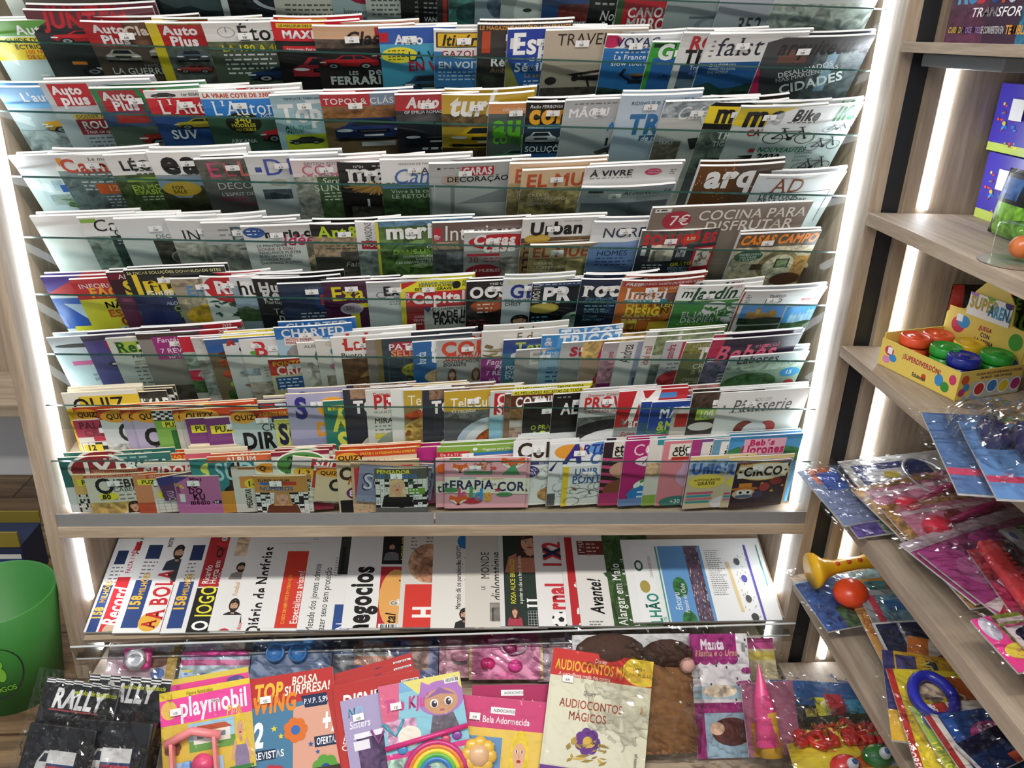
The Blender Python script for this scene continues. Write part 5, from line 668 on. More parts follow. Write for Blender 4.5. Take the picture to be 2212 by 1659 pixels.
6|0.39|-0.013|0.15|1|0.0|0|magazine|pink baby knit issue||Bc69aa6;R;0;0;1;.5;c2b9bc;T;b;.4;.08;.4;b8305c;b2;T;corsi;.1;.5;.1;b8305c;b1 r-90;R;0;.55;1;1.5;c490a0;m;E;.7;.75;.3;.22;d2a89a;R;0;1.2;1;1.6;8a2a6a
6|0.428|-0.013|0.18|1|0.0004|0|magazine|lilac baby knit issue in handwritten letters||B9a9fb2;R;0;0;.26;1.3;dcdcd8;T;Andrea;.05;.5;.16;333;i r-90;R;.3;.0;1;.5;9a9ab6;T;LA;.5;.1;.16;2a2c44;s;T;ao Marie;.36;.32;.12;3a3c58;i;M;baby;.36;.48;.6;.4;c9a492;R;.3;.86;1;1.3;5a6078;m;M;baby;.36;.9;.6;.4;c0a090
6|0.489|0.006|0.2|2|0.0|0|magazine|white issue with green grapes and red spine text||Bb9bcb4;R;0;0;1;.4;8a9a72;m;R;0;0;.14;1.3;dcdcd6;T;ideal mail;.02;.6;.1;a8342c;r-90;T;ic;.4;.1;.22;e6e8e0;b2;E;.6;.5;.35;.1;8a7a68;m;R;.16;.6;1;1.3;6a706c;m;M;woman;.4;.6;.6;.7;2c3a44
6|0.544|-0.012|0.17|1|0.0|0|magazine|grey knitting issue with red berries|3.90|Bb4b6b6;R;.1;.0;1;.4;c6c3c4;T;be;.24;.1;.3;c02a4c;b2;T;sandra;.04;.42;.12;b02a44;b1 r-90;L;.1;.54;.6;3;.05;777;E;.3;.95;.3;.22;b8383f;m;E;.6;1.2;.4;.2;a83440;m
6|0.593|-0.011|0.18|1|0.0|0|magazine|olive crochet and knit issue|4.50|B6e7048;R;0;0;1;.3;8a8a4e;m;T;REVISTA DE PO;.1;.05;.08;d6d8a8;;T;Tr;.2;.16;.26;eceada;b2 s;T;CROCH;.2;.54;.11;dfe2c8;b1;T;& KNIT;.2;.68;.11;dfe2c8;b1;T;CHALECOS;.1;.88;.07;cfd2b8;b1;L;.08;.98;.5;2;.05;b9bc9a
6|0.656|-0.001|0.23|2|0.0|0|magazine|deep purple baby special with pink letters||B4a4060;R;0;0;1;.42;2f2038;R;0;0;.14;.34;b82a50;T;especial;.52;.12;.08;d87a9a;;T;Bebés;0.08;.16;.24;e0627e;b2 i s;R;.02;.36;.14;.56;ddd;R;0;.42;1;1.3;6a6884;m;E;.6;.6;.18;.2;b8703a;m;M;stripes;.2;.62;.5;.4;c6c8c4
6|0.716|-0.06|0.21|2|0.0|0|magazine|green needlework issue with a blue disc at the right end||B9fb3a0;R;0;0;1;.16;aab8b8;T;Labores;.1;.01;.14;2a2e2c;s b1;R;0;.2;1;.34;b3c6b8;m;T;HOME;.62;.2;.1;cfe0d2;s;E;.36;.6;.36;.22;5f8a58;m;E;.86;.42;.13;.1;3f93c8;T;15;.8;.38;.08;eef4f8;b2;E;.9;.66;.07;.08;b3302c
7|-0.904|-0.038|0.17|2|0.0119|0|puzzle_book|yellow puzzle book behind at the left end||Be8e4d8;R;.2;.08;1;.5;e6c23a;R;0;.3;1;1.6;dcae2a;m;T;QUIZ;.1;.14;.26;1c1c1c;b1
7|-0.84|-0.049|0.17|2|0.0|0|puzzle_book|black and white crossword book at the back||B8f8f8c;R;0;0;1;.3;2a2b2a;m;R;.02;.04;.3;.28;7a7a78;T;CRUZADEXES;.3;.16;.2;ecece8;b3;R;.04;.04;.12;.12;c23a34;T;Passa;.14;.05;.07;eee;b1;R;0;.4;1;1.6;d2d2cc
7|-0.889|-0.08|0.17|2|0.0149|0|puzzle_book|orange banded quiz book above the red crossword||Bd8dcdc;R;0;0;1;.22;c8482a;T;+ GRÁTIS EDIÇÃO EXTRA;.34;.05;.09;f2c83a;b2;E;.14;.14;.16;.11;e0942a;T;QUIZY;.04;.1;.09;1b1b1b;b2;R;.3;.2;1;.34;2a3a6a;T;PALAVRAS;.16;.44;.24;333;b2
7|-0.895|-0.116|0.18|1|0.0203|0|puzzle_book|red headed crossword booklet with a woman in white|2.90|Bdfe0dc;R;0;0;1;.32;b23a56;T;PALAVRAS;.06;.04;.12;5a2434;b2 s;T;CRUZADAS;.1;.18;.12;7a3040;b2 s;R;.2;.32;1;.4;c0284a;T;QUIZ;.6;.33;.06;f2e8ec;b2;M;cross;.02;.42;.96;.8;e6e8e6;R;.04;.46;.28;.6;e3d23a;T;12;.08;.47;.1;222;b3;M;woman;.36;.38;.42;.75;d8d8d6;M;star;.72;.5;.2;.2;2a5a4a
7|-0.831|-0.083|0.17|1|0.0178|0|puzzle_book|quiz book with a thin black letter row||Bcfd3d4;R;0;0;1;.2;c8482a;E;.26;.14;.24;.13;e8a33a;T;QUIZY;.1;.09;.1;1b1b1b;b2;R;.4;.02;1;.14;2f3d6b;T;COU;.2;.32;.3;2b2b2b;b2;R;0;.7;1;1.5;c2c6c8;m
7|-0.779|-0.084|0.17|0|0.0166|0|puzzle_book|lilac quiz book half hidden by its twin||Bb3a9c4;R;0;0;1;.2;c8482a;E;.26;.14;.26;.13;e8a33a;T;QUIZY;.1;.09;.1;1b1b1b;b2;T;CCRU;.14;.42;.28;1c1c1e;b3;E;.6;1.1;.3;.22;6a2a5c
7|-0.753|-0.082|0.17|2|0.0184|0|puzzle_book|lilac secret code quiz book with a plum seal||Bbab0ca;R;0;0;1;.2;c8482a;E;.26;.14;.26;.13;e8a33a;T;QUIZY;.1;.09;.1;1b1b1b;b2;R;.5;.02;1;.12;2f3d6b;T;CCRU;.1;.42;.28;1c1c1e;b3;T;e seus E;.2;.68;.12;44404a;i;L;.2;.84;.6;3;.05;8a809a;E;.55;1.14;.34;.24;5c2456;T;80;.36;1.04;.18;e6d8e4;b3
7|-0.704|-0.086|0.17|1|0.0175|0|puzzle_book|green spined puzzle book numbered eighty||Bc6ccb8;R;0;0;.44;1.6;7fae52;R;.0;.0;.44;.2;333;M;check;.0;.0;.44;.18;222;R;.1;.22;.46;.34;e3dc3a;T;PUZ;.14;.24;.09;333;b2;R;.2;.4;.44;.8;2f6a34;R;.44;.0;1;.12;c2563a;T;GRÁTIS;.5;.02;.08;eadfd6;b1;R;.44;.14;1;.5;8fb060;T;CR;.56;.2;.22;dfe6d2;b1;E;.72;.76;.24;.18;e6dc3a;T;80;.56;.68;.16;222;b3;M;cross;.44;.96;.56;.4;dcdcd4
7|-0.654|-0.083|0.17|0|0.0165|0|puzzle_book|cream quiz book with a rounded black letter||Bc6c2b8;R;0;0;1;.18;c8482a;E;.2;.14;.22;.13;e8a33a;T;QU;.06;.09;.1;1b1b1b;b2;T;IC;.1;.42;.3;5a5a58;b3
7|-0.639|-0.081|0.17|2|0.0195|0|puzzle_book|grey quiz book with a mauve mask title||Bb6b2b4;R;0;0;1;.18;c8482a;E;.26;.14;.28;.14;e8a33a;T;QUIZY;.08;.08;.11;1b1b1b;b2;T;Pala;.56;.22;.16;7a4a5c;s;T;IC;.06;.46;.32;4c4a4c;b3
7|-0.626|-0.104|0.15|1|0.0228|0|puzzle_book|purple spined puzzle book half hidden by its twin||Bd6d3d2;R;0;0;.4;1.6;7a3f7a;R;.06;.16;.5;.34;e3dc3a;T;PUZ;.12;.18;.12;333;b2;R;.5;.0;1;.14;b83a34;T;D;.54;.3;.26;333;s;E;.74;.8;.28;.2;e6dc3a;T;80;.54;.71;.18;222;b3
7|-0.58|-0.104|0.16|1|0.0223|0|puzzle_book|purple spined direct crossword numbered eighty|2.00|Bd6d3d2;R;0;0;.36;1.6;7a3f7a;R;.06;.16;.46;.34;e3dc3a;T;PUZ;.12;.18;.12;333;b2;R;.44;.0;1;.14;b83a34;T;GRÁTIS EDI;.48;.03;.08;eadada;b1;T;DIRI;.44;.3;.22;3a3a3a;s;E;.66;.82;.3;.2;e6dc3a;T;80;.48;.74;.17;222;b3
7|-0.517|-0.083|0.19|2|0.0198|0|puzzle_book|pale blue code puzzle book with heavy black word|2.15|Bb0c4c4;R;0;0;1;.16;c8482a;T;+ GRÁTIS EDIÇÃO EXTRA;.36;.05;.07;f0c23a;b2 ;E;.15;.12;.16;.12;e8a33a;T;QUIZY;.04;.08;.09;1b1b1b;b2;R;.5;.14;1;.24;2a3866;T;CRIPTO;.36;.26;.13;2f3c40;;T;DIRECT;.1;.44;.24;141818;b3;L;.14;.76;.75;2;.05;6a8084;E;.34;.98;.22;.18;5c2456
7|-0.452|-0.066|0.2|1|0.0|0|puzzle_book|navy edged crossword book at the back||Bd9d4c0;R;0;.04;1;.3;24286a;T;TESES;.2;.08;.2;e9e9f2;b2;R;.02;.06;.2;.3;c23a34;R;0;.3;1;1.6;9a94a4
7|-0.417|-0.116|0.16|5|0.0132|0|puzzle_book|lime word search book in black bubbly letters|2.05|Bc9cc74;R;0;0;1;.06;b8bc52;T;SOPAS;.05;.14;.36;232548;b3;T;2x1;.3;.56;.32;232548;b3;L;.05;.08;.9;1;.04;8a8c34
7|-0.38|-0.038|0.19|2|0.0137|0|puzzle_book|lilac word search book with blue and orange letters|2.50|Ba9a6c2;T;S;.1;.1;.3;32327c;b3;E;.58;.26;.2;.18;e6a22a;E;.58;.26;.1;.08;a9a6c2;T;DE L;.34;.54;.2;e0962a;b3;R;0;.8;1;1.6;9a98b8
7|-0.293|-0.058|0.17|2|0.0086|0|puzzle_book|green word search book with lemon letters|2.85|B2f7a6c;R;.06;.1;1;.2;d6d84a;T;5,00 Euros COP;.1;.12;.07;2a4a2a;b1;T;ÁR;.12;.3;.3;dfe05a;b3;T;SO;.16;.7;.36;dfe05a;b3;R;.2;1.14;.9;1.5;3a2a30;m
7|-0.243|-0.025|0.17|1|0.0076|0|magazine|dark pie and tart issue beside the green word search||B30343f;R;.1;0;1;.2;8a6f5a;m;T;TO;0.14;.26;.2;eceae6;b3;T;e;0.42;.48;.14;e6e2da;i;E;.62;.84;.3;.16;4f6a34;T;100;.48;.76;.12;cfd8b0;;E;.7;1.2;.5;.34;cfc6ba;E;.74;1.18;.42;.28;8a4a2c;m
7|-0.189|-0.027|0.18|1|0.0062|0|magazine|white recipe issue with a stew and red title|2.70|Bd8d6d0;T;Destaque: Rissol;.1;.05;.06;a83030;b1;T;PROV;.1;.12;.22;c02a30;b2;T;VILLA JÁ DOCE COM LEITE;.1;.4;.045;777;;T;MIRANDELA;.1;.54;.1;2a2a2a;b1;L;.1;.68;.5;3;.04;888;R;.1;.84;.5;.94;d8c84a;E;.8;1.1;.7;.4;8f9b90;E;.85;1.16;.55;.3;3a2a22;m
7|-0.128|-0.028|0.15|0|0.004|0|magazine|white recipe issue with a chocolate bun||Bdcdcd8;T;ESPEC;.2;.12;.1;b06a6a;s;T;Co;.3;.44;.26;222;i;T;À CO;.3;.78;.08;555;b1;L;.28;.9;.5;3;.05;777;E;.6;1.35;.45;.3;6a3a28;m
7|-0.096|-0.027|0.15|2|0.0051|0|magazine|mustard recipe issue with a gratin||B8a7a50;R;0;0;1;.36;c2a23a;T;Tele;0.06;.14;.2;f2eede;;T;44;.24;.38;.12;f2eede;i;E;.5;.6;.5;.16;b8502c;m;E;.5;1.1;.6;.5;c9a65a;m;M;bits;.0;.7;1;.8;8a5a2a
7|-0.051|-0.026|0.17|2|0.0047|0|magazine|dark pie issue with an oval green stamp||B30343f;R;.1;0;1;.2;8a6f5a;m;T;TO;0.14;.26;.2;eceae6;b3;T;e;0.42;.48;.14;e6e2da;i;E;.6;.86;.3;.16;4f6a34;T;100;.46;.78;.12;cfd8b0;;E;.7;1.24;.5;.34;cfc6ba;E;.74;1.22;.42;.28;8a4a2c;m;L;.5;1.1;.5;4;.05;5a2a1a
7|0.003|-0.032|0.19|2|0.0033|0|magazine|mustard headed recipe issue with a plate of spaghetti|2.75|B55585c;R;0;0;1;.36;c09e34;T;TeleCulinári;0.08;.14;.15;f2eede;b1;T;45 receitas;0.08;.32;.07;f0e6c8;i;R;0;.36;1;.5;6a6c6c;m;E;.74;.98;.58;.5;b9c6d2;E;.76;1.0;.5;.42;dfe2e2;E;.82;1.02;.42;.36;a85a30;m;M;noodles;.45;.74;.75;.6;c0703c
7|0.117|-0.033|0.17|0|0.0|0|magazine|red lettered cookery booklet with pale blue edge||B8a6a52;R;0;.0;.5;.52;c8ccc8;R;.06;.04;.6;.48;b8262e;T;CO;.1;.08;.18;f2e8e8;b2;T;SU;.1;.28;.18;f2e8e8;b2;R;0;.52;.3;1.6;8fc0d2;E;.4;.98;.22;.14;b5c84a;R;.5;.1;.62;1.6;b83030;R;.62;0;1;1.6;9a7050;m
7|0.152|-0.038|0.16|0|0.0007|0|magazine|wood toned cookery booklet||B8a6a50;m;R;0;0;1;.4;7a5a42;m;E;.6;1.2;.5;.4;c9c0b4
7|0.168|-0.03|0.2|2|0.0036|0|magazine|white headed kitchen issue with yellow top line|2.30|Bcac4bc;R;.02;0;1;.07;e3da3a;T;AS MELHORES RECEITAS DE TODA;.04;.01;.05;333;b1;R;0;.07;1;.3;5a2a20;T;COZINHA TRA;.06;.12;.14;f2f0ea;b2;R;0;.3;1;.5;8a6a42;m;R;.0;.62;1;1.4;b39a8a;m
7|0.2|-0.065|0.16|1|0.0047|0|magazine|black herbs booklet with lime capitals|2.50|B1a1a1a;R;.5;0;1;.2;dfe2de;T;Cozin;.58;.06;.12;2a2a2a;i b1;R;.08;.1;.4;.2;111;T;O PRAZER D;.14;.5;.1;b3c23a;b1;T;AROM;.14;.66;.2;c2d23a;b3;E;.5;1.1;.25;.2;b99a6a;m;E;.85;1.2;.3;.2;8a4a2a;m
7|0.273|-0.037|0.17|1|0.0011|0|magazine|plain black cookery booklet with short white letters|2.75|B171717;L;.06;.06;.3;1;.04;888;T;AL;0.14;.22;.2;eceae6;b2;E;.9;1.15;.25;.3;4a2c1e;m;E;.9;1.15;.2;.22;8a6a4a;m
7|0.337|-0.015|0.19|1|0.0243|0|magazine|white recipe issue with a bowl of black broth|2.70|Bd2d2d0;T;Destaque: Caldeirada da;.1;.04;.05;b04a40;b1;T;PROVE P;.06;.12;.18;c02a30;b2;T;P;.84;.12;.18;222;b2;T;CALDEIRADA DA BEIRA MAR;.08;.34;.05;a85a50;b1;R;.8;.28;1;.36;3f8ac8;R;0;.46;1;.72;6a6e6c;m;E;.5;.74;.56;.22;24262a;m;E;.5;1.1;.56;.4;e6e6e4;E;.66;.62;.12;.08;7a3a30
7|0.434|-0.019|0.18|1|0.018|0|magazine|red headed recipe issue with a giant white letter|3.70|B9a9896;R;0;0;1;.68;bd2a30;T;M;.16;.06;.46;f4f0ee;b3 i;R;.56;.06;.84;.16;4f86c8;T;Mariana;.08;.54;.14;f4f0ee;b2;T;Fritos;.1;.78;.1;a83a3a;i;T;de Natal;.14;.88;.1;a83a3a;i;L;.16;1.0;.5;3;.05;444;E;.7;1.3;.3;.14;3a2228;m
7|0.51|-0.034|0.19|2|0.0|0|magazine|berry topped salted cod issue at the back||B9a6a62;R;0;0;1;.22;b98a86;m;E;.5;.08;.1;.08;b32a34;R;.06;.18;.6;.3;e3d23a;T;Bacalhau;.1;.19;.09;1c1c1c;b2;R;0;.34;1;1.5;7a5a44
7|0.494|-0.05|0.16|0|0.0159|0|magazine|blue seafood booklet half hidden by its twin||B335a7a;R;0;0;1;.46;24489a;T;M;.5;.1;.26;e6ecf4;b2;T;&;.3;.4;.18;b3c84a;b1;M;leaves;.1;.6;.5;.4;4a7a3a;R;0;1.0;1;1.5;5a3a2a;m
7|0.521|-0.05|0.2|1|0.0176|0|magazine|blue seafood issue with a stew bowl||B3a5c70;R;0;0;1;.48;24489a;T;MARIS;.12;.12;.16;eef2f8;b2;T;&MO;.12;.36;.14;c2d24a;b2;M;leaves;.1;.5;.4;.34;4f8440;E;.6;1.1;.5;.36;4a2c20;m;E;.64;1.12;.4;.26;a05a34;m
7|0.58|-0.07|0.15|0|0.0156|0|magazine|small grey and red booklet with an ampersand||Bb9b3a8;R;.1;0;.9;.14;c9c5c0;R;.06;.14;.3;.46;b8302c;R;.3;.1;.9;.4;9a8a80;m;T;&;.3;.62;.28;1c1c1c;b3;R;.1;1.0;1;1.4;7a3a2c;m
7|0.621|-0.023|0.19|1|0.0156|0|magazine|brown dessert issue with a lime patch|4.99|B3a302a;R;0;0;1;.34;4a3c34;m;R;.1;.3;.42;.5;a9c84a;T;100;.14;.34;.12;eef2e0;b2;T;DO;0.3;.28;.17;e6e2da;b2;R;0;.5;1;1.4;2f2824;m;E;.5;1.15;.4;.3;54382a;m;E;.2;.62;.18;.08;d8d2ca
7|0.692|-0.024|0.24|2|0.0123|0|magazine|white pastry issue with glazed choux buns at the right end|14.90|Be3e3e0;T;FOU DE;.4;.1;.05;999;;T;Pâtisserie;.16;.13;.15;555;i s;L;.14;.29;.7;1;.02;999;E;.36;.56;.12;.13;8a3f30;E;.62;.55;.1;.1;c2504a;E;.48;.58;.14;.12;e9e9ec;E;.36;.8;.16;.1;d8806a;E;.58;.74;.12;.1;e8e4e2;E;.7;.82;.12;.1;cf6a58;Y;.26;.6;.3;.6;.34;.86;c2923a;T;9;.06;.18;.05;444;b1
8|-0.932|-0.064|0.26|1|0.0216|0|puzzle_book|dark green giant crossword book at the left end||B2f6a66;E;.34;.2;.28;.24;e2e4e0;E;.34;.2;.25;.21;8a2a30;T;1X1;.18;.11;.2;ece6e2;b3;T;JUMBO;.2;.36;.07;2a2a2a;b2;T;CRUZA;.5;.1;.13;e6e8e6;b3;R;.46;.25;1;.42;d8dcd8;T;DEXES;.5;.27;.13;1f2423;b3;L;.4;.03;.5;1;.04;8fb0aa;R;0;.45;1;1;d2d6d4
8|-0.77|-0.072|0.17|1|0.0|0|puzzle_book|orange banded quiz book at the back||Bd6d2cc;R;0;0;1;.16;c2432a;T;+ GRÁTIS EDIÇÃO EXTRA;.06;.05;.07;f0c23a;b2;R;.1;.16;1;.24;2f3d6b
8|-0.749|-0.084|0.18|1|0.0165|0|puzzle_book|red plate number puzzle book below the banded one||Be2ded8;R;0;.08;1;.3;b9282f;T;SUDOKU;.05;.1;.17;f4f0ec;b3 i;R;0;.34;1;1.2;d6ccb8
8|-0.909|-0.113|0.16|0|0.0239|0|puzzle_book|peach puzzle book behind the yellow headbreaker||Bd9c09a;R;.0;.0;.3;1.2;d9b06a;R;.06;.12;.4;.28;e3dc3a;T;PUZ;.12;.14;.11;333;b2;M;cross;.0;.5;.3;.6;e6e2da
8|-0.875|-0.106|0.17|1|0.0344|0|puzzle_book|cream headbreaker book with a woman in a wheat field|2.00|Bd9d4c4;R;0;0;1;.07;c8542a;T;GRÁTIS + 16 PÁGINAS PARA IMPRIMIR;.04;.02;.04;f2d8c8;b1;T;Q;.12;.12;.3;1d2226;b2;T;UEBRA;.3;.14;.16;2a2c30;b2;T;CABEÇAS;.36;.32;.1;4a5a66;;L;.16;.48;.6;3;.05;888;E;.28;.52;.14;.09;e3da3a;T;80;.19;.48;.1;222;b3;R;.7;.5;1;.64;c0342e;T;ALTAMENTE;.73;.52;.04;f2e0da;b2;T;LEGÍVEL;.76;.58;.04;f2e0da;b2;R;0;.66;1;1.2;bfa261;m;M;woman;.4;.66;.42;.42;d9d6d0
8|-0.763|-0.111|0.16|0|0.0274|0|puzzle_book|coral number puzzle book numbered eighty|2.00|Bd6c2b4;R;0;0;.26;1.2;d08a62;R;.06;.12;.36;.26;e3dc3a;T;PUZ;.12;.14;.09;333;b2;R;.2;0;1;.1;c8542a;T;GRÁTIS EDIÇÃO EXTRA;.24;.03;.05;f2d8c8;b1;T;SUDOKU;.28;.16;.14;3a3a3a;;E;.5;.52;.18;.12;e3da3a;T;80;.39;.46;.12;222;b3;R;.26;.62;.8;1.1;dcd8d0;M;grid;.3;.66;.5;.4;888;R;0;.7;.26;1.2;b5543a
8|-0.705|-0.117|0.17|0|0.029|-9.0|puzzle_book|tilted violet mini number puzzle book|2.00|B5a3c60;T;Mini;.3;.06;.16;e3c23a;b2;R;0;0;.34;.2;3c3a78;T;S;.36;.34;.26;dccc3a;b3 s;T;D;.42;.64;.24;dccc3a;b3 s;T;K;.5;.9;.24;dccc3a;b3 s;T;SUDOKU;.06;.8;.1;cfa2c8;b1 r-90;R;.1;.9;.34;1.2;ddd
8|-0.665|-0.113|0.11|2|f0.0296|0|puzzle_book|mauve pocket number puzzle book with a euro price disc|2.00|Bb06a98;Y;0;0;.36;0;0;.3;45407a;T;médio;.02;.2;.1;e6d84a;b2 r38;T;Mini;.36;.05;.12;4a1438;b3 s;T;SU;.28;.22;.18;4a1438;b3 s;T;DO;.3;.44;.17;4a1438;b3 s;T;KU;.38;.66;.17;4a1438;b3 s;T;médio;.3;.88;.12;4a1438;b2 s;E;.9;.95;.1;.07;3a1830;T;2€;.83;.91;.08;eee;b2;R;.08;.64;.2;.94;d8d8d8;T;SUDOKU;.04;.6;.07;4a1438;b1 r-90
8|-0.636|-0.055|0.15|2|0.0|0|puzzle_book|cream stacked puzzle pad at the back||Be0d4b8;R;0;.1;1;.3;c95a6a;R;0;.3;1;1.3;7ab0a4
8|-0.619|-0.064|0.14|0|0.0247|0|puzzle_book|teal pocket puzzle book beside the album||B3a8a86;E;.4;.3;.24;.2;d8e06a;E;.4;.3;.12;.1;3a8a86;T;BU;.6;.5;.14;d8c83a;b2;R;.5;0;1;1.3;2a5a3c
8|-0.576|-0.059|0.22|1|0.0249|0|puzzle_book|tall teal number puzzle album with a woman in black||B2f7f86;R;.0;.0;1;.1;c8603a;T;ALBUM;.2;.02;.09;e9e4da;b2;T;SUDOKU;.06;.14;.26;a9d0d0;b1;M;woman;.1;.12;.4;.75;1c1a1c;R;0;.62;.3;1.2;c68a3a;R;.3;.62;.7;1.2;b9b4a6;m
8|-0.523|-0.09|0.17|1|0.0241|0|puzzle_book|orange magazine of number sums rated one to two||Bd2cec4;R;.1;.0;1;.5;d08a4a;R;.0;.06;.4;.22;dddad2;T;SO;.4;.1;.18;e6dcd0;b2;E;.32;.4;.16;.13;e3cf3a;T;1-2;.2;.34;.12;222;b2;T;MEGASTAR;.16;.98;.08;333;b2 r-90;E;.66;.66;.26;.18;2f4690;T;123;.5;.56;.12;eef;b2;T;SUPAS;.5;.69;.08;eef;b2;M;dots;.3;.8;.7;.5;888
8|-0.465|-0.077|0.14|1|0.0227|0|puzzle_book|quiz book with twin orange ovals||Bdcd8d0;E;.2;.16;.18;.14;e0942a;T;Q;.08;.1;.13;222;b2;E;.5;.18;.24;.15;e8a33a;T;QU;.34;.12;.13;222;b2;R;0;.4;1;1.3;c2c6c0
8|-0.421|-0.046|0.14|3|0.0228|0|puzzle_book|green disc jumbo puzzle book||B8a2440;R;.0;.12;1;1.2;d2d4ca;E;.5;.36;.46;.38;e9ebe4;E;.5;.36;.42;.34;4f8a44;T;2X;.26;.16;.28;1f3a24;b2;T;JUMBO;.2;.54;.12;2a4a2c;;R;.0;.8;1;1.4;7aa08c
8|-0.47|-0.111|0.13|1|f0.0297|0|puzzle_book|ochre album of numbers with a blonde woman|4.50|Bc08a44;R;0;0;1;.5;c08c4a;T;SUPER ALBUM;.08;.1;.08;3a2a1a;b2 s;E;.2;.24;.1;.05;2f6ab0;R;.5;.18;.8;.3;b3402a;T;NÚMEROS;.1;.34;.12;2f62a0;b2;M;cross;0;.52;1;.7;e2e2de;M;woman;.16;.46;.7;.75;6a3a2a;b58a5c
8|-0.368|-0.054|0.18|1|0.025|10.0|puzzle_book|leaning red number puzzle magazine rated one to three|2.95|Bdad4cc;R;.26;.02;1;.24;c02a2e;T;SUDOKU;.3;.04;.17;f4efeb;b3 i;R;0;.0;.26;.24;cfcac4;E;.2;.34;.17;.12;e3b93a;T;1-3;.08;.29;.12;7a1a1a;b2;R;.3;.28;1;.8;b9483c;T;MEGASTAR;.2;.88;.08;222;b2 r-90;E;.56;.6;.14;.11;ddd;T;10;.48;.54;.11;222;b2;R;.2;.66;1;1.2;c9c2b6;m
8|-0.312|-0.085|0.17|1|0.0268|8.0|puzzle_book|leaning tan quiz book with a plum seal||Bd8c2a0;R;0;0;1;.12;c8542a;E;.24;.12;.24;.1;e8a33a;T;QUIZY;.06;.08;.09;1b1b1b;b2;T;CR;.2;.3;.22;222;b3;T;M;.4;.52;.14;c8642a;b2 i;E;.8;.95;.26;.2;6a2a5c
8|-0.264|-0.039|0.2|2|0.0265|0|puzzle_book|orange word puzzle book behind the plum seal||Bdcc8aa;R;0;0;1;.14;c8482a;T;GRÁTIS + 16 PÁGINAS PARA IMPRIMIR;.3;.05;.045;f2c83a;b2;E;.15;.14;.15;.1;e8a33a;T;QUIZY;.03;.1;.09;1b1b1b;b2;T;PALAV;.38;.2;.1;c8745a;;T;CR;.03;.36;.2;3a2a22;b3;T;M;.12;.56;.12;c8742a;i b2;E;.26;.86;.16;.14;6a2a5c;T;80;.14;.8;.12;e6d8e4;b3;R;.02;1.0;.2;1.3;222
8|-0.228|-0.073|0.17|0|0.0275|0|puzzle_book|pink puzzle book with rounded yellow letters||Bc9aa8a;R;.04;.12;.9;.82;c23a4a;T;PAS;.1;.24;.24;e6cf3a;b3;T;JU;.3;.5;.22;e6cf3a;b3;M;dots;0;.8;1;.4;6a4a3a
8|-0.204|-0.072|0.18|1|0.0326|8.0|puzzle_book|steel blue word search book behind the thinker||B8f93ae;T;Puzzle;.2;.06;.12;3a3f5a;b2 i;R;0;.2;1;.7;7f84a2;T;SOPAS;.06;.24;.3;2f3450;b3;T;SOPAS;.07;.25;.28;c6c9d6;b1;M;dots;0;.7;1;.5;5a5f7c
8|-0.17|-0.087|0.13|1|f0.0338|0|puzzle_book|grey thinker number book with a woman in a black top|1.75|B5c5f5c;R;0;0;1;.3;55584f;T;PENSADOR;.04;.05;.11;e3dc3a;b2;T;SÓ NÚMEROS;.04;.18;.11;3f7fc0;b2;M;cross;0;.32;1;.9;dcded8;M;woman;.1;.3;.66;.9;1c1b1d;d8b98a;M;star;.6;.34;.2;.18;2f5a4a;R;.64;.6;.96;.8;6a9a3a;L;.66;.64;.26;3;.05;eef
8|-0.165|-0.053|0.21|2|0.0|0|puzzle_book|magenta booklet pair peeking out behind||Ba82a70;R;0;0;1;1.2;b02a78;Y;.3;.0;.4;.0;.34;.3;4a3a8a;R;.4;.04;.44;.3;d8a2c2;T;Educa;.8;.16;.07;f2dcea;b1
8|-0.015|-0.044|0.21|2|0.0|0|colouring_book|green childrens puzzle book with a red tab|2.90|B7a9c3a;R;0;.0;1;.1;86ac44;T;Megastar para crianças!;.55;.06;.05;eef2dc;b1;R;0;.1;.4;.2;c22e30;T;De 4 a 11 anos;.04;.13;.05;f2e0e0;b1;E;.46;.07;.03;.03;eee;R;.44;.14;.98;.24;2f78b8;R;.4;.2;.96;.5;e0802a;T;indo;.6;.24;.12;f4ece0;b3
8|-0.018|-0.077|0.21|0|0.005|0|colouring_book|pink fox colouring book half hidden by its twin||Be0a9b4;R;0;.0;1;1.2;dfa6b2;E;.1;.2;.1;.1;d8642e;R;0;.44;1;.66;e6e2d0;T;tERAPiA;.02;.5;.14;2f3450;b1
8|0.004|-0.07|0.21|1|f0.0074|0|colouring_book|pink fox colouring book with green leaves|3.50|Be0a9b4;R;.06;0;.2;.04;4a8a5a;M;fox;.1;.1;.18;.2;d8642e;M;fox;.68;-.02;.3;.28;d8642e;Y;.7;.34;.84;.12;.92;.34;4f9a6a;M;leaves;.36;.04;.22;.2;b0703a;E;.42;.2;.03;.03;d04a5a;E;.6;.2;.03;.03;d04a5a;R;.24;.26;.58;.32;5a9a6a;Q;0;.36;1;.4;1;.72;0;.68;e8e4d2;T;desenhos;.18;.36;.05;4a8ab8;i;T;para colorir;.46;.38;.05;cf9a4a;i;T;tERAPiA;.0;.45;.15;2c3058;b2;T;DA;.56;.5;.05;2c3058;;T;COR;.65;.49;.15;2c3058;b2;T;k;.16;.62;.16;d05a7a;b3;T;i;.3;.62;.16;4aa06a;b3;T;d;.37;.64;.16;3a9ac8;b3;T;s;.5;.68;.13;e0a83a;b3;E;.08;.62;.1;.05;4f8a5a;E;.74;.72;.1;.04;4f8a5a;E;.34;.84;.12;.06;b83a44;M;star;.6;.58;.1;.1;b83a4a;M;fox;.06;.72;.22;.2;d8642e
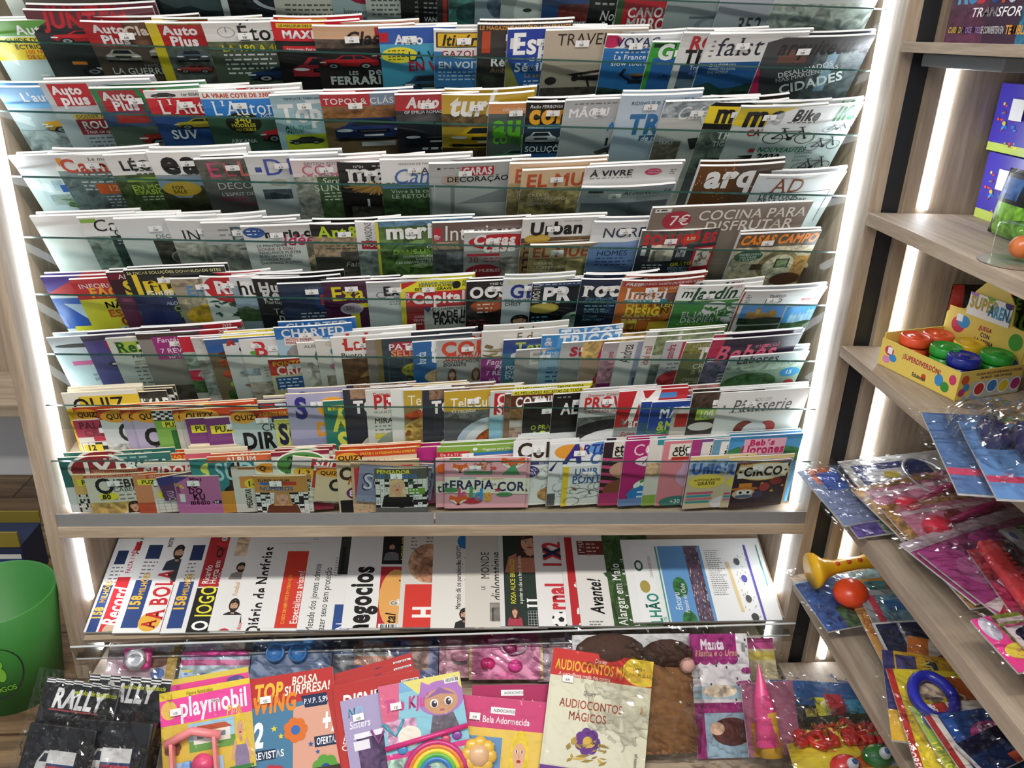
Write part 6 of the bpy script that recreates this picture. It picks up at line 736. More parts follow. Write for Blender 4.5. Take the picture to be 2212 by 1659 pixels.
8|0.178|-0.027|0.17|5|0.0|0|colouring_book|white colouring book with brown circle title|3.50|Be8e8e6;T;Col;.06;.08;.3;3a2a22;b2;R;.04;.5;.9;.58;4a3f7a;T;RELAXE E;.4;.52;.05;dcd8ea;b1;E;.22;.74;.2;.15;4a3f7a;T;CROMO-;.08;.66;.07;e6e2f0;;T;TERAPIA;.08;.75;.07;e6e2f0;;E;.18;1.05;.16;.14;c9c9c4;E;.18;1.05;.15;.13;e8e8e6;T;24;.08;.98;.12;444;i;M;sketch;.4;.7;.6;.6;a39a8a;E;.7;1.3;.3;.2;b38a5a;m
8|0.271|-0.035|0.21|1|0.0|0|colouring_book|white art colouring book in purple and orange|3.50|Bdfe0e2;E;.24;.16;.18;.14;e09a3a;E;.66;.12;.2;.12;5a9ad0;E;.9;.16;.14;.1;c8703a;T;A;.18;.06;.3;3a3284;b3 i;T;RTE;.4;.06;.15;3a3284;b2 i;T;COR;.5;.22;.18;2f5ca8;b2 i;Y;.0;.5;.12;.3;.04;.52;2f2a6a;M;sketch;.02;.6;.5;.5;888;R;.0;.96;.1;1.2;555
8|0.309|-0.103|0.17|1|0.0007|0|colouring_book|white join the dots book with a yellow spine|f.4|Bdedfdc;R;0;0;.09;1.2;e3c83a;T;UNIR;.18;.08;.14;3f68a8;b2;T;PONT;.15;.26;.15;3f68a8;b2;L;.18;.42;.8;1;.03;555;M;sketch;.12;.5;.88;.6;777;Y;.12;.48;.24;.56;.22;.6;8a4a2c
8|0.409|-0.029|0.21|1|0.0|0|colouring_book|black and pink striped sticker book||B2f2228;M;hstripes;0;.3;.5;.9;c24a7a;R;.12;0;1;.3;e2dcd0;T;stick;.14;.06;.12;161616;b2;T;COLOR;.14;.18;.1;161616;b2;E;.4;.55;.3;.2;c89a84;E;.42;.6;.1;.1;f2f2f2;E;.42;.6;.06;.07;2a3a44;E;.4;.95;.36;.24;7a4a34;E;.5;.98;.1;.1;f2f2f2;E;.5;.98;.06;.07;2a2a2a;R;0;1.0;1;1.3;b0356a
8|0.462|-0.023|0.2|2|0.0|0|colouring_book|magenta colouring book with white blossoms|3.90|Bb02a70;T;COL;.12;.1;.2;eecfdc;;E;.5;.44;.34;.13;f0e8ec;E;.5;.44;.33;.12;e2d0d8;T;Atelier;.26;.38;.12;3a2430;i;M;fan;.34;.56;.4;.26;d8924a;E;.4;.95;.22;.14;e9ece6;E;.6;.88;.2;.14;e4e8e2;M;leaves;.2;.8;.6;.3;5a9a4a;E;.4;1.12;.3;.18;2f7ac0;L;.24;1.06;.32;3;.05;cfe2f2;R;0;1.2;1;1.4;6a86b8
8|0.526|-0.023|0.21|1|0.0|0|colouring_book|white quiz colouring book with an orange letter||Bd8d2ca;R;.1;.0;1;.1;2f8a96;T;QUIZY;.34;.02;.08;e6f0f0;b1;T;J;.2;.14;.26;d8862a;b3;R;0;.44;1;.7;c9a88a;m;E;.5;.86;.3;.14;d8607a;E;.5;1.0;.3;.1;e9e4e2;R;0;1.08;1;1.3;8aa84a
8|0.563|-0.024|0.21|2|0.0008|0|colouring_book|salmon sticker book with a cat eared cartoon doll|3.90|Bd8848e;R;.08;.06;.78;.36;e6ded0;T;stick;.14;.1;.1;161616;b2;T;COLOR;.12;.2;.1;161616;b2;R;.12;.32;.4;.38;b8382c;R;.44;.28;.68;.38;444;M;doll;.18;.42;.75;.9;d9a8a0;E;.28;1.22;.24;.12;3a7a74;T;+30;.18;1.17;.08;e2f0ee;b1
8|0.635|-0.02|0.2|1|0.0|0|colouring_book|violet sticker book||B7a4a86;R;.14;.06;.9;.36;e2dad2;T;stic;.26;.1;.11;161616;b2;T;s;.26;.22;.1;161616;b2;R;.2;.36;.9;.4;b03a6a;R;0;0;.12;1.3;a83a7a
8|0.691|-0.02|0.21|1|0.0|0|colouring_book|pale blue sticker book beside the mountains|3.90|B6a9ab0;R;.1;.04;.78;.36;ece8e0;T;stick;.18;.08;.1;161616;b2;T;stack;.16;.19;.1;161616;b2;E;.82;.18;.05;.04;c02a34;R;.16;.32;.4;.37;b83a6a;R;.5;.3;.7;.37;444
8|0.732|-0.011|0.2|3|0.0004|0|colouring_book|blue mountain sticker book with pink bubbly letters at the right end||B3f86b8;M;hills;0;.1;1;.5;4f9ad0;3a7a4a;2f6a3c;R;.2;.06;.78;.4;e2b0c2;T;Bebés;.28;.08;.12;c22a60;b3;T;Llorones;.18;.21;.14;b8285c;b3;R;.06;.42;.9;.48;c23a40
8|0.635|-0.064|0.18|1|0.0153|0|colouring_book|pastel unicorn colouring book with a yellow burst||Bcfc0a0;R;0;.0;1;.08;e0c98a;R;0;.08;1;.4;8fa8c8;m;T;mais;.62;.06;.1;3f5a9a;i b1;T;Unicór;.04;.18;.2;3a64b0;b3;E;.3;.58;.28;.16;e6cf5a;T;AUTOCOLANTES;.1;.52;.045;5a4a1a;b2;T;GRÁTIS;.16;.59;.07;5a4a1a;b2;R;.02;.82;.42;.87;d05a7a;R;.02;.89;.4;.94;4a9ab0;R;.02;.96;.42;1.01;d07a8a;R;.02;1.03;.38;1.08;4aa0a0;M;unicorn;.4;.62;.6;.6;e6e0e6
8|0.737|-0.068|0.18|0|0.0093|0|colouring_book|pastel unicorn colouring book half hidden by the circus||Bcfc0a0;R;0;.0;1;.08;e0c98a;R;0;.08;1;.4;8fa8c8;m;T;Unicór;.04;.18;.2;3a64b0;b3;E;.3;.58;.28;.16;e6cf5a;R;.02;.82;.42;.87;d05a7a;R;.02;.89;.4;.94;4a9ab0;R;.02;.96;.42;1.01;d07a8a
8|0.759|-0.08|0.15|1|0.0117|0|colouring_book|dark circus colouring book with starry white sign at the right end|f.4|B3a2a34;R;0;0;1;.04;b0707c;E;.52;.3;.5;.26;d8b45a;E;.52;.3;.47;.23;e8e2d2;R;.06;.1;.96;.48;e8e2d2;T;KIDS;.06;.06;.1;cf9a3a;b2;T;CIRCO;.16;.2;.2;1b1a1c;b3;E;.1;.3;.03;.03;333;E;.94;.3;.03;.03;333;R;.12;.62;.36;.76;d88a3a;E;.24;.78;.26;.05;c8702e;E;.24;.92;.22;.14;d8b89a;E;.17;.88;.07;.07;f2f2f2;E;.31;.88;.07;.07;f2f2f2;E;.17;.88;.03;.04;1a1a1a;E;.31;.88;.03;.04;1a1a1a;E;.24;.99;.16;.05;5a6a8a;M;star;.7;.82;.1;.1;e3b83a;M;star;.9;.7;.08;.08;e3b83a;M;star;.5;.6;.09;.09;e3b83a;E;.6;.75;.1;.12;a83a3a;E;.8;.6;.12;.1;8a2a30;E;.5;.95;.1;.12;4a3a5a
"""
QUADS = r"""
P|-0.944,0.3014,0.2386,0.9997,-0.0168,0.0194,0.0092,0.9396,0.3422,0.2142,0.3027|sports daily with a red name plate at the left end of the newspaper shelf|Be4e4e2;R;.06;.2;.2;.42;1d2f54;L;.06;.46;.18;6;.03;777;R;.03;.74;.15;1.5;24407a;T;158;.04;1.24;.1;e0b040;b3 r-90;T;MILHÕES;.06;1.0;.07;e0b040;b2 r-90;R;.26;.06;.5;.2;c2262e;T;CHALLENGE;.3;.26;.08;222;b2 r-90;T;PARK;.4;.2;.08;b2262e;b2 r-90;T;FALTA 1 MÊS;.25;.56;.06;c2262e;b1 r-90;T;PARA A GRANDE;.34;.56;.06;222;b1 r-90;R;.18;.62;.42;1.46;c4262e;T;Record;.19;1.34;.19;f4f2ee;b2 i r-90;E;.3;1.4;.08;.1;c9a890;M;photo;.3;1.4;.3;.14;7a9a5a;c8a04a
P|-0.8708,0.3178,0.2464,0.9997,-0.0096,0.022,0.0015,0.9397,0.3421,0.2197,0.3261|sports daily with red serif name and a yellow ball|Be2e2e0;R;.1;.2;.28;.42;1d2f54;L;.1;.46;.18;6;.03;777;R;.08;.74;.28;1.42;24407a;T;158;.1;1.18;.12;e0b040;b3 r-90;T;MILHÕES;.16;.96;.07;e0b040;b2 r-90;T;A BOLA;.34;1.3;.2;c2262e;b2 s r-90;E;.4;1.34;.13;.13;dca83a;T;A;.32;1.42;.16;c2262e;b2 s r-90;M;man;.36;.2;.3;.4;2a3240;E;.6;.68;.12;.1;3a3838;R;.56;.8;.72;1.5;6a2420;T;BENFICA;.58;1.2;.08;e0c23a;b2 r-90;T;ROTEIRO CADA VEZ;.34;.24;.05;222;b1 r-90
P|-0.7458,0.314,0.2482,0.9997,-0.0096,0.022,0.0015,0.9397,0.3421,0.2206,0.3264|sports daily with yellow outlined name on black|Bdfdfde;R;.1;.2;.26;.44;1d2f54;L;.1;.48;.16;6;.03;777;R;.06;.76;.24;1.42;24407a;T;158;.08;1.18;.12;e0b040;b3 r-90;T;MILHÕES;.13;.96;.07;e0b040;b2 r-90;R;.3;.06;.62;.84;a8262e;M;rider;.34;.06;.26;.3;c22a30;T;Ricardo;.34;.8;.08;f0eae6;b1 r-90;T;Horta em;.43;.8;.08;f0eae6;b1 r-90;T;análise;.52;.8;.08;f0eae6;b1 r-90;R;.3;.86;.58;1.5;1a1a1a;T;O JOGO;.36;1.46;.18;e3dc3a;b1 r-90;R;.3;1.3;.58;1.5;1a1a1a;T;O;.36;1.46;.18;f0f0ee;b2 r-90
P|-0.6218,0.3101,0.25,0.9997,-0.0094,0.0221,0.0013,0.9397,0.342,0.2189,0.3216|pale daily with a red letter and a man in black|Be0e0dd;R;.1;.08;.3;.38;c9b49a;m;M;man;.1;.48;.26;.26;8a8480;T;Futebol;.2;.98;.06;c99a5a;r-90;M;man;.12;1.02;.26;.34;222;R;.12;1.26;.36;1.56;dcdcda;T;P;.14;1.54;.2;c2262e;b2 s r-90;T;Público;.34;1.54;.05;c2262e;b1 s r-90
P|-0.565,0.3083,0.2508,0.9997,-0.0096,0.022,0.0015,0.9397,0.3421,0.2207,0.3217|daily with a large black gothic name|Be3e3e1;T;Diário de Notícias;.2;1.5;.16;1a1a1a;b2 s r-90;L;.44;.3;.02;1;.04;777
P|-0.4922,0.2687,0.2382,0.9997,-0.0104,0.0218,0.0023,0.9397,0.3421,0.2186,0.2738|folded daily with a bright red front block|Be1e1df;R;.2;.12;.78;1.48;cc3a2a;T;CASOS DE HEPATITE EM CRIANÇAS;.27;1.2;.04;f0b83a;b1 r-90;T;Especialistas avisam!;.38;1.2;.085;f2ece8;b1 r-90;T;Cuidados higiénicos;.5;1.2;.085;f2ece8;b1 r-90;T;são fundamentais;.62;1.2;.085;f2ece8;b1 r-90;E;.33;1.38;.07;.08;161616;R;.46;1.28;.7;1.44;161616
P|-0.3873,0.3028,0.2533,0.9997,-0.0095,0.0221,0.0014,0.9397,0.3421,0.2207,0.3198|daily with a long black headline about youth|Be2e2e0;L;.04;.1;.06;1;.03;888;T;Metade dos jovens admite;.1;1.48;.085;2a2a2a;r-90;T;fazer sexo sem proteção;.24;1.48;.085;2a2a2a;r-90;L;.36;.4;.14;8;.02;888;M;photo;.4;.06;.2;.6;3a3e3a;1a1c1a;R;.42;1.1;.62;1.56;2b4a86;T;JN;.46;1.5;.15;eef;b1 r-90
P|-0.2702,0.2992,0.255,0.9997,-0.0097,0.022,0.0016,0.9397,0.3421,0.223,0.3147|business daily with heavy black lowercase name|Be4e4e2;T;negocios;.06;1.48;.26;161616;b3 r-90;R;.42;.06;.86;.5;1c1c1e;M;man;.44;.14;.2;.3;6a6e72;T;NOVO MINISTRO;.66;.44;.07;e0dc3a;b1 r-90;R;.42;.54;.86;1.5;b22832;E;.62;1.0;.2;.42;e0a45a;T;tal;.52;1.36;.12;1c1414;b2 i r-90;T;&;.56;1.12;.18;f0ece0;b3 r-90;T;qual;.66;.98;.12;1c1414;b2 i r-90;M;barcode;.44;1.36;.34;.1
P|-0.1173,0.2992,0.2589,0.9997,-0.0167,0.0195,0.009,0.9396,0.3422,0.2231,0.3177|weekly with a portrait above a red name block|Bd6d2cb;L;.1;.04;.1;5;.03;777;L;.3;.04;.12;5;.03;777;E;.34;.5;.26;.3;c49a7c;m;E;.36;.6;.16;.2;a87a60;m;R;.06;.82;.44;1.46;d0382e;T;H;.18;1.3;.24;f2eeea;b3 r-90
P|-0.0294,0.2964,0.2601,0.9997,-0.0167,0.0194,0.0091,0.9396,0.3422,0.2237,0.3209|weekly with orange rounded name and blue disc|Bdedbd4;E;.46;.16;.15;.13;2f74b8;L;.3;.5;.1;1;.04;777;T;Marcelo dá os parabéns ao NOVO;.3;1.18;.06;222;b1 r-90;T;por ser um projecto vencedor;.4;1.18;.06;222;b1 r-90;M;man;.28;1.16;.26;.3;222;T;NOVO;.56;1.48;.2;e08c26;b2 r-90;L;.6;.4;.2;6;.03;888
P|0.0642,0.2935,0.2615,0.9997,-0.0168,0.0194,0.0091,0.9396,0.3422,0.2244,0.3184|beige monthly with an italic serif name|Bd0ccc2;T;MONDE;.2;.74;.1;2a2a2a;s r-90;T;diplomatique;.32;1.06;.15;222;i r-90;M;photo;.3;1.08;.3;.26;8a8680;3a3634;R;.44;1.1;.54;1.3;c8424a;T;LE;.2;.9;.05;333;s r-90
P|0.1595,0.2906,0.2628,0.9997,-0.0168,0.0194,0.0091,0.9396,0.3422,0.2251,0.3159|arts fortnightly with white initials on dark green|B22302a;R;0;0;.06;1.7;d8d8d4;M;woman;.06;.02;.7;.62;b8785a;T;ROSA ALICE BRANCO;.14;1.1;.06;d8d03a;b1 r-90;T;o poder do cão e a força da poesia;.24;1.1;.045;e6e4da;b1 r-90;T;JL;.34;1.16;.28;f2f2ee;b1 s r-90;M;woman;.08;1.14;.2;.26;a83a4a;M;grid;.34;1.2;.18;.2;eee;T;JORNAL DE LETRAS;.56;1.5;.05;ddd;b1 r-90;R;.06;1.48;1;1.52;d8d8d4
P|0.2633,0.2874,0.2643,0.9997,-0.0168,0.0194,0.0092,0.9396,0.3422,0.2258,0.3162|football pools paper with red and blue name and a ball|Be4e2e0;T;J;.12;1.52;.24;c8303a;b3 r-90;M;ball;.16;1.2;.24;.22;f0f0ee;222;T;rnal;.12;1.18;.24;c8303a;b3 r-90;T;1X2;.12;.58;.24;c8303a;b3 r-90;T;X;.12;.42;.24;1d2a44;b3 r-90;R;.4;0;.5;1.5;24386a;T;SEMANÁRIO DO APOSTADOR;.42;.8;.05;eef;b1 r-90
P|0.341,0.2849,0.2654,0.9997,-0.0168,0.0194,0.0092,0.9396,0.3422,0.2264,0.3136|club weekly with a deep red spine block|Bdfdcda;R;.06;.1;.4;1.6;b8262e;T;O Benfica;.14;1.5;.24;e9e2da;b2 r-90;E;.18;1.46;.09;.09;d8b24a;E;.18;1.46;.05;.05;a22
P|0.3757,0.2717,0.2658,0.9997,-0.0099,0.0219,0.0018,0.9397,0.3421,0.2259,0.3079|party weekly with italic black name and grass photo|Bdedcd8;R;.06;.12;.4;.34;6a2a20;T;1º MAIO;.08;.32;.07;eadada;b2 r-90;L;.18;.16;.18;4;.03;c8a09a;T;Avante!;.14;1.2;.16;181818;b2 i r-90;R;.4;.02;1;1.7;3c5a30;m;M;leaves;.4;.05;.6;1.5;2e4a26;T;Alargar em Maio;.46;1.36;.11;eef0ea;b1 s r-90;T;a força deste Abril;.6;1.4;.11;eef0ea;b1 s r-90;L;.1;1.3;.2;8;.02;777
P|0.5185,0.241,0.2625,0.9997,-0.0123,0.0211,0.0043,0.9396,0.3421,0.4125,0.2734|regional paper lying open flat in front with green masthead|Be6e8e8;R;.06;.06;.2;.78;e9ebeb;E;.1;.22;.03;.045;2a5a44;E;.1;.22;.018;.028;e9ebeb;T;CAIXA AGRÍCOLA;.17;.32;.02;777;r-90;E;.12;.39;.035;.05;a8984a;T;TRILHÃO;.12;.8;.075;2f8a7a;b2 r-90;T;O COSCELHO DE;.205;.8;.02;2f8a7a;b1 r-90;R;.235;.06;.245;.78;3a9a8a;R;.255;.06;.56;.78;5f93c8;E;.36;.4;.05;.08;2f6a3a;m;E;.38;.66;.05;.08;2f6a3a;m;R;.44;.06;.54;.78;5a4a5e;m;M;dots;.44;.06;.1;.7;d8a08a;M;dots;.44;.06;.1;.7;c8d8e8;T;Encuru;.3;.58;.045;e8eef4;i r-90;T;Passeio do Clube;.36;.6;.03;e8eef4;i r-90;L;.585;.1;.12;22;.009;888;Q;.72;.2;.74;.2;.76;.6;.74;.6;e0c890;M;dots;.77;.12;.1;.62;777;E;.8;.2;.02;.03;555;E;.82;.34;.02;.03;5a5ab0;E;.81;.5;.02;.03;555;E;.82;.64;.025;.03;444;R;.875;.06;.89;.78;5a52b0;Y;.91;.66;.95;.76;.89;.78;e0a84a;R;.965;.06;.972;.4;3a9a8a
K|-0.8853,0.0144,0.0994,0.9999,-0.0107,-0.0089,0.0139,0.766,0.6427,0.1815,0.0892|toy_pack|pink toy camera pack with a silver lens at the back left of the floor bin|camera|Bd9c3cf;R;.0;0;1;.1;e9dfe6;E;.7;.2;.2;.12;6a4a3a;m;E;.75;.4;.1;.08;4a7ac0;R;.86;.1;1;.8;c8a84a
K|-0.6919,0.0166,0.1065,0.9999,-0.0105,-0.0088,0.0136,0.766,0.6427,0.1798,0.1061|toy_pack|pouch pack with a pink zip and beads beside the toy camera|zip|Bb9d0dc;R;0;0;1;.26;a8c8dc;E;.3;.14;.26;.14;a88ab8;E;.85;.06;.3;.14;c8987a;R;.0;.26;1;.34;c8468a;M;bits;.05;.4;.9;.4;d8c43a;4a6ac0;c9a0a8
K|-0.5078,0.0135,0.1091,0.9999,-0.0104,-0.0087,0.0136,0.766,0.6427,0.2125,0.0996|toy_pack|navy blister pack with blue toy goggles|goggles|B3a4a66;R;0;.0;1;.5;4a6a9a;R;0;.5;1;1;2a2c34;T;CLUB;.3;.56;.1;c8ccd4;i
K|-0.3064,0.0176,0.1021,0.9999,-0.0104,-0.0087,0.0136,0.766,0.6427,0.0724,0.0935|toy_pack|slim navy pack behind the red bird book|flat|B1c2c44;R;.1;.3;.9;.5;3a6aa0
K|-0.2358,0.0122,0.1054,0.9999,-0.0104,-0.0087,0.0136,0.766,0.6427,0.1026,0.0982|toy_pack|slim pack with orange band and blue foot|flat|B8a9a9a;R;0;0;1;.35;3a3a40;m;R;0;.4;1;.62;c86a3a;T;DINOSAURS;.06;.46;.12;f0dcc8;b1;R;0;.62;1;1.2;3a7ac0;T;20;.3;.75;.2;e9eef4;i b1
K|-0.1385,0.0135,0.1026,0.9999,-0.0104,-0.0087,0.0136,0.766,0.6427,0.1286,0.1033|toy_pack|blue wrapped figure pack under the shelf|flat|B2c4a8c;m;R;.4;.0;.8;.6;7a4a34;m;R;.1;.6;.6;.8;b83038
K|-0.0074,0.0117,0.105,0.9999,-0.0104,-0.0087,0.0135,0.766,0.6427,0.1141,0.0989|toy_pack|rose pink blister pack with a dark oval|oval|Bc27a94;E;.5;.45;.22;.14;3a2a34;R;.2;.7;.8;.9;d294a6
K|0.0736,0.0081,0.1098,0.9999,-0.0103,-0.0086,0.0134,0.766,0.6427,0.2013,0.1061|toy_pack|bright pink jewellery pack with gold dotted border|gems|Bd86aa4;R;0;.8;1;1;d8c07a;R;.0;0;.04;1;d8c07a;R;.96;0;1;1;d8c07a;E;.5;.55;.16;.14;e04a9a;E;.4;.72;.14;.12;c23a7a;R;.4;.72;.7;.84;7aa8d8;E;.6;.2;.06;.04;8a2a5a
K|0.2605,0.015,0.1039,0.9999,-0.0102,-0.0086,0.0134,0.766,0.6427,0.098,0.1143|toy_pack|violet comic pack with bow prints tucked at the back|flat|Bb498ac;M;bits;.1;.1;.8;.8;2a2228;c2284a;e9dfe6
K|0.8519,0.0113,0.0968,0.9999,-0.0102,-0.0086,0.0134,0.766,0.6427,0.0746,0.1257|toy_pack|bright pink and yellow pack beside the end panel|flat|Be6d8b0;R;0;0;1;.4;d85aa0;R;0;.5;1;.8;e9d86a
K|-0.8334,-0.2046,0.1995,0.9967,-0.0523,-0.0623,0.0814,0.6407,0.7635,0.1919,0.2241|toy_pack|black rally truck pack half hidden behind its twin|truck|B1c1c1e;M;check;.0;.0;1;.07;222;T;RALLY;.2;.1;.18;e6e6e6;b3 i;T;veículos de assistência;.42;.09;.05;c8d03a;b2 i;M;truck;.15;.5;.7;.6;d8d8d6;b23040
K|-0.9279,-0.2194,0.2067,0.9909,-0.0865,-0.1031,0.1346,0.6369,0.7591,0.1741,0.2232|toy_pack|black rally truck pack at the left end of the front row|truck|B1e1e20;M;check;.02;.0;.98;.06;222;T;RALLY;.16;.14;.2;f0f0f0;b3 i;T;veículos de assistência;.42;.11;.06;c8d03a;b2 i;R;.14;.38;.8;.4;b04a50;M;truck;.15;.72;.7;.6;d8d8d6;b23040
K|-0.6739,-0.2183,0.1832,0.9879,0.0996,0.1187,-0.155,0.635,0.7568,0.2097,0.1713|comic_pack|yellow topped comic pack peeking above the pink playhouse comic|flat|Bd8c04a;R;0;.06;1;.2;e0468e;E;.85;.12;.1;.05;5a4a8a
K|-0.6648,-0.2467,0.1742,0.9876,0.1007,0.12,-0.1567,0.6348,0.7566,0.2096,0.2085|comic_pack|wrapped pink headed comic with a toy playhouse|playhouse|Bd8b84a;R;0;0;1;.09;e3c83a;T;Figura fantástica;.3;.03;.04;7a5a1a;b1;Q;0;.09;1;.06;1;.36;0;.36;e8489a;T;playmobil;.22;.12;.14;f6f0f2;b2;T;Pink;.72;.26;.09;f0d03a;i b1;E;.1;.2;.09;.1;e3b85a;M;house;.3;.38;.5;.3;e9e4d8;b5563a;6a9a4a;M;girl;.72;.36;.28;.6;8a7a9a;e3c23a;M;flower;.02;.5;.2;.2;7a4a34;c8a03a;R;.1;.76;.66;1.4;a8c4dc;R;.72;.9;.98;1.2;3a7a3a;E;.9;1.15;.14;.1;e3c84a
K|-0.4593,-0.2224,0.1907,0.991,0.0859,0.1024,-0.1336,0.637,0.7592,0.1982,0.2262|comic_pack|blue and red surprise bag comic with white ribbon words|flat|Bb8302c;R;0;.34;1;1.4;4a7a9a;Q;.5;.4;1;.34;1;1.4;.42;1.4;d8a08a;T;BOLSA;.5;.05;.09;f2e8d8;b2 i;T;SURPRESA!;.4;.15;.1;f2e8d8;b2 i;T;TOP;.05;.1;.15;e9b83a;b3 i;T;WING;.02;.24;.16;e0892a;b3 i;Q;.6;.28;.95;.28;.9;.42;.64;.42;1d2a4a;T;P.V.P. 5,99€;.63;.32;.06;eef;b1;T;2;.0;.54;.22;eef2f6;b3 i;R;.0;.82;.26;.93;1d2a4a;T;REVISTAS;.0;.84;.075;eef2f6;b2;T;+2;.82;.5;.2;eef2f6;b3 i;R;.72;.76;1;.88;1d2a4a;T;OFERTAS;.74;.78;.075;eef2f6;b2 i;M;star;.22;.56;.08;.08;e3d03a;M;star;.3;.66;.07;.07;e3d03a;M;star;.64;.8;.07;.07;2a5aa0;M;star;.72;.9;.06;.06;2a5aa0;M;flower;.36;.5;.3;.3;d8702a;3a6ab0;M;flower;.05;.98;.34;.34;b8303a;e9e0d8;M;flower;.66;.96;.34;.34;5a9a3a;2a4a8a;M;flower;.36;1.1;.34;.3;c23a7a;e9e0d8
K|-0.2831,-0.2128,0.1866,0.9697,0.157,0.1872,-0.2443,0.6233,0.7428,0.2156,0.2053|comic_pack|red fan comic, furthest back of the red four|flat|Bb0322f;T;DISNEY;.1;.16;.12;eee;b2 i;M;barcode;.78;.05;.2;.05;E;.6;.14;.12;.08;20244a
K|-0.2792,-0.2268,0.1793,0.9696,0.1572,0.1874,-0.2446,0.6233,0.7428,0.2134,0.2005|comic_pack|red fan comic, second from the back of the red four|flat|Bb0322f;T;DISNEY;.1;.16;.12;eee;b2 i;M;barcode;.78;.05;.2;.05;E;.6;.14;.12;.08;20244a
K|-0.2754,-0.2406,0.1721,0.9695,0.1575,0.1877,-0.245,0.6232,0.7427,0.2113,0.1958|comic_pack|red fan comic, third from the back of the red four|flat|Bb0322f;T;DISNEY;.1;.16;.12;eee;b2 i;M;barcode;.78;.05;.2;.05;E;.6;.14;.12;.08;20244a
K|-0.2596,-0.2398,0.1824,0.9861,0.1066,0.1271,-0.1659,0.6339,0.7554,0.2092,0.2141|comic_pack|red fan comic, frontmost of the red four|flat|Bb5342f;T;DISNEY;.08;.14;.14;f0eeec;b2 i;T;FAN;.36;.3;.09;f0eeec;b2;M;barcode;.78;.08;.2;.06;E;.6;.22;.16;.12;20244a;M;star;.75;.2;.08;.08;e6c8c0;M;star;.0;.9;.1;.1;e6c8c0;T;OFERTA;.02;.7;.07;f0eeec;b1 r-70
K|-0.2395,-0.2671,0.1592,0.979,0.1312,0.1563,-0.204,0.6293,0.7499,0.2081,0.1778|comic_pack|lilac comic with toy necklaces under snowy edges|necklace|Ba89cc0;T;NO;.06;.1;.1;7ac0d8;b2 i;T;Sisters;.06;.24;.08;e9e6f2;i b1;M;woman;.42;.05;.36;.34;2a2a34;6a3a24;R;.12;.38;.9;.82;5a4468;m;M;scallop;.1;.38;.84;.06;e9e9f2;R;.14;.94;.9;1.4;54405f;m;M;scallop;.1;.92;.84;.06;e9e9f2;R;.08;.46;.26;.56;e6e2ea;M;star;.06;.86;.06;.06;d8d4ea
K|-0.1501,-0.2526,0.189,0.9862,0.1062,0.1266,-0.1653,0.6339,0.7555,0.1973,0.212|comic_pack|pastel comic with a zipped rainbow pouch|rainbow|B8fc8d8;R;0;0;1;.12;7ab0d8;Q;.3;.0;1;.0;1;.22;.5;.2;e3d87a;Q;0;0;.26;0;.2;.4;0;.5;d86a8a;T;The Kjules;.04;.18;.13;c8508a;b3 i;M;doll;.42;.06;.62;.62;c99a74;b07ac0;R;.04;.42;.4;.7;d8a8c8;m;E;.3;.62;.14;.12;eee8d8;M;barcode;.8;.05;.18;.06;R;0;.78;1;.84;d8408a;R;0;.84;1;1.5;a8c8b8;m;M;bits;.05;.9;.9;.3;d85a8a;e3c84a;8a6ab8;T;Rainbow Party!;.28;1.12;.1;eef;b1 r-14
K|0.0765,-0.2303,0.1688,1.0,-0.0037,-0.0044,0.0057,0.6428,0.766,0.196,0.2169|comic_pack|magenta headed story book behind its twin|flat|Ba82858;R;.36;.06;.64;.13;f0eeee;T;AUDIOCONTOS;.4;.08;.03;333;b1;T;A Bela Adormecida;.3;.2;.07;e6c8d4
K|0.0493,-0.2568,0.1653,0.9942,-0.0692,-0.0824,0.1076,0.6391,0.7616,0.21,0.2044|comic_pack|pink and yellow story book with a yellow toy flower|flower|Be3c05a;R;0;0;1;.33;cc4878;R;.36;.1;.64;.17;f2f0ee;T;AUDIOCONTOS;.39;.12;.03;333;b1;T;A Bela Adormecida;.2;.2;.07;f6eef0;b1;R;0;.33;1;1.3;e6c45c;R;.04;.42;.52;1.3;6a94c4;M;woman;.5;.34;.45;.8;5a9a5a;e6c83a;e0b090;E;.85;.95;.18;.14;b83a8a
K|0.2765,-0.1949,0.2515,0.9882,-0.0984,-0.1172,0.153,0.6352,0.757,0.2505,0.3042|comic_pack|cream story book pack with red and yellow header|flat|Bd9d6bc;R;0;0;1;.25;c4302a;E;.9;.11;.2;.14;e6c83a;T;LIVRO +;.8;.08;.03;5a4a1a;b1;T;AUDIOPENDRIVE;.77;.13;.03;5a4a1a;b1;T;Disney;.42;.05;.04;f2e8da;i;T;AUDIOCONTOS MÁGICOS;.04;.1;.09;e9b83a;b2;T;A maravilhosa magia dos contos;.08;.21;.035;f2e0d0;b1;R;.03;.3;.78;1.05;dddac2;T;Disney;.34;.36;.04;444;i;T;AUDIOCONTOS;.12;.45;.075;a8482c;b1;T;MÁGICOS;.22;.56;.075;a8482c;b1;M;flower;.3;.68;.26;.26;6a3a8a;d8b24a;M;leaves;.25;.8;.4;.2;b89a4a;R;0;1.06;.8;1.5;6a3a8c;T;ENTRELAÇADOS;.1;1.1;.09;e0d8ea;;T;www.agostini.pt;.88;1.1;.035;555;r-90;T;♪;.9;.42;.08;d8903a
K|0.3304,-0.1387,0.2407,1.0,0.0013,0.0015,-0.002,0.6428,0.766,0.3035,0.3502|toy_pack|bagged brown fleece blanket with white dotted header|blanket|Bdcdcdc;M;dots;0;0;1;.1;8a9aa8;R;0;.12;1;1.4;6a4a34;m
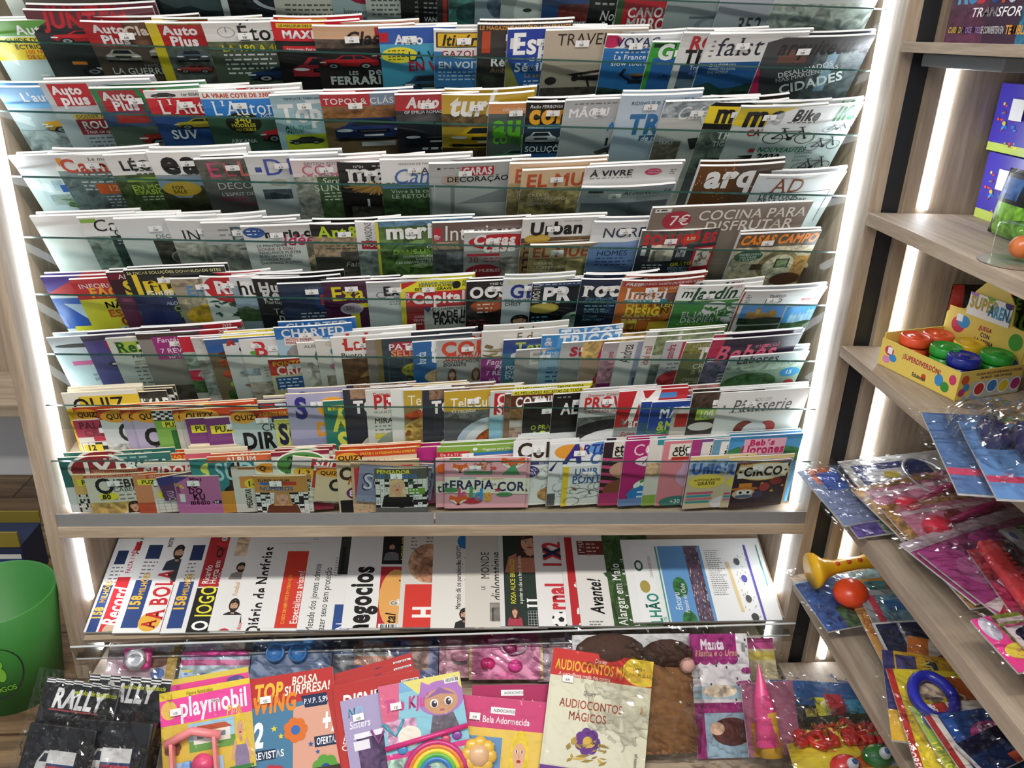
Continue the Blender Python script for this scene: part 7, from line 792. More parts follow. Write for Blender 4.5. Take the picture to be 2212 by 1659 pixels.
K|0.6275,-0.1505,0.2484,1.0,0.0015,0.0017,-0.0023,0.6428,0.766,0.1494,0.353|toy_pack|tall white and magenta blanket card|flat|Be6e2e4;M;dots;0;0;1;1.6;333;M;scallop;.0;.0;.8;.5;a02878;T;Manta;.18;.1;.14;f2e6ee;b3;T;Masha e o Urso;.08;.26;.1;d8a08a;b2 i;M;barcode;.88;.14;.08;.2;R;.0;.84;.9;1.04;a8c4d0;E;.45;.92;.3;.1;d8c8b0;m;R;.0;1.1;.9;2.0;9a2870;R;.16;1.26;.9;1.95;9cb8c8;E;.6;1.55;.34;.22;5a2a20;E;.36;1.5;.12;.1;e0b89a;E;.95;.6;.1;.05;a02878;E;.9;.8;.16;.04;a02878
K|0.7388,-0.2537,0.1814,0.9995,0.021,0.0251,-0.0327,0.6424,0.7656,0.132,0.1689|toy_pack|crumpled clear bag of pink toys beside the blanket card|pinkbag|Ba86a84;m;R;.2;.3;.6;1;c84a8a;R;.1;.7;.6;1.4;b8903a;m
K|0.8549,-0.1064,0.0582,0.9718,-0.2116,0.1039,0.2036,0.9755,0.083,0.272,0.1653|toy_pack|blue and black card pack with red text on the lowest shelf|flat|B2a5a94;R;0;0;.1;1;d8d8da;R;.03;.1;.08;.9;c23a30;R;.16;.25;.3;.9;4a9ad0;m;R;.3;.3;.5;.85;222c34;R;.38;.34;.48;.7;c8b84a;m;Q;.48;.2;.58;.2;.62;.9;.52;.9;e0dc3a;Q;.58;.15;.74;.15;.78;.85;.63;.85;c22a34;T;Surpresas;.6;.22;.06;eee;b1 r78;R;.76;.2;1;.7;4aa0c8;m;R;.86;.4;1;.45;222;R;.86;.55;1;.6;222
K|0.8459,-0.2568,0.0631,0.9921,-0.0462,0.1163,0.0389,0.9972,0.0645,0.2379,0.0958|toy_pack|dark treasure card pack under a clear bag|flat|B4a4a3c;m;R;.0;.2;.3;1;6aa8c0;m;R;.6;.2;.9;.9;5a4a34;m;T;LUZ;.44;.3;.2;e0c83a;b2
K|0.8427,-0.3059,0.0748,0.9891,-0.0948,0.113,0.0872,0.9937,0.0701,0.2734,0.142|toy_pack|yellow squeeze toy pack with puffy red letters and eyeballs|squishy|Bd8c43a;R;.55;.0;1;.4;c8643a;R;0;.5;1;1;4a9a4a;M;scallop;.0;.0;.6;.3;e3cf3a;E;.14;.72;.1;.12;e6e0d8;T;2 BOLAS;.06;.68;.05;333;b1;T;DE GEL;.07;.76;.05;333;b1;R;.74;.26;.9;.4;dcdcd8;T;Sticky;.82;.9;.12;e6e2da;b2
K|0.9045,-0.0356,0.3584,0.9883,0.0892,0.1239,-0.0958,0.9942,0.0482,0.2709,0.2073|toy_pack|card pack with a yellow toy trumpet on the lower right shelf|trumpet|B9cc0c8;R;0;0;1;.1;c8b8a8;m;R;0;.12;.5;.8;3a5a9a;m;R;.5;.1;1;.6;8ab0c0;m;R;.2;.5;.7;.95;4a6a4a;m
K|1.0158,-0.1136,0.3821,0.9902,-0.0801,0.114,0.0726,0.995,0.0684,0.1727,0.3381|toy_pack|orange comic strip pack beside the trumpet pack|flat|Be0a85a;R;.3;.06;.98;.3;3a8a9a;m;R;.6;.1;.9;.25;b8503a;m;R;0;.45;.3;.6;e9e4da;T;JOGOS;.1;.8;.1;c86a3a;b1 r80
K|1.0264,-0.176,0.3946,0.9901,-0.0825,0.1139,0.075,0.9948,0.0687,0.1751,0.2957|toy_pack|clear bagged pack with a small pirate card|flat|B9aa4a8;R;.2;.1;.9;.6;6a9ab0;m;R;.3;.2;.7;.4;3a7ac0;m;R;.1;.1;.2;1;c8405a
K|1.007,-0.2994,0.3999,0.9893,-0.0925,0.1132,0.085,0.9939,0.0698,0.1748,0.2111|toy_pack|navy screen toy pack with white outline|flat|B1d2a4a;R;0;0;1;.03;d8dce2;R;0;0;.03;1;d8dce2;R;.05;.06;1;1;22305a;m;R;.3;.04;.34;1;cfd4dc
K|1.055,-0.3643,0.4167,0.8928,-0.4431,0.0806,0.4344,0.8945,0.1058,0.1208,0.1557|toy_pack|orange and white card pack in a loose bag|flat|Bd8803a;R;.35;.0;1;1;dcdcd4;E;.6;.5;.12;.16;8a2a34;T;MILHO;.74;.2;.1;333;r80;R;0;.6;.35;.9;2a4a34;m
K|0.9712,-0.4109,0.4189,0.9313,-0.3527,0.0906,0.3442,0.9338,0.0973,0.1657,0.2434|toy_pack|yellow comic pack with navy corner and bold letters|flat|Bd8ac34;R;0;0;.14;1;3a3a72;R;.16;.06;.4;.34;4a4a80;m;R;.2;.34;.4;.44;222;Q;.52;.1;.64;.12;.7;.5;.56;.5;2a3a5a;T;VE;.56;.12;.13;e9dc6a;b2 r75
K|0.9463,-0.4797,0.4268,0.9688,-0.2254,0.1027,0.2173,0.9725,0.0844,0.1846,0.2758|toy_pack|yellow toy pack with a blue loop toy and red edge|loop|Bd6c43a;R;0;0;.07;1.4;b0302c;T;EMISSORES;.0;.9;.08;eee;b2 r82;Q;.56;.08;.92;.1;.96;.42;.66;.4;b5602c;T;ZOON;.6;.12;.12;dcd8c8;b3 r60;E;.4;.3;.14;.16;c8b8a0;m;R;.07;.45;.9;1.3;c8b430;m
K|0.9391,-0.5923,0.4342,0.9926,-0.0313,0.1172,0.0241,0.9977,0.0628,0.1717,0.1708|toy_pack|lime edged comic pack with a lavender sprig|flat|B9ab84a;R;.14;.0;1;.2;e6e2d8;R;.24;0;.4;.14;c23a30;T;PRE;.26;.02;.09;eee;b2 r80;R;.42;.02;.55;.12;2f5aa0;E;.08;.24;.03;.1;5a5a9a;T;LE JOGO;.06;.5;.1;e6d84a;b3 r82;R;.2;.2;1;1.2;a8b04a;m
K|0.943,-0.6345,0.4471,0.9922,0.0298,0.1209,-0.0368,0.9978,0.0555,0.2007,0.1406|toy_pack|navy comic pack with a white ring emblem and red edge|flat|B2c4a80;R;0;0;.06;1.2;9a2a2a;R;.06;0;.12;1.2;d8d0c8;R;.14;.0;.24;1.2;2f5aa8;E;.5;.3;.2;.16;c04a8a;M;check;.4;.18;.2;.14;c04a8a;E;.46;.42;.09;.09;eef0f2;E;.46;.42;.07;.07;24386a;T;O;.42;.38;.08;eef0f2;b2;R;.7;.0;1;.5;8a3a6a;m
K|0.9563,-0.7123,0.459,0.9503,0.2826,0.131,-0.2878,0.9574,0.0229,0.2234,0.0743|toy_pack|dark blue underwater card pack in the front corner|flat|B1c2e5a;R;0;0;1;.14;1a1c3a;R;0;0;.02;1;c8ccd4;R;.3;.24;.5;.44;b8503a;m;R;.6;.1;.9;.4;3a6a5a;m;Q;.2;.3;.5;.5;.5;.9;.1;.9;2a2a2c;Q;.4;.5;.7;.7;.6;.9;.4;.8;dcdcda
K|0.9071,-0.0004,0.6608,0.9921,0.0333,0.1211,-0.0402,0.9977,0.055,0.3102,0.2682|toy_pack|violet and blue wrapped comic at the far end of the fan|flat|B6a6aa8;R;.1;.0;.6;.3;4a8ac8;m;R;.5;.0;.9;.2;b8cc5a;R;0;.3;.3;1;5a4a90;m;R;.2;.4;.6;.9;8a9a8a;m
K|0.8807,-0.0123,0.6619,0.9884,0.0883,0.1239,-0.0949,0.9943,0.0483,0.1087,0.2299|toy_pack|small clear bag with an orange toy car sticking out of the fan|flat|B7a86a8;m;R;.2;.0;.7;.6;c86a3a;m;R;.3;.2;.8;.9;3a5aa8;m
K|0.9687,0.0045,0.6795,0.9875,0.0972,0.1243,-0.1038,0.9935,0.0472,0.3404,0.3607|toy_pack|black topped comic with a thin yellow bird picture|flat|B2c3038;E;.5;.06;.06;.06;e3d03a;R;.42;.1;.5;.18;3a6ab0;R;.5;.08;.62;.18;b8303a;R;.0;.2;.06;1;8a2a24;T;Set;.84;.4;.1;d8902a;r76
K|0.9806,-0.0213,0.6854,0.9926,0.0158,0.1201,-0.0228,0.9981,0.0571,0.3318,0.3527|toy_pack|navy and white card with a silver ring toy|ring|Bd9d8d4;R;.06;.08;.6;.6;2a3a7a;R;.12;.16;.42;.6;e9e6ea;L;.14;.3;.2;6;.02;999;E;.3;.24;.06;.05;d8c84a;R;.66;.0;1;.5;c8cc4a;E;.82;.1;.12;.1;24243a;R;.66;.0;.78;.3;dcd8d4;R;.86;.4;1;.7;9a4a2a;T;Set;.9;.44;.1;d8a02a;r76
K|0.956,-0.1732,0.6833,0.982,0.1408,0.1263,-0.147,0.9883,0.0417,0.3154,0.342|toy_pack|pink toy spoon pack with a wooden print frame, upper of two|spoons|Bd089a6;R;0;0;1;.06;b08a52;m;R;0;0;.08;1.2;b08a52;m;R;.7;.0;1;.16;d84a84;R;.1;.1;1;.14;e6d0d8
K|0.9732,-0.2706,0.6976,0.9909,0.0558,0.1223,-0.0625,0.9967,0.0523,0.3184,0.3345|toy_pack|pink toy spoon pack with a wooden print frame, lower of two|spoons|Bcd84a2;R;0;0;1;.06;b08a52;m;R;0;0;.08;1.2;b08a52;m;R;.75;.0;1;.14;d84a84;R;.1;.1;.7;.14;e6d0d8
K|0.9466,-0.4182,0.7015,0.9569,0.2594,0.1304,-0.2648,0.9639,0.0261,0.3033,0.1967|toy_pack|shiny magenta card pack folded over the pink spoons|flat|Bb04486;R;0;.1;1;.4;a83a7a;R;.0;.0;1;.1;c8b8c4
K|0.9597,-0.4615,0.7085,0.9552,0.2655,0.1306,-0.2709,0.9623,0.0252,0.2963,0.2722|toy_pack|magenta spider web pack with a rotated red headline|flat|Bb85094;E;.5;.3;.12;.12;c878ac;E;.2;.3;.1;.14;c878ac;Y;.6;.3;.75;.2;.7;.5;2a2030;R;.3;.32;.42;.5;b8bcc0;Q;.0;.56;.5;.5;.7;1.3;.2;1.3;e6dede;T;ESPECIAL;.1;.6;.13;c02a44;b2 s r60;R;.36;.44;.7;.62;3a8a94;m
K|1.0478,-0.4812,0.7279,0.9884,-0.1026,0.1124,0.095,0.9929,0.071,0.0868,0.2019|toy_pack|clear bag with a coral toy comb on a pink card|comb|Bc83a6a;R;.0;.0;.5;1;d8485a;R;.5;0;1;1.4;4a4a44;m
K|1.1379,-0.4335,0.7395,0.9794,0.1573,0.127,-0.1634,0.9858,0.0395,0.1244,0.2092|toy_pack|white and green leaf print pack|flat|Bdedede;R;.3;.0;1;.4;4a8a3a;R;.2;.5;1;1;6a7a3a;m;E;.12;.2;.05;.1;4a5ab0;T;g;.16;.5;.14;a85a3a;
K|0.9426,-0.676,0.7116,0.9894,0.0768,0.1233,-0.0834,0.9953,0.0497,0.0915,0.1245|toy_pack|hot pink pack with green bottles and a yellow heart|flat|Be0408e;R;.4;.0;1;.9;7a8a3a;m;R;.45;.1;1;.2;e6d8dc;R;.5;.5;1;.6;e6d8dc;E;.4;.9;.3;.2;e6d44a;E;.2;.3;.15;.3;b8b8c8;m;T;Garantida;.3;.86;.06;d8609a;i b1
K|1.0447,-0.5843,0.7323,0.9481,0.2896,0.1312,-0.2949,0.9553,0.0219,0.1208,0.1012|toy_pack|pale pink sticker pack at the frame edge|flat|Bd86a9a;R;.2;.1;1;.5;c8507e;T;FIXE;.4;.2;.12;e6c8d4;b1 r60;R;.4;.6;1;1;6a8a4a
K|0.981,-0.7072,0.7243,0.9901,0.0679,0.1229,-0.0746,0.9959,0.0508,0.1135,0.209|toy_pack|dark glitter screen toy with rounded white frame|flat|Be0d4d8;R;0;0;1;.05;d85a90;E;.3;.2;.24;.12;1c1c3a;R;.08;.16;1;1.4;1c1c3a;R;.25;.06;1;.3;1c1c3a
K|0.9239,-0.4173,0.9947,0.9564,-0.2795,0.0845,0.2746,0.9593,0.0658,0.2226,0.2809|toy_pack|blue wrapped book with a purple bottle, under its twin|bottle|B4f6c98;R;.5;.0;1;.6;6a8a5a;m;E;.7;.2;.14;.12;e0b07a;R;.0;.9;1;1;b8405a
K|0.9453,-0.4995,1.0156,0.9541,-0.2875,0.0839,0.2825,0.957,0.0665,0.2014,0.2499|toy_pack|blue wrapped book with a purple bottle, upper of two|bottle|B5f86b8;R;.5;.0;1;.6;6a8a5a;m;R;.0;.9;1;1;b8405a
"""
# ================================================================== the room
fl = MB().box(-3.2, -3.0, -.04, 2.6, 1.12, 0); o = fl.build('floor', wood('floor_planks', '5a4632', '9a7d5c', 'X', .5, .8, .19)); tag(o, kind='structure')
o = MB().box(-3.2, 1.12, 0, 2.6, 1.18, 2.9).build('wall_back', WHITE); tag(o, kind='structure')
o = MB().box(1.46, -3.0, 0, 1.52, 1.12, 2.9).build('wall_right', WHITE); tag(o, kind='structure')
lg = MB().box(-2.6, .80, .40, -1.08, 1.119, .445, 0, .003).build('wall_shelf', OAKX)
MB().box(-2.6, 1.09, .445, -1.08, 1.119, 2.2).build('back_board', OAK, lg)
tag(lg, 'light oak ledge with a tall back board on the white wall left of the rack', 'shelf')
# ================================================================== magazine rack
W2 = .95
rack = tag(empty('magazine_rack', (0, .2, 0)), 'wide oak magazine rack with nine glass fronted tiers and a sloping newspaper shelf', 'rack')
rk = MB(); PW = Matrix.Translation((0, -.2, 0))
def rb(mb, name, mats, smooth=False):
    o = mb.build(name, mats, rack, smooth); o.data.transform(PW); return o
for s in (-1, 1):
    x0, x1 = sorted((s * W2, s * (W2 + .031)))
    rb(MB().box(x0, 0, 0, x1, .47, 2.15, 0, .0015), 'side_panel', OAK)
rb(MB().box(-W2, .455, 0, W2, .47, 2.15), 'back_panel', OAK)
rb(MB().box(-.94, -.44, 0, .94, .45, .014), 'base_board', OAKX)
rb(MB().box(-W2, 0, .447, W2, .44, .478, 0, .001), 'shelf_board', OAKX)
rb(MB().box(-W2, .004, .478, -.022, .009, .513), 'front_lip', GREY); rb(MB().box(-.018, .004, .478, W2, .009, .513), 'front_lip', GREY)
for s in (-1, 1):
    for z0, z1 in ((.482, 2.1), (.20, .443), (.03, .115)):
        x = s * (W2 - .0055); L_ = rb(MB().box(x - .0045, .078, z0, x + .0045, .094, z1, 0, .002), 'led_strip', LED); L_['label'] = 'glowing white light strip'
def rowframe(i):
    Y, z, l = ROWS[i][:3]; t = R_(l); u = Vector((0, -math.sin(t), math.cos(t))); n = Vector((1, 0, 0)).cross(u); return Vector((0, Y, z)), u, n
def rowbox(i, x0, x1, s0, s1, n0, n1, name, mats, edge=False):
    o, u, n = rowframe(i); m = MB().box(x0, s0, n0, x1, s1, n1)
    if edge: m.m = [1 if k in (3,) else 0 for k in range(6)]
    m.v = [tuple(o + Vector((1, 0, 0)) * p[0] + u * p[1] + n * p[2]) for p in m.v]; return rb(m, name, mats)
LROW = [.285, .285, .285, .285, .28, .275, .27, .2, ROWS[8][1] - .484]
for i in range(9):
    g = ROWS[i][3]; d = {8: .128, 7: .07, 0: .10}.get(i, .15)
    for x0, x1 in ((-W2 + .012, -.021), (-.019, W2 - .012)): rowbox(i, x0, x1, -.06 - d, -.06, g - .003, g + .003, 'glass_pane', [GLASS, EDGE], True)
    if i < 8: rowbox(i, -W2, W2, -LROW[i] - .056, -LROW[i] - .048, -.06, .004, 'tier_ledge', OAKX)
    if i == 8: rowbox(i, -.022, -.018, -.18, -.055, g - .006, g + .006, 'pane_joint', EDGE)
# newspaper shelf: slopes down to the front, right end a little higher
t20 = R_(20)
ns = MB(); sl = .0126
def nsp(x, d, h): return (x, d * math.cos(t20) - h * math.sin(t20), .148 + d * math.sin(t20) + h * math.cos(t20) + .024 * x)
def nsbox(m, x0, x1, d0, d1, h0, h1, mi=0):
    k = MB().box(x0, d0, h0, x1, d1, h1, mi); m.add([nsp(*p) for p in k.v], k.f, mi); return m
rb(nsbox(MB(), -W2 + .003, W2 - .003, .005, .46, -.016, -.002), 'newspaper_shelf', OAKX)
lp = MB(); nsbox(lp, -.962, .962, -.03, -.027, -.034, .022); nsbox(lp, -.962, .962, -.027, .012, -.034, -.031); nsbox(lp, -.962, .962, -.031, -.026, .022, .0245, 1); nsbox(lp, -.962, .962, -.0325, -.0305, -.036, -.032, 1)
rb(lp, 'acrylic_lip', [ACRYL, plain('acrylic_edge', 'c9cccb', .15)])
# ================================================================== magazines on the nine tiers
TIER = ['top tier', 'second tier', 'third tier', 'fourth tier', 'fifth tier', 'sixth tier', 'seventh tier', 'eighth tier', 'bottom tier']
KG = {'magazine': 'magazines on the %s', 'puzzle_book': 'puzzle books on the %s', 'colouring_book': 'colouring books on the %s'}
CAT = {'magazine': 'magazine', 'puzzle_book': 'puzzle book', 'colouring_book': 'colouring book'}
VS = [.95, .8, .92, .8, .8, .82, .85, .92, .76]
CREAM = plain('cheap_page_edges', 'd8ccb0', .7, var=.1, scale=200)
for q, ln in enumerate(MAGS.strip().split('\n')):
    i, X, s, Wd, n, fw, rot, kind, desc, price, ops = ln.split('|', 10)
    i = int(i); X = float(X); s = float(s); Wd = float(Wd); n = int(n); fr = fw[0] == 'f'; fw = float(fw.strip('f')); rot = float(rot)
    o0, u, nn = rowframe(i); Hh = LROW[i] + s + .04
    if i == 8: Hh = min(Hh, LROW[8] + s - .008)
    if rot: Hh -= .02 + Wd * .12
    T = ROWS[i][5]; r = random.Random(q)
    ya = R_(ROWS[i][4]) if not fr else R_(1.0)
    a = Vector((1, 0, 0)) * math.cos(ya) - nn * math.sin(ya); uu = u
    if rot: rr = R_(-rot); a, uu = a * math.cos(rr) + uu * math.sin(rr), uu * math.cos(rr) - a * math.sin(rr)
    m = booklet(kind, Wd, Hh, T, ops, q, .0045 if i < 6 else .002, .007 if i < 7 else .003, price, edge=CREAM if kind == 'puzzle_book' and i > 6 else PAGES, py=.14 * VS[i], vs=VS[i])
    m.name = kind; org = o0 + Vector((X, 0, 0)) + u * s + nn * fw
    frame(m, org, a, uu); lab = '%s, %s' % (desc, TIER[i]); tag(m, lab, CAT[kind], KG[kind] % TIER[i])
    for k in range(n):
        c = copy_tree(m); off = -((.0138 if i < 6 else .018) + (T + .001) * k) if not fr else -(T + .001) * (k + 1)
        p = org + nn * off + u * (-.002 + r.uniform(-.003, .005)) + Vector((r.uniform(.002, .012) + .003 * k, 0, 0))
        if p.x + Wd > .935: p.x = .935 - Wd
        frame(c, p, a, uu)
        for ch in list(c.children):
            if ch.name.startswith('price'): bpy.data.objects.remove(ch)
        tag(c, 'spare copy behind the %s, %s' % (' '.join(desc.split()[:9]), TIER[i]), CAT[kind], ('spare copies behind the %s, %s' % (desc, TIER[i])))
# ================================================================== newspapers and toy packs (corner, across, up, size)
def qd(ln):
    p = ln.split('|'); v = [float(x) for x in p[1].split(',')]; return p[0], Vector(v[:3]), Vector(v[3:6]), Vector(v[6:9]), v[9], v[10], p[2:]
from mathutils import noise as mnoise
def film(parent, W, H, z0, amp, seed, mar=.008, hump=None, mat=None):
    n = 40; v = []
    for j in range(n + 1):
        for i in range(n + 1):
            x = -mar + (W + 2 * mar) * i / n; y = mar - (H + 2 * mar) * j / n; e = min(1, 5 * min(i, n - i, j, n - j) / n)
            q = 1.3 * (1 - min(1, abs(mnoise.noise(Vector((x * 13 + seed, y * 8, seed * .7)))) * 3)) ** 3 + 1.0 * (1 - min(1, abs(mnoise.noise(Vector((x * 24 + y * 16, y * 30 + seed, 2)))) * 3)) ** 3 + .5 * mnoise.noise(Vector((x * 9, y * 9, seed)))
            h = 0
            if hump:
                for (hx, hy, rx, ry, hz) in hump: d = ((x - hx) / rx) ** 2 + ((y + hy) / ry) ** 2; h = max(h, hz * max(0, 1.25 - d) ** .5 if d < 1.25 else 0)
            v.append((x, y, (z0 + h) * (e ** .5) + amp * q * (.4 + e) + .0035))
    f = [(j * (n + 1) + i, (j + 1) * (n + 1) + i, (j + 1) * (n + 1) + i + 1, j * (n + 1) + i + 1) for j in range(n) for i in range(n)]
    me = bpy.data.meshes.new('film'); me.from_pydata(v, [], f); me.update(); o = link('plastic_film', me, mat or FILM, parent, False); o['label'] = 'crinkled clear plastic film'; return o
def pl(c, r=.3): return plain('plastic_' + c, c, r, spec=.6, var=.03)
CLEARP = clear_mat('blister_plastic', (.9, .93, .97, 1), 1.5, .05)
def toys(k, o, W, H):
    """toy pieces moulded onto a pack, in its own frame; returns humps for the film"""
    B = lambda mb, nm, ms: mb.build(nm, ms, o, True)
    P = lambda x, y, z=.008: (x * W, -y * H, z)
    if k == 'camera':
        m = MB().box(W * .28, -H * .72, .006, W * .66, -H * .2, .03, 0, .008)
        for i in range(10): m.ball((W * .28 + W * .038 * i, -H * .19, .02), .008, 8)
        B(m, 'toy_camera', pl('e04a9a')); B(MB().lathe([(0, .0), (W * .15, .0), (W * .15, .012), (W * .1, .016), (W * .05, .012), (0, .012)], P(.47, .47, .03)), 'lens', plain('silver_plastic', 'c9c9cc', .2, .6)); return [(W * .47, H * .47, W * .3, H * .4, .03)]
    if k == 'zip': B(MB().tube([P(.02, .3, .008), P(.5, .3, .01), P(.98, .29, .008)], .006), 'zip', pl('d8489a')); return []
    if k == 'goggles':
        m = MB()
        for x in (.3, .58): m.lathe([(W * .11, 0), (W * .12, .006), (W * .11, .014), (W * .095, .014), (W * .095, .004)], P(x, .34), 'Z', 24)
        m.tube([P(.2, .12), P(.4, .16), P(.6, .1)], .008); m.ball(P(.7, .1, .014), .016); B(m, 'goggles', pl('4a8ad0')); return [(W * .45, H * .3, W * .4, H * .34, .02)]
    if k == 'oval': B(MB().ball(P(.5, .45, .004), .5 * W, 18, 0, (.45, .28 * H / W, .06)), 'blister', pl('c8809a')); return []
    if k == 'gems':
        for x, y, c in ((.25, .62, 'd8307a'), (.62, .68, 'e04a9a'), (.55, .25, '8a2a5a')): B(MB().ball(P(x, y, .006), W * .1, 14, 0, (1, .8, .7)), 'toy_gem', pl(c))
        B(MB().tube([(W * (.6 + .17 * math.cos(t * .33)), -H * (.2 + .18 * math.sin(t * .33)), .008) for t in range(20)], .004), 'bracelet', pl('d8c8d4')); return []
    if k == 'truck': B(MB().box(W * .08, -H * .98, .003, W * .96, -H * .42, .05, 0, .004), 'window_box', plain('black_card', '1a1a1c', .35)); s = Sheet(H * .56 / (W * .8)); s.rect(0, 0, 1, s.H, '1a1a1d'); s.push(.16, .1, .72, .9, 0); m_truck(s); s.pop(); q = link('truck_print', s.mesh('truck_print', W * .8, lambda x, y: .0515), PRINT, o); q.location = (W * .12, -H * .43, 0); return [(W * .5, H * .7, W * .5, H * .34, .05)]
    if k == 'playhouse':
        m = MB(); x0, x1, y0, y1 = W * .12, W * .62, -H * .98, -H * .58
        m.box(x0, y0, .004, x0 + .008, y1, .03, 0, .002); m.box(x1 - .008, y0, .004, x1, y1, .03, 0, .002); m.tube([(x0 - .01, y1, .02), ((x0 + x1) / 2, y1 + .02, .024), (x1 + .01, y1, .02)], .01)
        B(m, 'toy_house_frame', pl('e8888a')); B(MB().lathe([(0, .0), (.022, .0), (.024, .012), (0, .018)], P(.46, .86, .012)), 'toy_chair', pl('e0507a')); B(MB().box(W * .24, -H * .95, .004, W * .32, -H * .8, .02, 0, .003), 'toy_stool', pl('7aa0d8')); return [(W * .4, H * .78, W * .35, H * .25, .03)]
    if k == 'necklace': B(MB().tube([P(.44, .4), P(.5, .5), P(.56, .58), P(.62, .5), P(.68, .4)], .004), 'necklace', pl('3aa0b0')); B(MB().tube([P(.3, .44), P(.36, .62), P(.44, .48)], .003), 'necklace', pl('8a3a7a')); return []
    if k == 'rainbow':
        B(MB().tube([P(.0, .66, .008), P(.5, .62, .010), P(1, .58, .008)], .006), 'zip', pl('d0307a')); cs = ('c8357a', 'e0803a', 'e3d03a', '5ab04a', '3a7ac0')
        for j, c in enumerate(cs): R = W * (.36 - .045 * j); B(MB().tube([(W * .55 + R * math.cos(t), -H * 1.02 + R * math.sin(t), .006) for t in [math.pi * q / 14 for q in range(15)]], .0065), 'rainbow_band', pl(c))
        for x, y, c in ((.2, .7, '4a90c8'), (.34, .76, 'c8508a'), (.72, .68, 'c84a6a'), (.86, .66, '8a4aa0'), (.6, .72, '4a90c8')): B(MB().ball(P(x, y, .004), .012, 8, 0, (1, .9, .4)), 'heart_charm', pl(c))
        return []
    if k == 'flower':
        m = MB()
        for j in range(8): t = j * .785; m.ball((W * .27 + .026 * math.cos(t), -H * .7 + .026 * math.sin(t), .014), .017, 10, 0, (1, 1, .6))
        B(m, 'toy_petals', pl('e3b84a')); B(MB().ball((W * .27, -H * .7, .018), .026, 14, 0, (1, 1, .6)), 'toy_flower_head', pl('e0b48a')); B(MB().tube([(W * .27, -H * .8, .012), (W * .27, -H * .97, .012)], .009), 'stem', pl('4aa03a')); return [(W * .27, H * .74, W * .22, H * .26, .03)]
    if k == 'blanket':
        n = 14; v = [(W * (.0 + 1.0 * i / n), -H * (.13 + .86 * j / n), .012 + .022 * math.sin(math.pi * i / n) ** .6 * min(1, 4 * j / n + .2) + .012 * mnoise.noise(Vector((i * .5, j * .4, 3)))) for j in range(n + 1) for i in range(n + 1)]
        f = [(j * (n + 1) + i, (j + 1) * (n + 1) + i, (j + 1) * (n + 1) + i + 1, j * (n + 1) + i + 1) for j in range(n) for i in range(n)]
        me = bpy.data.meshes.new('blanket'); me.from_pydata(v, [], f); me.update(); link('folded_blanket', me, plain('brown_fleece', '8a6442', .9, spec=.1, var=.18, scale=60, bump=.5), o, True)
        for x, y, r_ in ((.78, .17, .05), (.3, .16, .07)): B(MB().ball(P(x, y, .02), r_, 14, 0, (1.3, .7, .5)), 'fleece_ear', plain('dark_fleece', '4a3830', .9, spec=.1, var=.25, scale=80, bump=.6))
        B(MB().ball(P(.93, .27, .03), .02, 10), 'fleece_nose', plain('pink_fleece', 'c89a90', .9)); return [(W * .5, H * .55, W * .6, H * .6, .045)]
    if k == 'pinkbag':
        B(MB().lathe([(.0, 0), (.03, .01), (.02, .12), (.0, .2)], (W * .3, -H * .9, .03), 'Y', 14), 'toy_cone', pl('e0508a')); B(MB().lathe([(.0, 0), (.026, .0), (.024, .1), (0, .1)], (W * .34, -H * .99, .03), 'Y', 14), 'toy_cup', pl('c89a3a')); return [(W * .5, H * .5, W * .5, H * .5, .05)]
    if k == 'squishy':
        s = 'SQUISHY!'
        for j, ch in enumerate(s):
            cu = bpy.data.curves.new('letter', 'FONT'); cu.body = ch; cu.size = H * .36; cu.extrude = .003; cu.bevel_depth = .006; cu.bevel_resolution = 2; cu.resolution_u = 2
            t = bpy.data.objects.new('t', cu); C.objects.link(t); me = bpy.data.meshes.new_from_object(t); bpy.data.objects.remove(t); q = link('puffy_letter', me, pl('d0302a'), o, True); q.location = (W * (.08 + .105 * j - (.045 if j > 4 else 0)), -H * .36 - .004 * math.sin(j), .014)
        for x, y, c in ((.42, .8, 'd02c2a'), (.72, .62, '2f7a3a')):
            B(MB().ball(P(x, y, .012), W * .13, 18, 0, (1, .8, .7)), 'squeeze_ball', pl(c)); B(MB().ball(P(x + .04, y + .08, .035), W * .05, 12), 'eyeball', pl('dfe6ee')); B(MB().ball(P(x + .05, y + .1, .046), W * .025, 10), 'iris', pl('2a5aa8'))
        B(MB().box(W * .8, -H * .7, .006, W * .96, -H * .5, .03, 0, .012), 'sticky_hand', pl('3a80b8')); return [(W * .5, H * .6, W * .5, H * .5, .05)]
    if k == 'trumpet':
        m = MB().lathe([(.004, .0), (.046, .0), (.044, .012), (.028, .03), (.018, .06), (.016, .13), (.024, .18), (.03, .2), (.026, .23), (.0, .23)], P(.12, .24, .05), 'X', 24); B(m, 'toy_trumpet', pl('f0b81e'))
        for j in range(4): B(MB().ball((W * .12 + .065 + .03 * j, -H * .24 - .008, .066), .006, 8), 'trumpet_dot', pl('d8502a'))
        B(MB().ball(P(.36, .62, .03), .042, 18, 0, (1, 1, .8)), 'toy_ball', pl('e0481e')); return []
    if k == 'loop': B(MB().tube([(W * (.38 + .2 * math.cos(t * .3)), -H * (.3 + .2 * math.sin(t * .3)), .014) for t in range(22)], .012), 'toy_loop', pl('2a2fa0')); B(MB().ball(P(.78, .46, .012), .014, 12, 0, (.8, 1.6, .7)), 'toy_bottle', pl('c03028')); return []
    if k == 'ring': B(MB().tube([(W * (.5 + .13 * math.cos(t * .315)), -H * (.32 + .22 * math.sin(t * .315)), .010) for t in range(21)], .004), 'silver_ring', plain('silver_plastic', 'c9c9cc', .2, .6)); return []
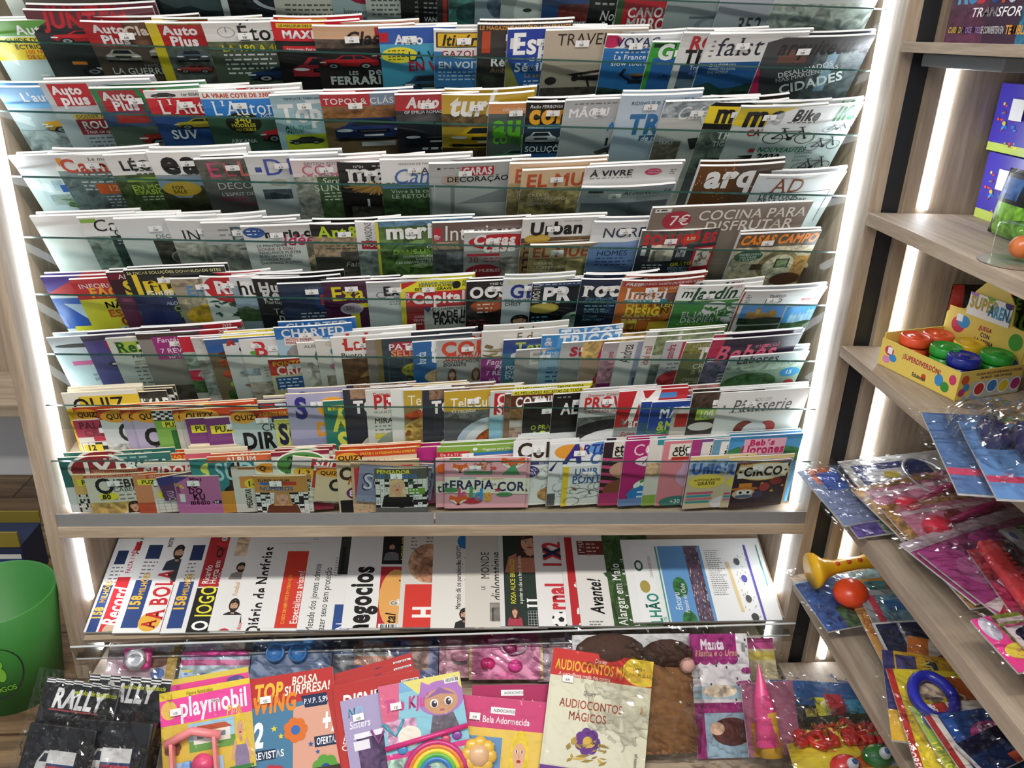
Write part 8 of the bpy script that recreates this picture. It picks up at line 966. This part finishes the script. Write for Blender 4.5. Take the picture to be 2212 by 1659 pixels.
    if k == 'spoons':
        B(MB().ball(P(.22, .32, .012), .03, 16, 0, (1, 1, .6)), 'toy_spoon_bowl', pl('d8304a')); B(MB().tube([P(.32, .3, .014), P(.6, .24, .016), P(.9, .16, .014)], [.006, .012, .008]), 'toy_spoon_handle', pl('b02a6a')); B(MB().lathe([(.016, 0), (.022, .012), (.018, .02), (.01, .02)], P(.42, .52, .004)), 'toy_cup', pl('7a2a34')); return [(W * .4, H * .35, W * .45, H * .3, .03)]
    if k == 'comb':
        m = MB().box(W * .1, -H * .95, .01, W * .5, -H * .05, .03, 0, .006)
        for j in range(12): m.box(W * .5, -H * (.1 + .07 * j), .016, W * .62, -H * (.07 + .07 * j), .024)
        B(m, 'toy_comb', pl('d8444a')); return [(W * .4, H * .5, W * .5, H * .5, .03)]
    if k == 'bottle': B(MB().lathe([(0, 0), (.022, .004), (.026, .03), (.022, .07), (.012, .085), (0, .088)], P(.4, .6, .03), 'Y', 18), 'toy_bottle', plain('purple_plastic', '2a2450', .12, spec=.8)); return [(W * .42, H * .35, W * .26, H * .5, .05)]
    return []
for q, ln in enumerate(QUADS.strip().split('\n')):
    t, org, a, u, W, H, rest = qd(ln)
    if t == 'P':
        desc, ops = rest; ya = R_(2.2 if W < .3 else .4); n = a.cross(u); aa = a * math.cos(ya) - n * math.sin(ya)
        o = booklet('newspaper', W, H, .007, ops, 900 + q, .002, .0, '', MATTE, plain('newsprint_edges', 'cfccc4', .8, var=.05)); o.name = 'newspaper'
        frame(o, org + n * .0128, aa, u); tag(o, desc, 'newspaper', 'newspapers on the sloping shelf')
    else:
        name, desc, parts, ops = rest
        if u.z > .3 and org.z < .4: H = min(H, (org.z - .025) / u.z)
        if org.x > .75 and org.z > .2:
            my = max(q_.y for q_ in (org, org + a * W, org - u * H)); org = org + Vector((0, min(0, -.036 - my), 0))
        o = booklet(name, W, H, .004 if name == 'toy_pack' else .006, ops, 700 + q, .003, .002, ''); o.name = name
        frame(o, org, a, u); hump = toys(parts, o, W, H)
        if name == 'toy_pack' or 'wrapped' in desc or 'pack' in desc or parts in ('flower', 'rainbow'): film(o, W, H, .004, .007 if name == 'comic_pack' else (.006 if org.x > .7 and org.z > .2 else .015), q * 1.7, .010 if name == 'comic_pack' else .020, hump, CRINKLE if name == 'toy_pack' else FILM)
        st = Sheet(.6); st.rect(0, 0, 1, .6, 'efeeec'); st.text('9.99' if 'story' in desc else '4.50', .3, .3, .2, '222', 1)
        if parts in ('playhouse', 'necklace', 'rainbow', 'flower', 'flat') and name == 'comic_pack' and 'behind' not in desc and 'red fan' not in desc:
            so = link('price_sticker', st.mesh('price_sticker', .026, lambda x, y: .0065), STICKP, o); so.location = (W * .12, -H * .2, 0)
        tag(o, desc, 'toy pack' if name == 'toy_pack' else 'comic pack', 'packs in the floor bin' if org.z < .25 and org.x < .9 else 'packs on the side shelves')
# ================================================================== side shelf unit, at right angles to the rack
UX = .945
su = tag(empty('shelf_unit', (1.2, -.3, 0)), 'oak side shelf unit with light strips standing at right angles to the rack', 'shelf unit')
PS = Matrix.Translation((-1.2, .3, 0))
def sb(mb, name, mats): o = mb.build(name, mats, su); o.data.transform(PS); return o
sb(MB().box(.9815, .004, 0, 1.021, .03, 2.1), 'filler_strip', BLACK)
sb(MB().box(1.022, -.012, 0, 1.052, .02, 2.1, 0, .001), 'front_frame', OAK)
sb(MB().box(1.053, .0, 0, 1.42, .02, 2.1), 'end_panel', OAK)
sb(MB().box(1.42, -1.4, 0, 1.44, .02, 2.1), 'back_panel', OAK)
TOPS = [(1.652, .02), (1.30, .028), (.983, .026), (.632, .038), (.31, .03), (.028, .026)]
for z, t in TOPS: sb(MB().box(UX, -1.3, z - t, 1.419, -.0125, z, 0, .001), 'shelf', OAKY)
zs = [2.08] + [z for z, t in TOPS]
for k in range(len(TOPS)):
    hi = (zs[k] if k == 0 else zs[k] - TOPS[k - 1][1]) - .012; lo = TOPS[k][0] + .006
    L_ = sb(MB().box(1.066, -.010, lo, 1.084, -.001, hi, 0, .004), 'led_strip', LED2); L_['label'] = 'glowing white light strip'
sb(MB().box(.99, -.3, 1.606, 1.12, -.02, 1.631, 0, .004), 'lamp_housing', plain('grey_plastic', '7d8286', .4))
# ---- toy boxes on the upper shelves
def toybox(desc, cx, y0, y1, z0, h, dep, ops, top='5a50c0', rz=0.):
    Wb = y1 - y0; e = MB().box(0, -h, -dep, Wb, 0, 0, 0, .001).build('toy_box', plain('box_' + top, top, .4)); s = Sheet(h / Wb); draw(s, ops)
    q = link('box_front', s.mesh('box_front', Wb, lambda x, y: 0.0004), PRINT, e)
    frame(e, (cx, y1, z0 + h), (math.sin(rz), -math.cos(rz), 0), (0, 0, 1)); tag(e, desc, 'toy box'); return e
BOX = 'B4a40b8;R;0;.34;.42;.8;c8dc6a;R;.4;.3;1;1;f0f0f2;R;0;.8;1;1;eef0f2;M;bits;.05;.1;.35;.25;d8502a;e3c83a;3a8ac8;M;bits;.03;.4;.36;.36;c8302a;3a8ac8;e3c83a;R;.16;.08;.28;.2;f4f4f4;T;WWW.MAGICBOX.NET;.04;.86;.05;555;;E;.56;.3;.1;.14;2f9ad8;E;.8;.5;.16;.1;d8502a;R;.44;.7;.8;.9;5aa83a;M;bits;.5;.2;.4;.6;3a6ac8;d83a3a;e3c83a'
toybox('purple and yellow toy box, upper of the two on the second side shelf', 1.185, -.36, -.008, 1.442, .137, .2, BOX)
toybox('purple and yellow toy box, lower of the two on the second side shelf', 1.18, -.38, -.03, 1.3005, .139, .2, BOX)
toybox('dark plum robot toy box on the top side shelf', .985, -.6, -.1, 1.6525, .34, .25, 'B3a2038;R;0;.3;.25;.68;5a2a48;m;R;.45;.2;.7;.68;2a6a8a;m;R;.0;.0;1;.38;2a2440;T;R;.04;.44;.1;4a9ac0;b3;T;O;.1;.44;.1;3a80b0;b3;T;B;.17;.44;.1;c02a3a;b3;T;O;.24;.44;.1;2a3a7a;b3;T;T;.3;.44;.1;c04a2a;b3;T;S;.36;.44;.1;b8bcc8;b3;T;TRANSFOR;.15;.56;.03;eee;b1 i w.3;T;CUIDAD;.02;.625;.02;c8b03a;b2;T;INOCENTES;.11;.625;.02;8a7ab0;b2;T;SE CONVIERTEN EN;.235;.623;.024;ddd;w.14;T;TEMIBLES;.385;.62;.028;e0a03a;b2', '2c1a2c')
bl = tag(empty('toy_blister', (1.0, -.45, 1.30)), 'small clear blister with an orange toy on a silver card on the second side shelf', 'toy')
MB().lathe([(0, .001), (.055, .001), (.056, .003), (0, .004)], (0, 0, 0)).build('backing_card', plain('silver_card', 'b0a898', .3, .5), bl)
MB().box(-.028, -.036, .004, .03, .03, .07, 0, .01).build('blister_dome', CLEARP, bl, True); MB().ball((.006, -.004, .03), .02).build('orange_toy', pl('d8702a'), bl, True)
# ---- foil snack bags
def bag(name, desc, loc, W, H, yaw, ops, cat, dep=.03):
    n = 14; v = []
    for sgn in (1, -1):
        for j in range(n + 1):
            for i in range(n + 1):
                x, y = i / n, j / n; b = (math.sin(math.pi * x) * math.sin(math.pi * y)) ** .5 if 0 < i < n and 0 < j < n else 0
                v.append((x * W, -y * H, sgn * (dep * b + .004 * b * mnoise.noise(Vector((x * 6, y * 6, sgn + H * 9)))) ))
    N = (n + 1) ** 2; f = []
    for j in range(n):
        for i in range(n): a = j * (n + 1) + i; f += [(a, a + n + 1, a + n + 2, a + 1), (N + a, N + a + 1, N + a + n + 2, N + a + n + 1)]
    me = bpy.data.meshes.new(name); me.from_pydata(v, [], f); me.update(); o = link(name, me, plain('foil_' + name, '1c1c1e', .2, spec=.7), None, True)
    bu = [k / n for k in range(n + 1)]; s = Sheet(H / W, bu, [k * H / W / n for k in range(n + 1)]); draw(s, ops)
    fn = lambda x, y: dep * max(0, math.sin(math.pi * x) * math.sin(math.pi * min(1, max(0, y * W / H)))) ** .5 + .003
    s.V = [(min(1, max(0, x)), y, l) for x, y, l in s.V]; link('bag_print', s.mesh('bag_print', W, fn), PRINT, o)
    frame(o, loc, (math.sin(yaw), -math.cos(yaw), 0), (.12, 0, 1)); return tag(o, desc, cat)
bag('snack_bag', 'black foil bag with green graffiti letters behind the yellow sand box', (1.155, -.055, 1.15), .25, .166, math.pi / 2, 'B1d1a1a;R;.0;.2;.16;1;3a9a80;R;.0;.0;.1;.3;c83a30;T;THE;.42;.1;.1;6aa82a;b3;T;GROSS;.4;.24;.16;6aa82a;b3;R;.3;.0;1;.08;a8301e;m;R;.4;.46;1;1;b08a4a;m', 'bag', .026)
bag('toy_bag', 'black and lime toy bag leaning before the toy boxes on the second side shelf', (1.125, -.2, 1.43), .16, .128, 0, 'B181a20;R;.1;.4;.9;.8;7ab83a;m;R;.0;.1;.5;.35;3a6ab0;m', 'bag', .02)
# ---- yellow display box with tubs of play sand
ub = tag(empty('display_box', (1.038, -.333, .984)), 'yellow cardboard display box with a tall printed header on the third side shelf', 'display box')
e1 = Vector((.985 - 1.045, .2, 0)).normalized(); e2 = Vector((e1.y, -e1.x, 0)); YEL = plain('yellow_card', 'e3c862', .5); CARD = plain('card_inside', 'c9b9a0', .7)
Ml = Matrix(((e1.x, e2.x, 0, 1.04), (e1.y, e2.y, 0, -.335), (0, 0, 1, .984), (0, 0, 0, 1))); ub.matrix_world = Ml
Lb, Wb = .215, .17
b = MB().box(0, 0, 0, Lb, Wb, .003).box(0, 0, .003, Lb, .003, .062).box(0, .003, .003, .003, Wb, .062).box(Lb - .003, .003, .003, Lb, Wb, .075)
b.build('tray', YEL, ub)
hd = MB(); hp = [(0, .003), (0, .10), (.02, .125), (.05, .13), (.055, .17), (.085, .205), (.13, .205), (.155, .175), (.17, .13), (.2, .125), (Lb, .11), (Lb, .003)]; n_ = len(hp)
hd.add([(x, Wb, z) for x, z in hp] + [(x, Wb + .003, z) for x, z in hp], [tuple(range(n_)), tuple(range(n_, 2 * n_))[::-1]] + [(i, n_ + i, n_ + (i + 1) % n_, (i + 1) % n_) for i in range(n_)]); hd.build('header', YEL, ub)
def panel(nm, wd, h, ops, org, a): s = Sheet(h / wd); draw(s, ops); q = link(nm, s.mesh(nm, wd, lambda x, y: .0006), PRINT, ub); A = Vector(a); q.matrix_local = Matrix(((A.x, 0, -A.cross(Vector((0, 0, 1))).x, org[0]), (A.y, 0, -A.cross(Vector((0, 0, 1))).y, org[1]), (0, 1, 0, org[2]), (0, 0, 0, 1))); return q
panel('side_print', Lb, .06, 'Be3c862;E;.12;.1;.06;.05;c83a5a;E;.18;.16;.05;.04;3a8ac8;E;.1;.2;.05;.04;d88ab8;R;.1;.06;.16;.13;eee;T;¡SUPERDIVERSIÓN!;.3;.06;.05;b02a4a;b2;E;.6;.2;.03;.03;c04a2a;E;.78;.16;.05;.06;3a8ac8;E;.86;.2;.05;.05;3a8a3a;T;Edukman;.46;.2;.04;444;b2;E;.93;.1;.04;.05;c83a6a', (Lb, 0, .062), (-1, 0, 0))
panel('front_print', Wb, .06, 'Be3c862;T;EN CADA PAQUETE SUPERARENA DE COLORES;.24;.03;.03;7a2a4a;b2;T;• UN MOLDE • TAPA CON MOLDE;.3;.08;.03;3a2a6a;b2;R;.2;.14;1;.36;b8c4c0;E;.34;.24;.09;.09;f2f2ee;E;.34;.24;.075;.075;c02a2a;E;.54;.22;.09;.09;f2f2ee;E;.54;.22;.075;.075;2f7ac0;E;.73;.24;.09;.09;f2f2ee;E;.73;.24;.075;.075;e0c82a;E;.92;.23;.09;.09;f2f2ee;E;.92;.23;.075;.075;b02a7a;E;.08;.1;.06;.06;c8502a;E;.12;.2;.05;.05;3a8ac8;E;.06;.26;.05;.05;b02a7a', (0, 0, .062), (0, 1, 0))
panel('header_print', Lb * .94, .125, 'Be3c862;E;.16;.18;.09;.09;c8405a;E;.22;.13;.08;.07;3a90c8;R;.12;.06;.2;.14;eee;T;¡JUEGA;.42;.1;.045;a82a4a;b2;T;CON;.46;.17;.045;2a2f6a;b2;T;LA ARENA;.4;.24;.045;2a2f6a;b2;T;COMO;.44;.31;.045;2a2f6a;b2;T;EN LA PLAYA!;.36;.38;.045;a82a4a;b2;E;.74;.36;.09;.08;3a7ac0;E;.74;.36;.08;.07;eef2f4;T;NO;.7;.3;.04;2a4a8a;b2;T;MANCHA;.675;.36;.035;2a4a8a;b2;E;.88;.14;.08;.09;4a9a3a;E;.92;.42;.08;.11;3a8ac8', (Lb * .97, Wb - .001, .128), (-1, 0, 0))
panel('title_print', Lb * .5, .05, 'Bf0eee8;T;SUPER;.04;.08;.2;b8a03a;b3;T;ARENA;.5;.14;.2;3a9ac8;b3;E;.1;.0;.1;.08;b07ac0;E;.5;.0;.1;.06;6ab03a;E;.92;.02;.1;.1;3a2a6a', (Lb * .76, Wb - .002, .172), (-1, 0, 0))
for nm, x, y, c in (('orange play sand tub at the back left of the yellow display box', .165, .04, 'e0502a'), ('orange play sand tub at the back corner under the header', .165, .105, 'e0562a'), ('yellow play sand tub in the middle of the display box', .10, .125, 'e3b81e'), ('green play sand tub beside the long printed side', .095, .055, '2a9a34'), ('green play sand tub under the header near the front', .035, .13, '2a9a34'), ('blue play sand tub in the front corner of the display box', .04, .045, '1d2a8a')):
    w_ = Ml @ Vector((x, y, .0035)); tb = tag(empty('sand_tub', w_), nm, 'tub', 'play sand tubs in the display box')
    MB().lathe([(0, 0), (.026, 0), (.029, .04), (.029, .056), (0, .056)], (0, 0, 0)).build('pot', plain('clear_tub_' + c, c, .3), tb, True)
    MB().lathe([(0, .056), (.0315, .056), (.0325, .06), (.0325, .074), (.029, .078), (.027, .075), (.012, .075), (.01, .078), (0, .078)], (0, 0, 0)).build('lid', pl(c, .25), tb, True)
# ================================================================== left of the rack
gb = tag(empty('waste_bin', (-1.125, -.02, 0)), 'tall green plastic waste bin with an oval dark logo standing left of the rack', 'bin')
GRN = plain('green_plastic', '377c34', .45, var=.03); m = MB(); m.open = 1
m.lathe([(.001, .004), (.106, .004), (.134, .30), (.137, .302), (.140, .30), (.110, 0), (.001, 0)], (0, 0, 0), 'Z', 48); m.build('body', GRN, gb, True)
lgv = []; 
def bp(th, z, off): r_ = .110 + .030 * z / .30 + off; return (r_ * math.cos(th), r_ * math.sin(th), z)
def decal(nm, pts, off, mat): tri = tessellate_polygon([[Vector((x, y, 0)) for x, y in pts]]); me = bpy.data.meshes.new(nm); me.from_pydata([bp(R_(-76) + x, y, off) for x, y in pts], [], [tuple(t) for t in tri]); link(nm, me, mat, gb)
oval = lambda cx, cy, rx, ry, n=26: [(cx + rx * math.cos(6.2832 * k / n), cy + ry * math.sin(6.2832 * k / n)) for k in range(n)]
decal('logo_oval', oval(0, .145, .5, .085), .0015, plain('logo_dark', '1f2420', .5)); decal('logo_leaf', oval(.06, .175, .1, .018), .0025, plain('logo_green', '7ab83a', .5)); decal('logo_leaf', oval(.1, .14, .08, .022), .0025, MATS['logo_green']); decal('logo_leaf', oval(-.06, .16, .07, .02), .0025, MATS['logo_green']); decal('logo_petal', oval(-.2, .195, .1, .018), .0025, plain('logo_red', 'c84a3a', .5))
for k, ch in enumerate('JOGOS'):
    g = text_geo(ch, 1); v, f, wd = g; me = bpy.data.meshes.new('l'); me.from_pydata([bp(R_(-76) - .2 + k * .11 + x * .1, .085 + y * .016, .0025) for x, y in v], [], [tuple(t) for t in f]); link('logo_letter', me, MATS['logo_green'], gb)
nb = MB().box(-.22, -.06, 0, .13, .07, .15, 0, .002).build('storage_box', plain('navy_card', '1d2c4c', .5)); nb.location = (-1.42, .47, 0.001); tag(nb, 'navy cardboard box on the floor behind the green bin', 'box')
MB().box(-.22, -.066, .148, .13, -.06, .2).build('box_flap', plain('olive_card', '8a7a2a', .6), nb); MB().box(-.22, .07, .148, .13, .076, .19).build('box_flap', MATS['olive_card'], nb)
s = Sheet(.3); s.rect(0, 0, 1, .3, '1d3a78'); s.rect(0, 0, 1, .05, 'd8d8d4'); s.push(.8, .1, .14, .14); m_star(s, 'e0552a'); s.pop(); q = link('box_print', s.mesh('box_print', .34, lambda x, y: 0), PRINT, nb); q.location = (-.215, -.0615, .12); q.rotation_euler = (R_(90), 0, 0)
bpy.data.objects.remove(_to)
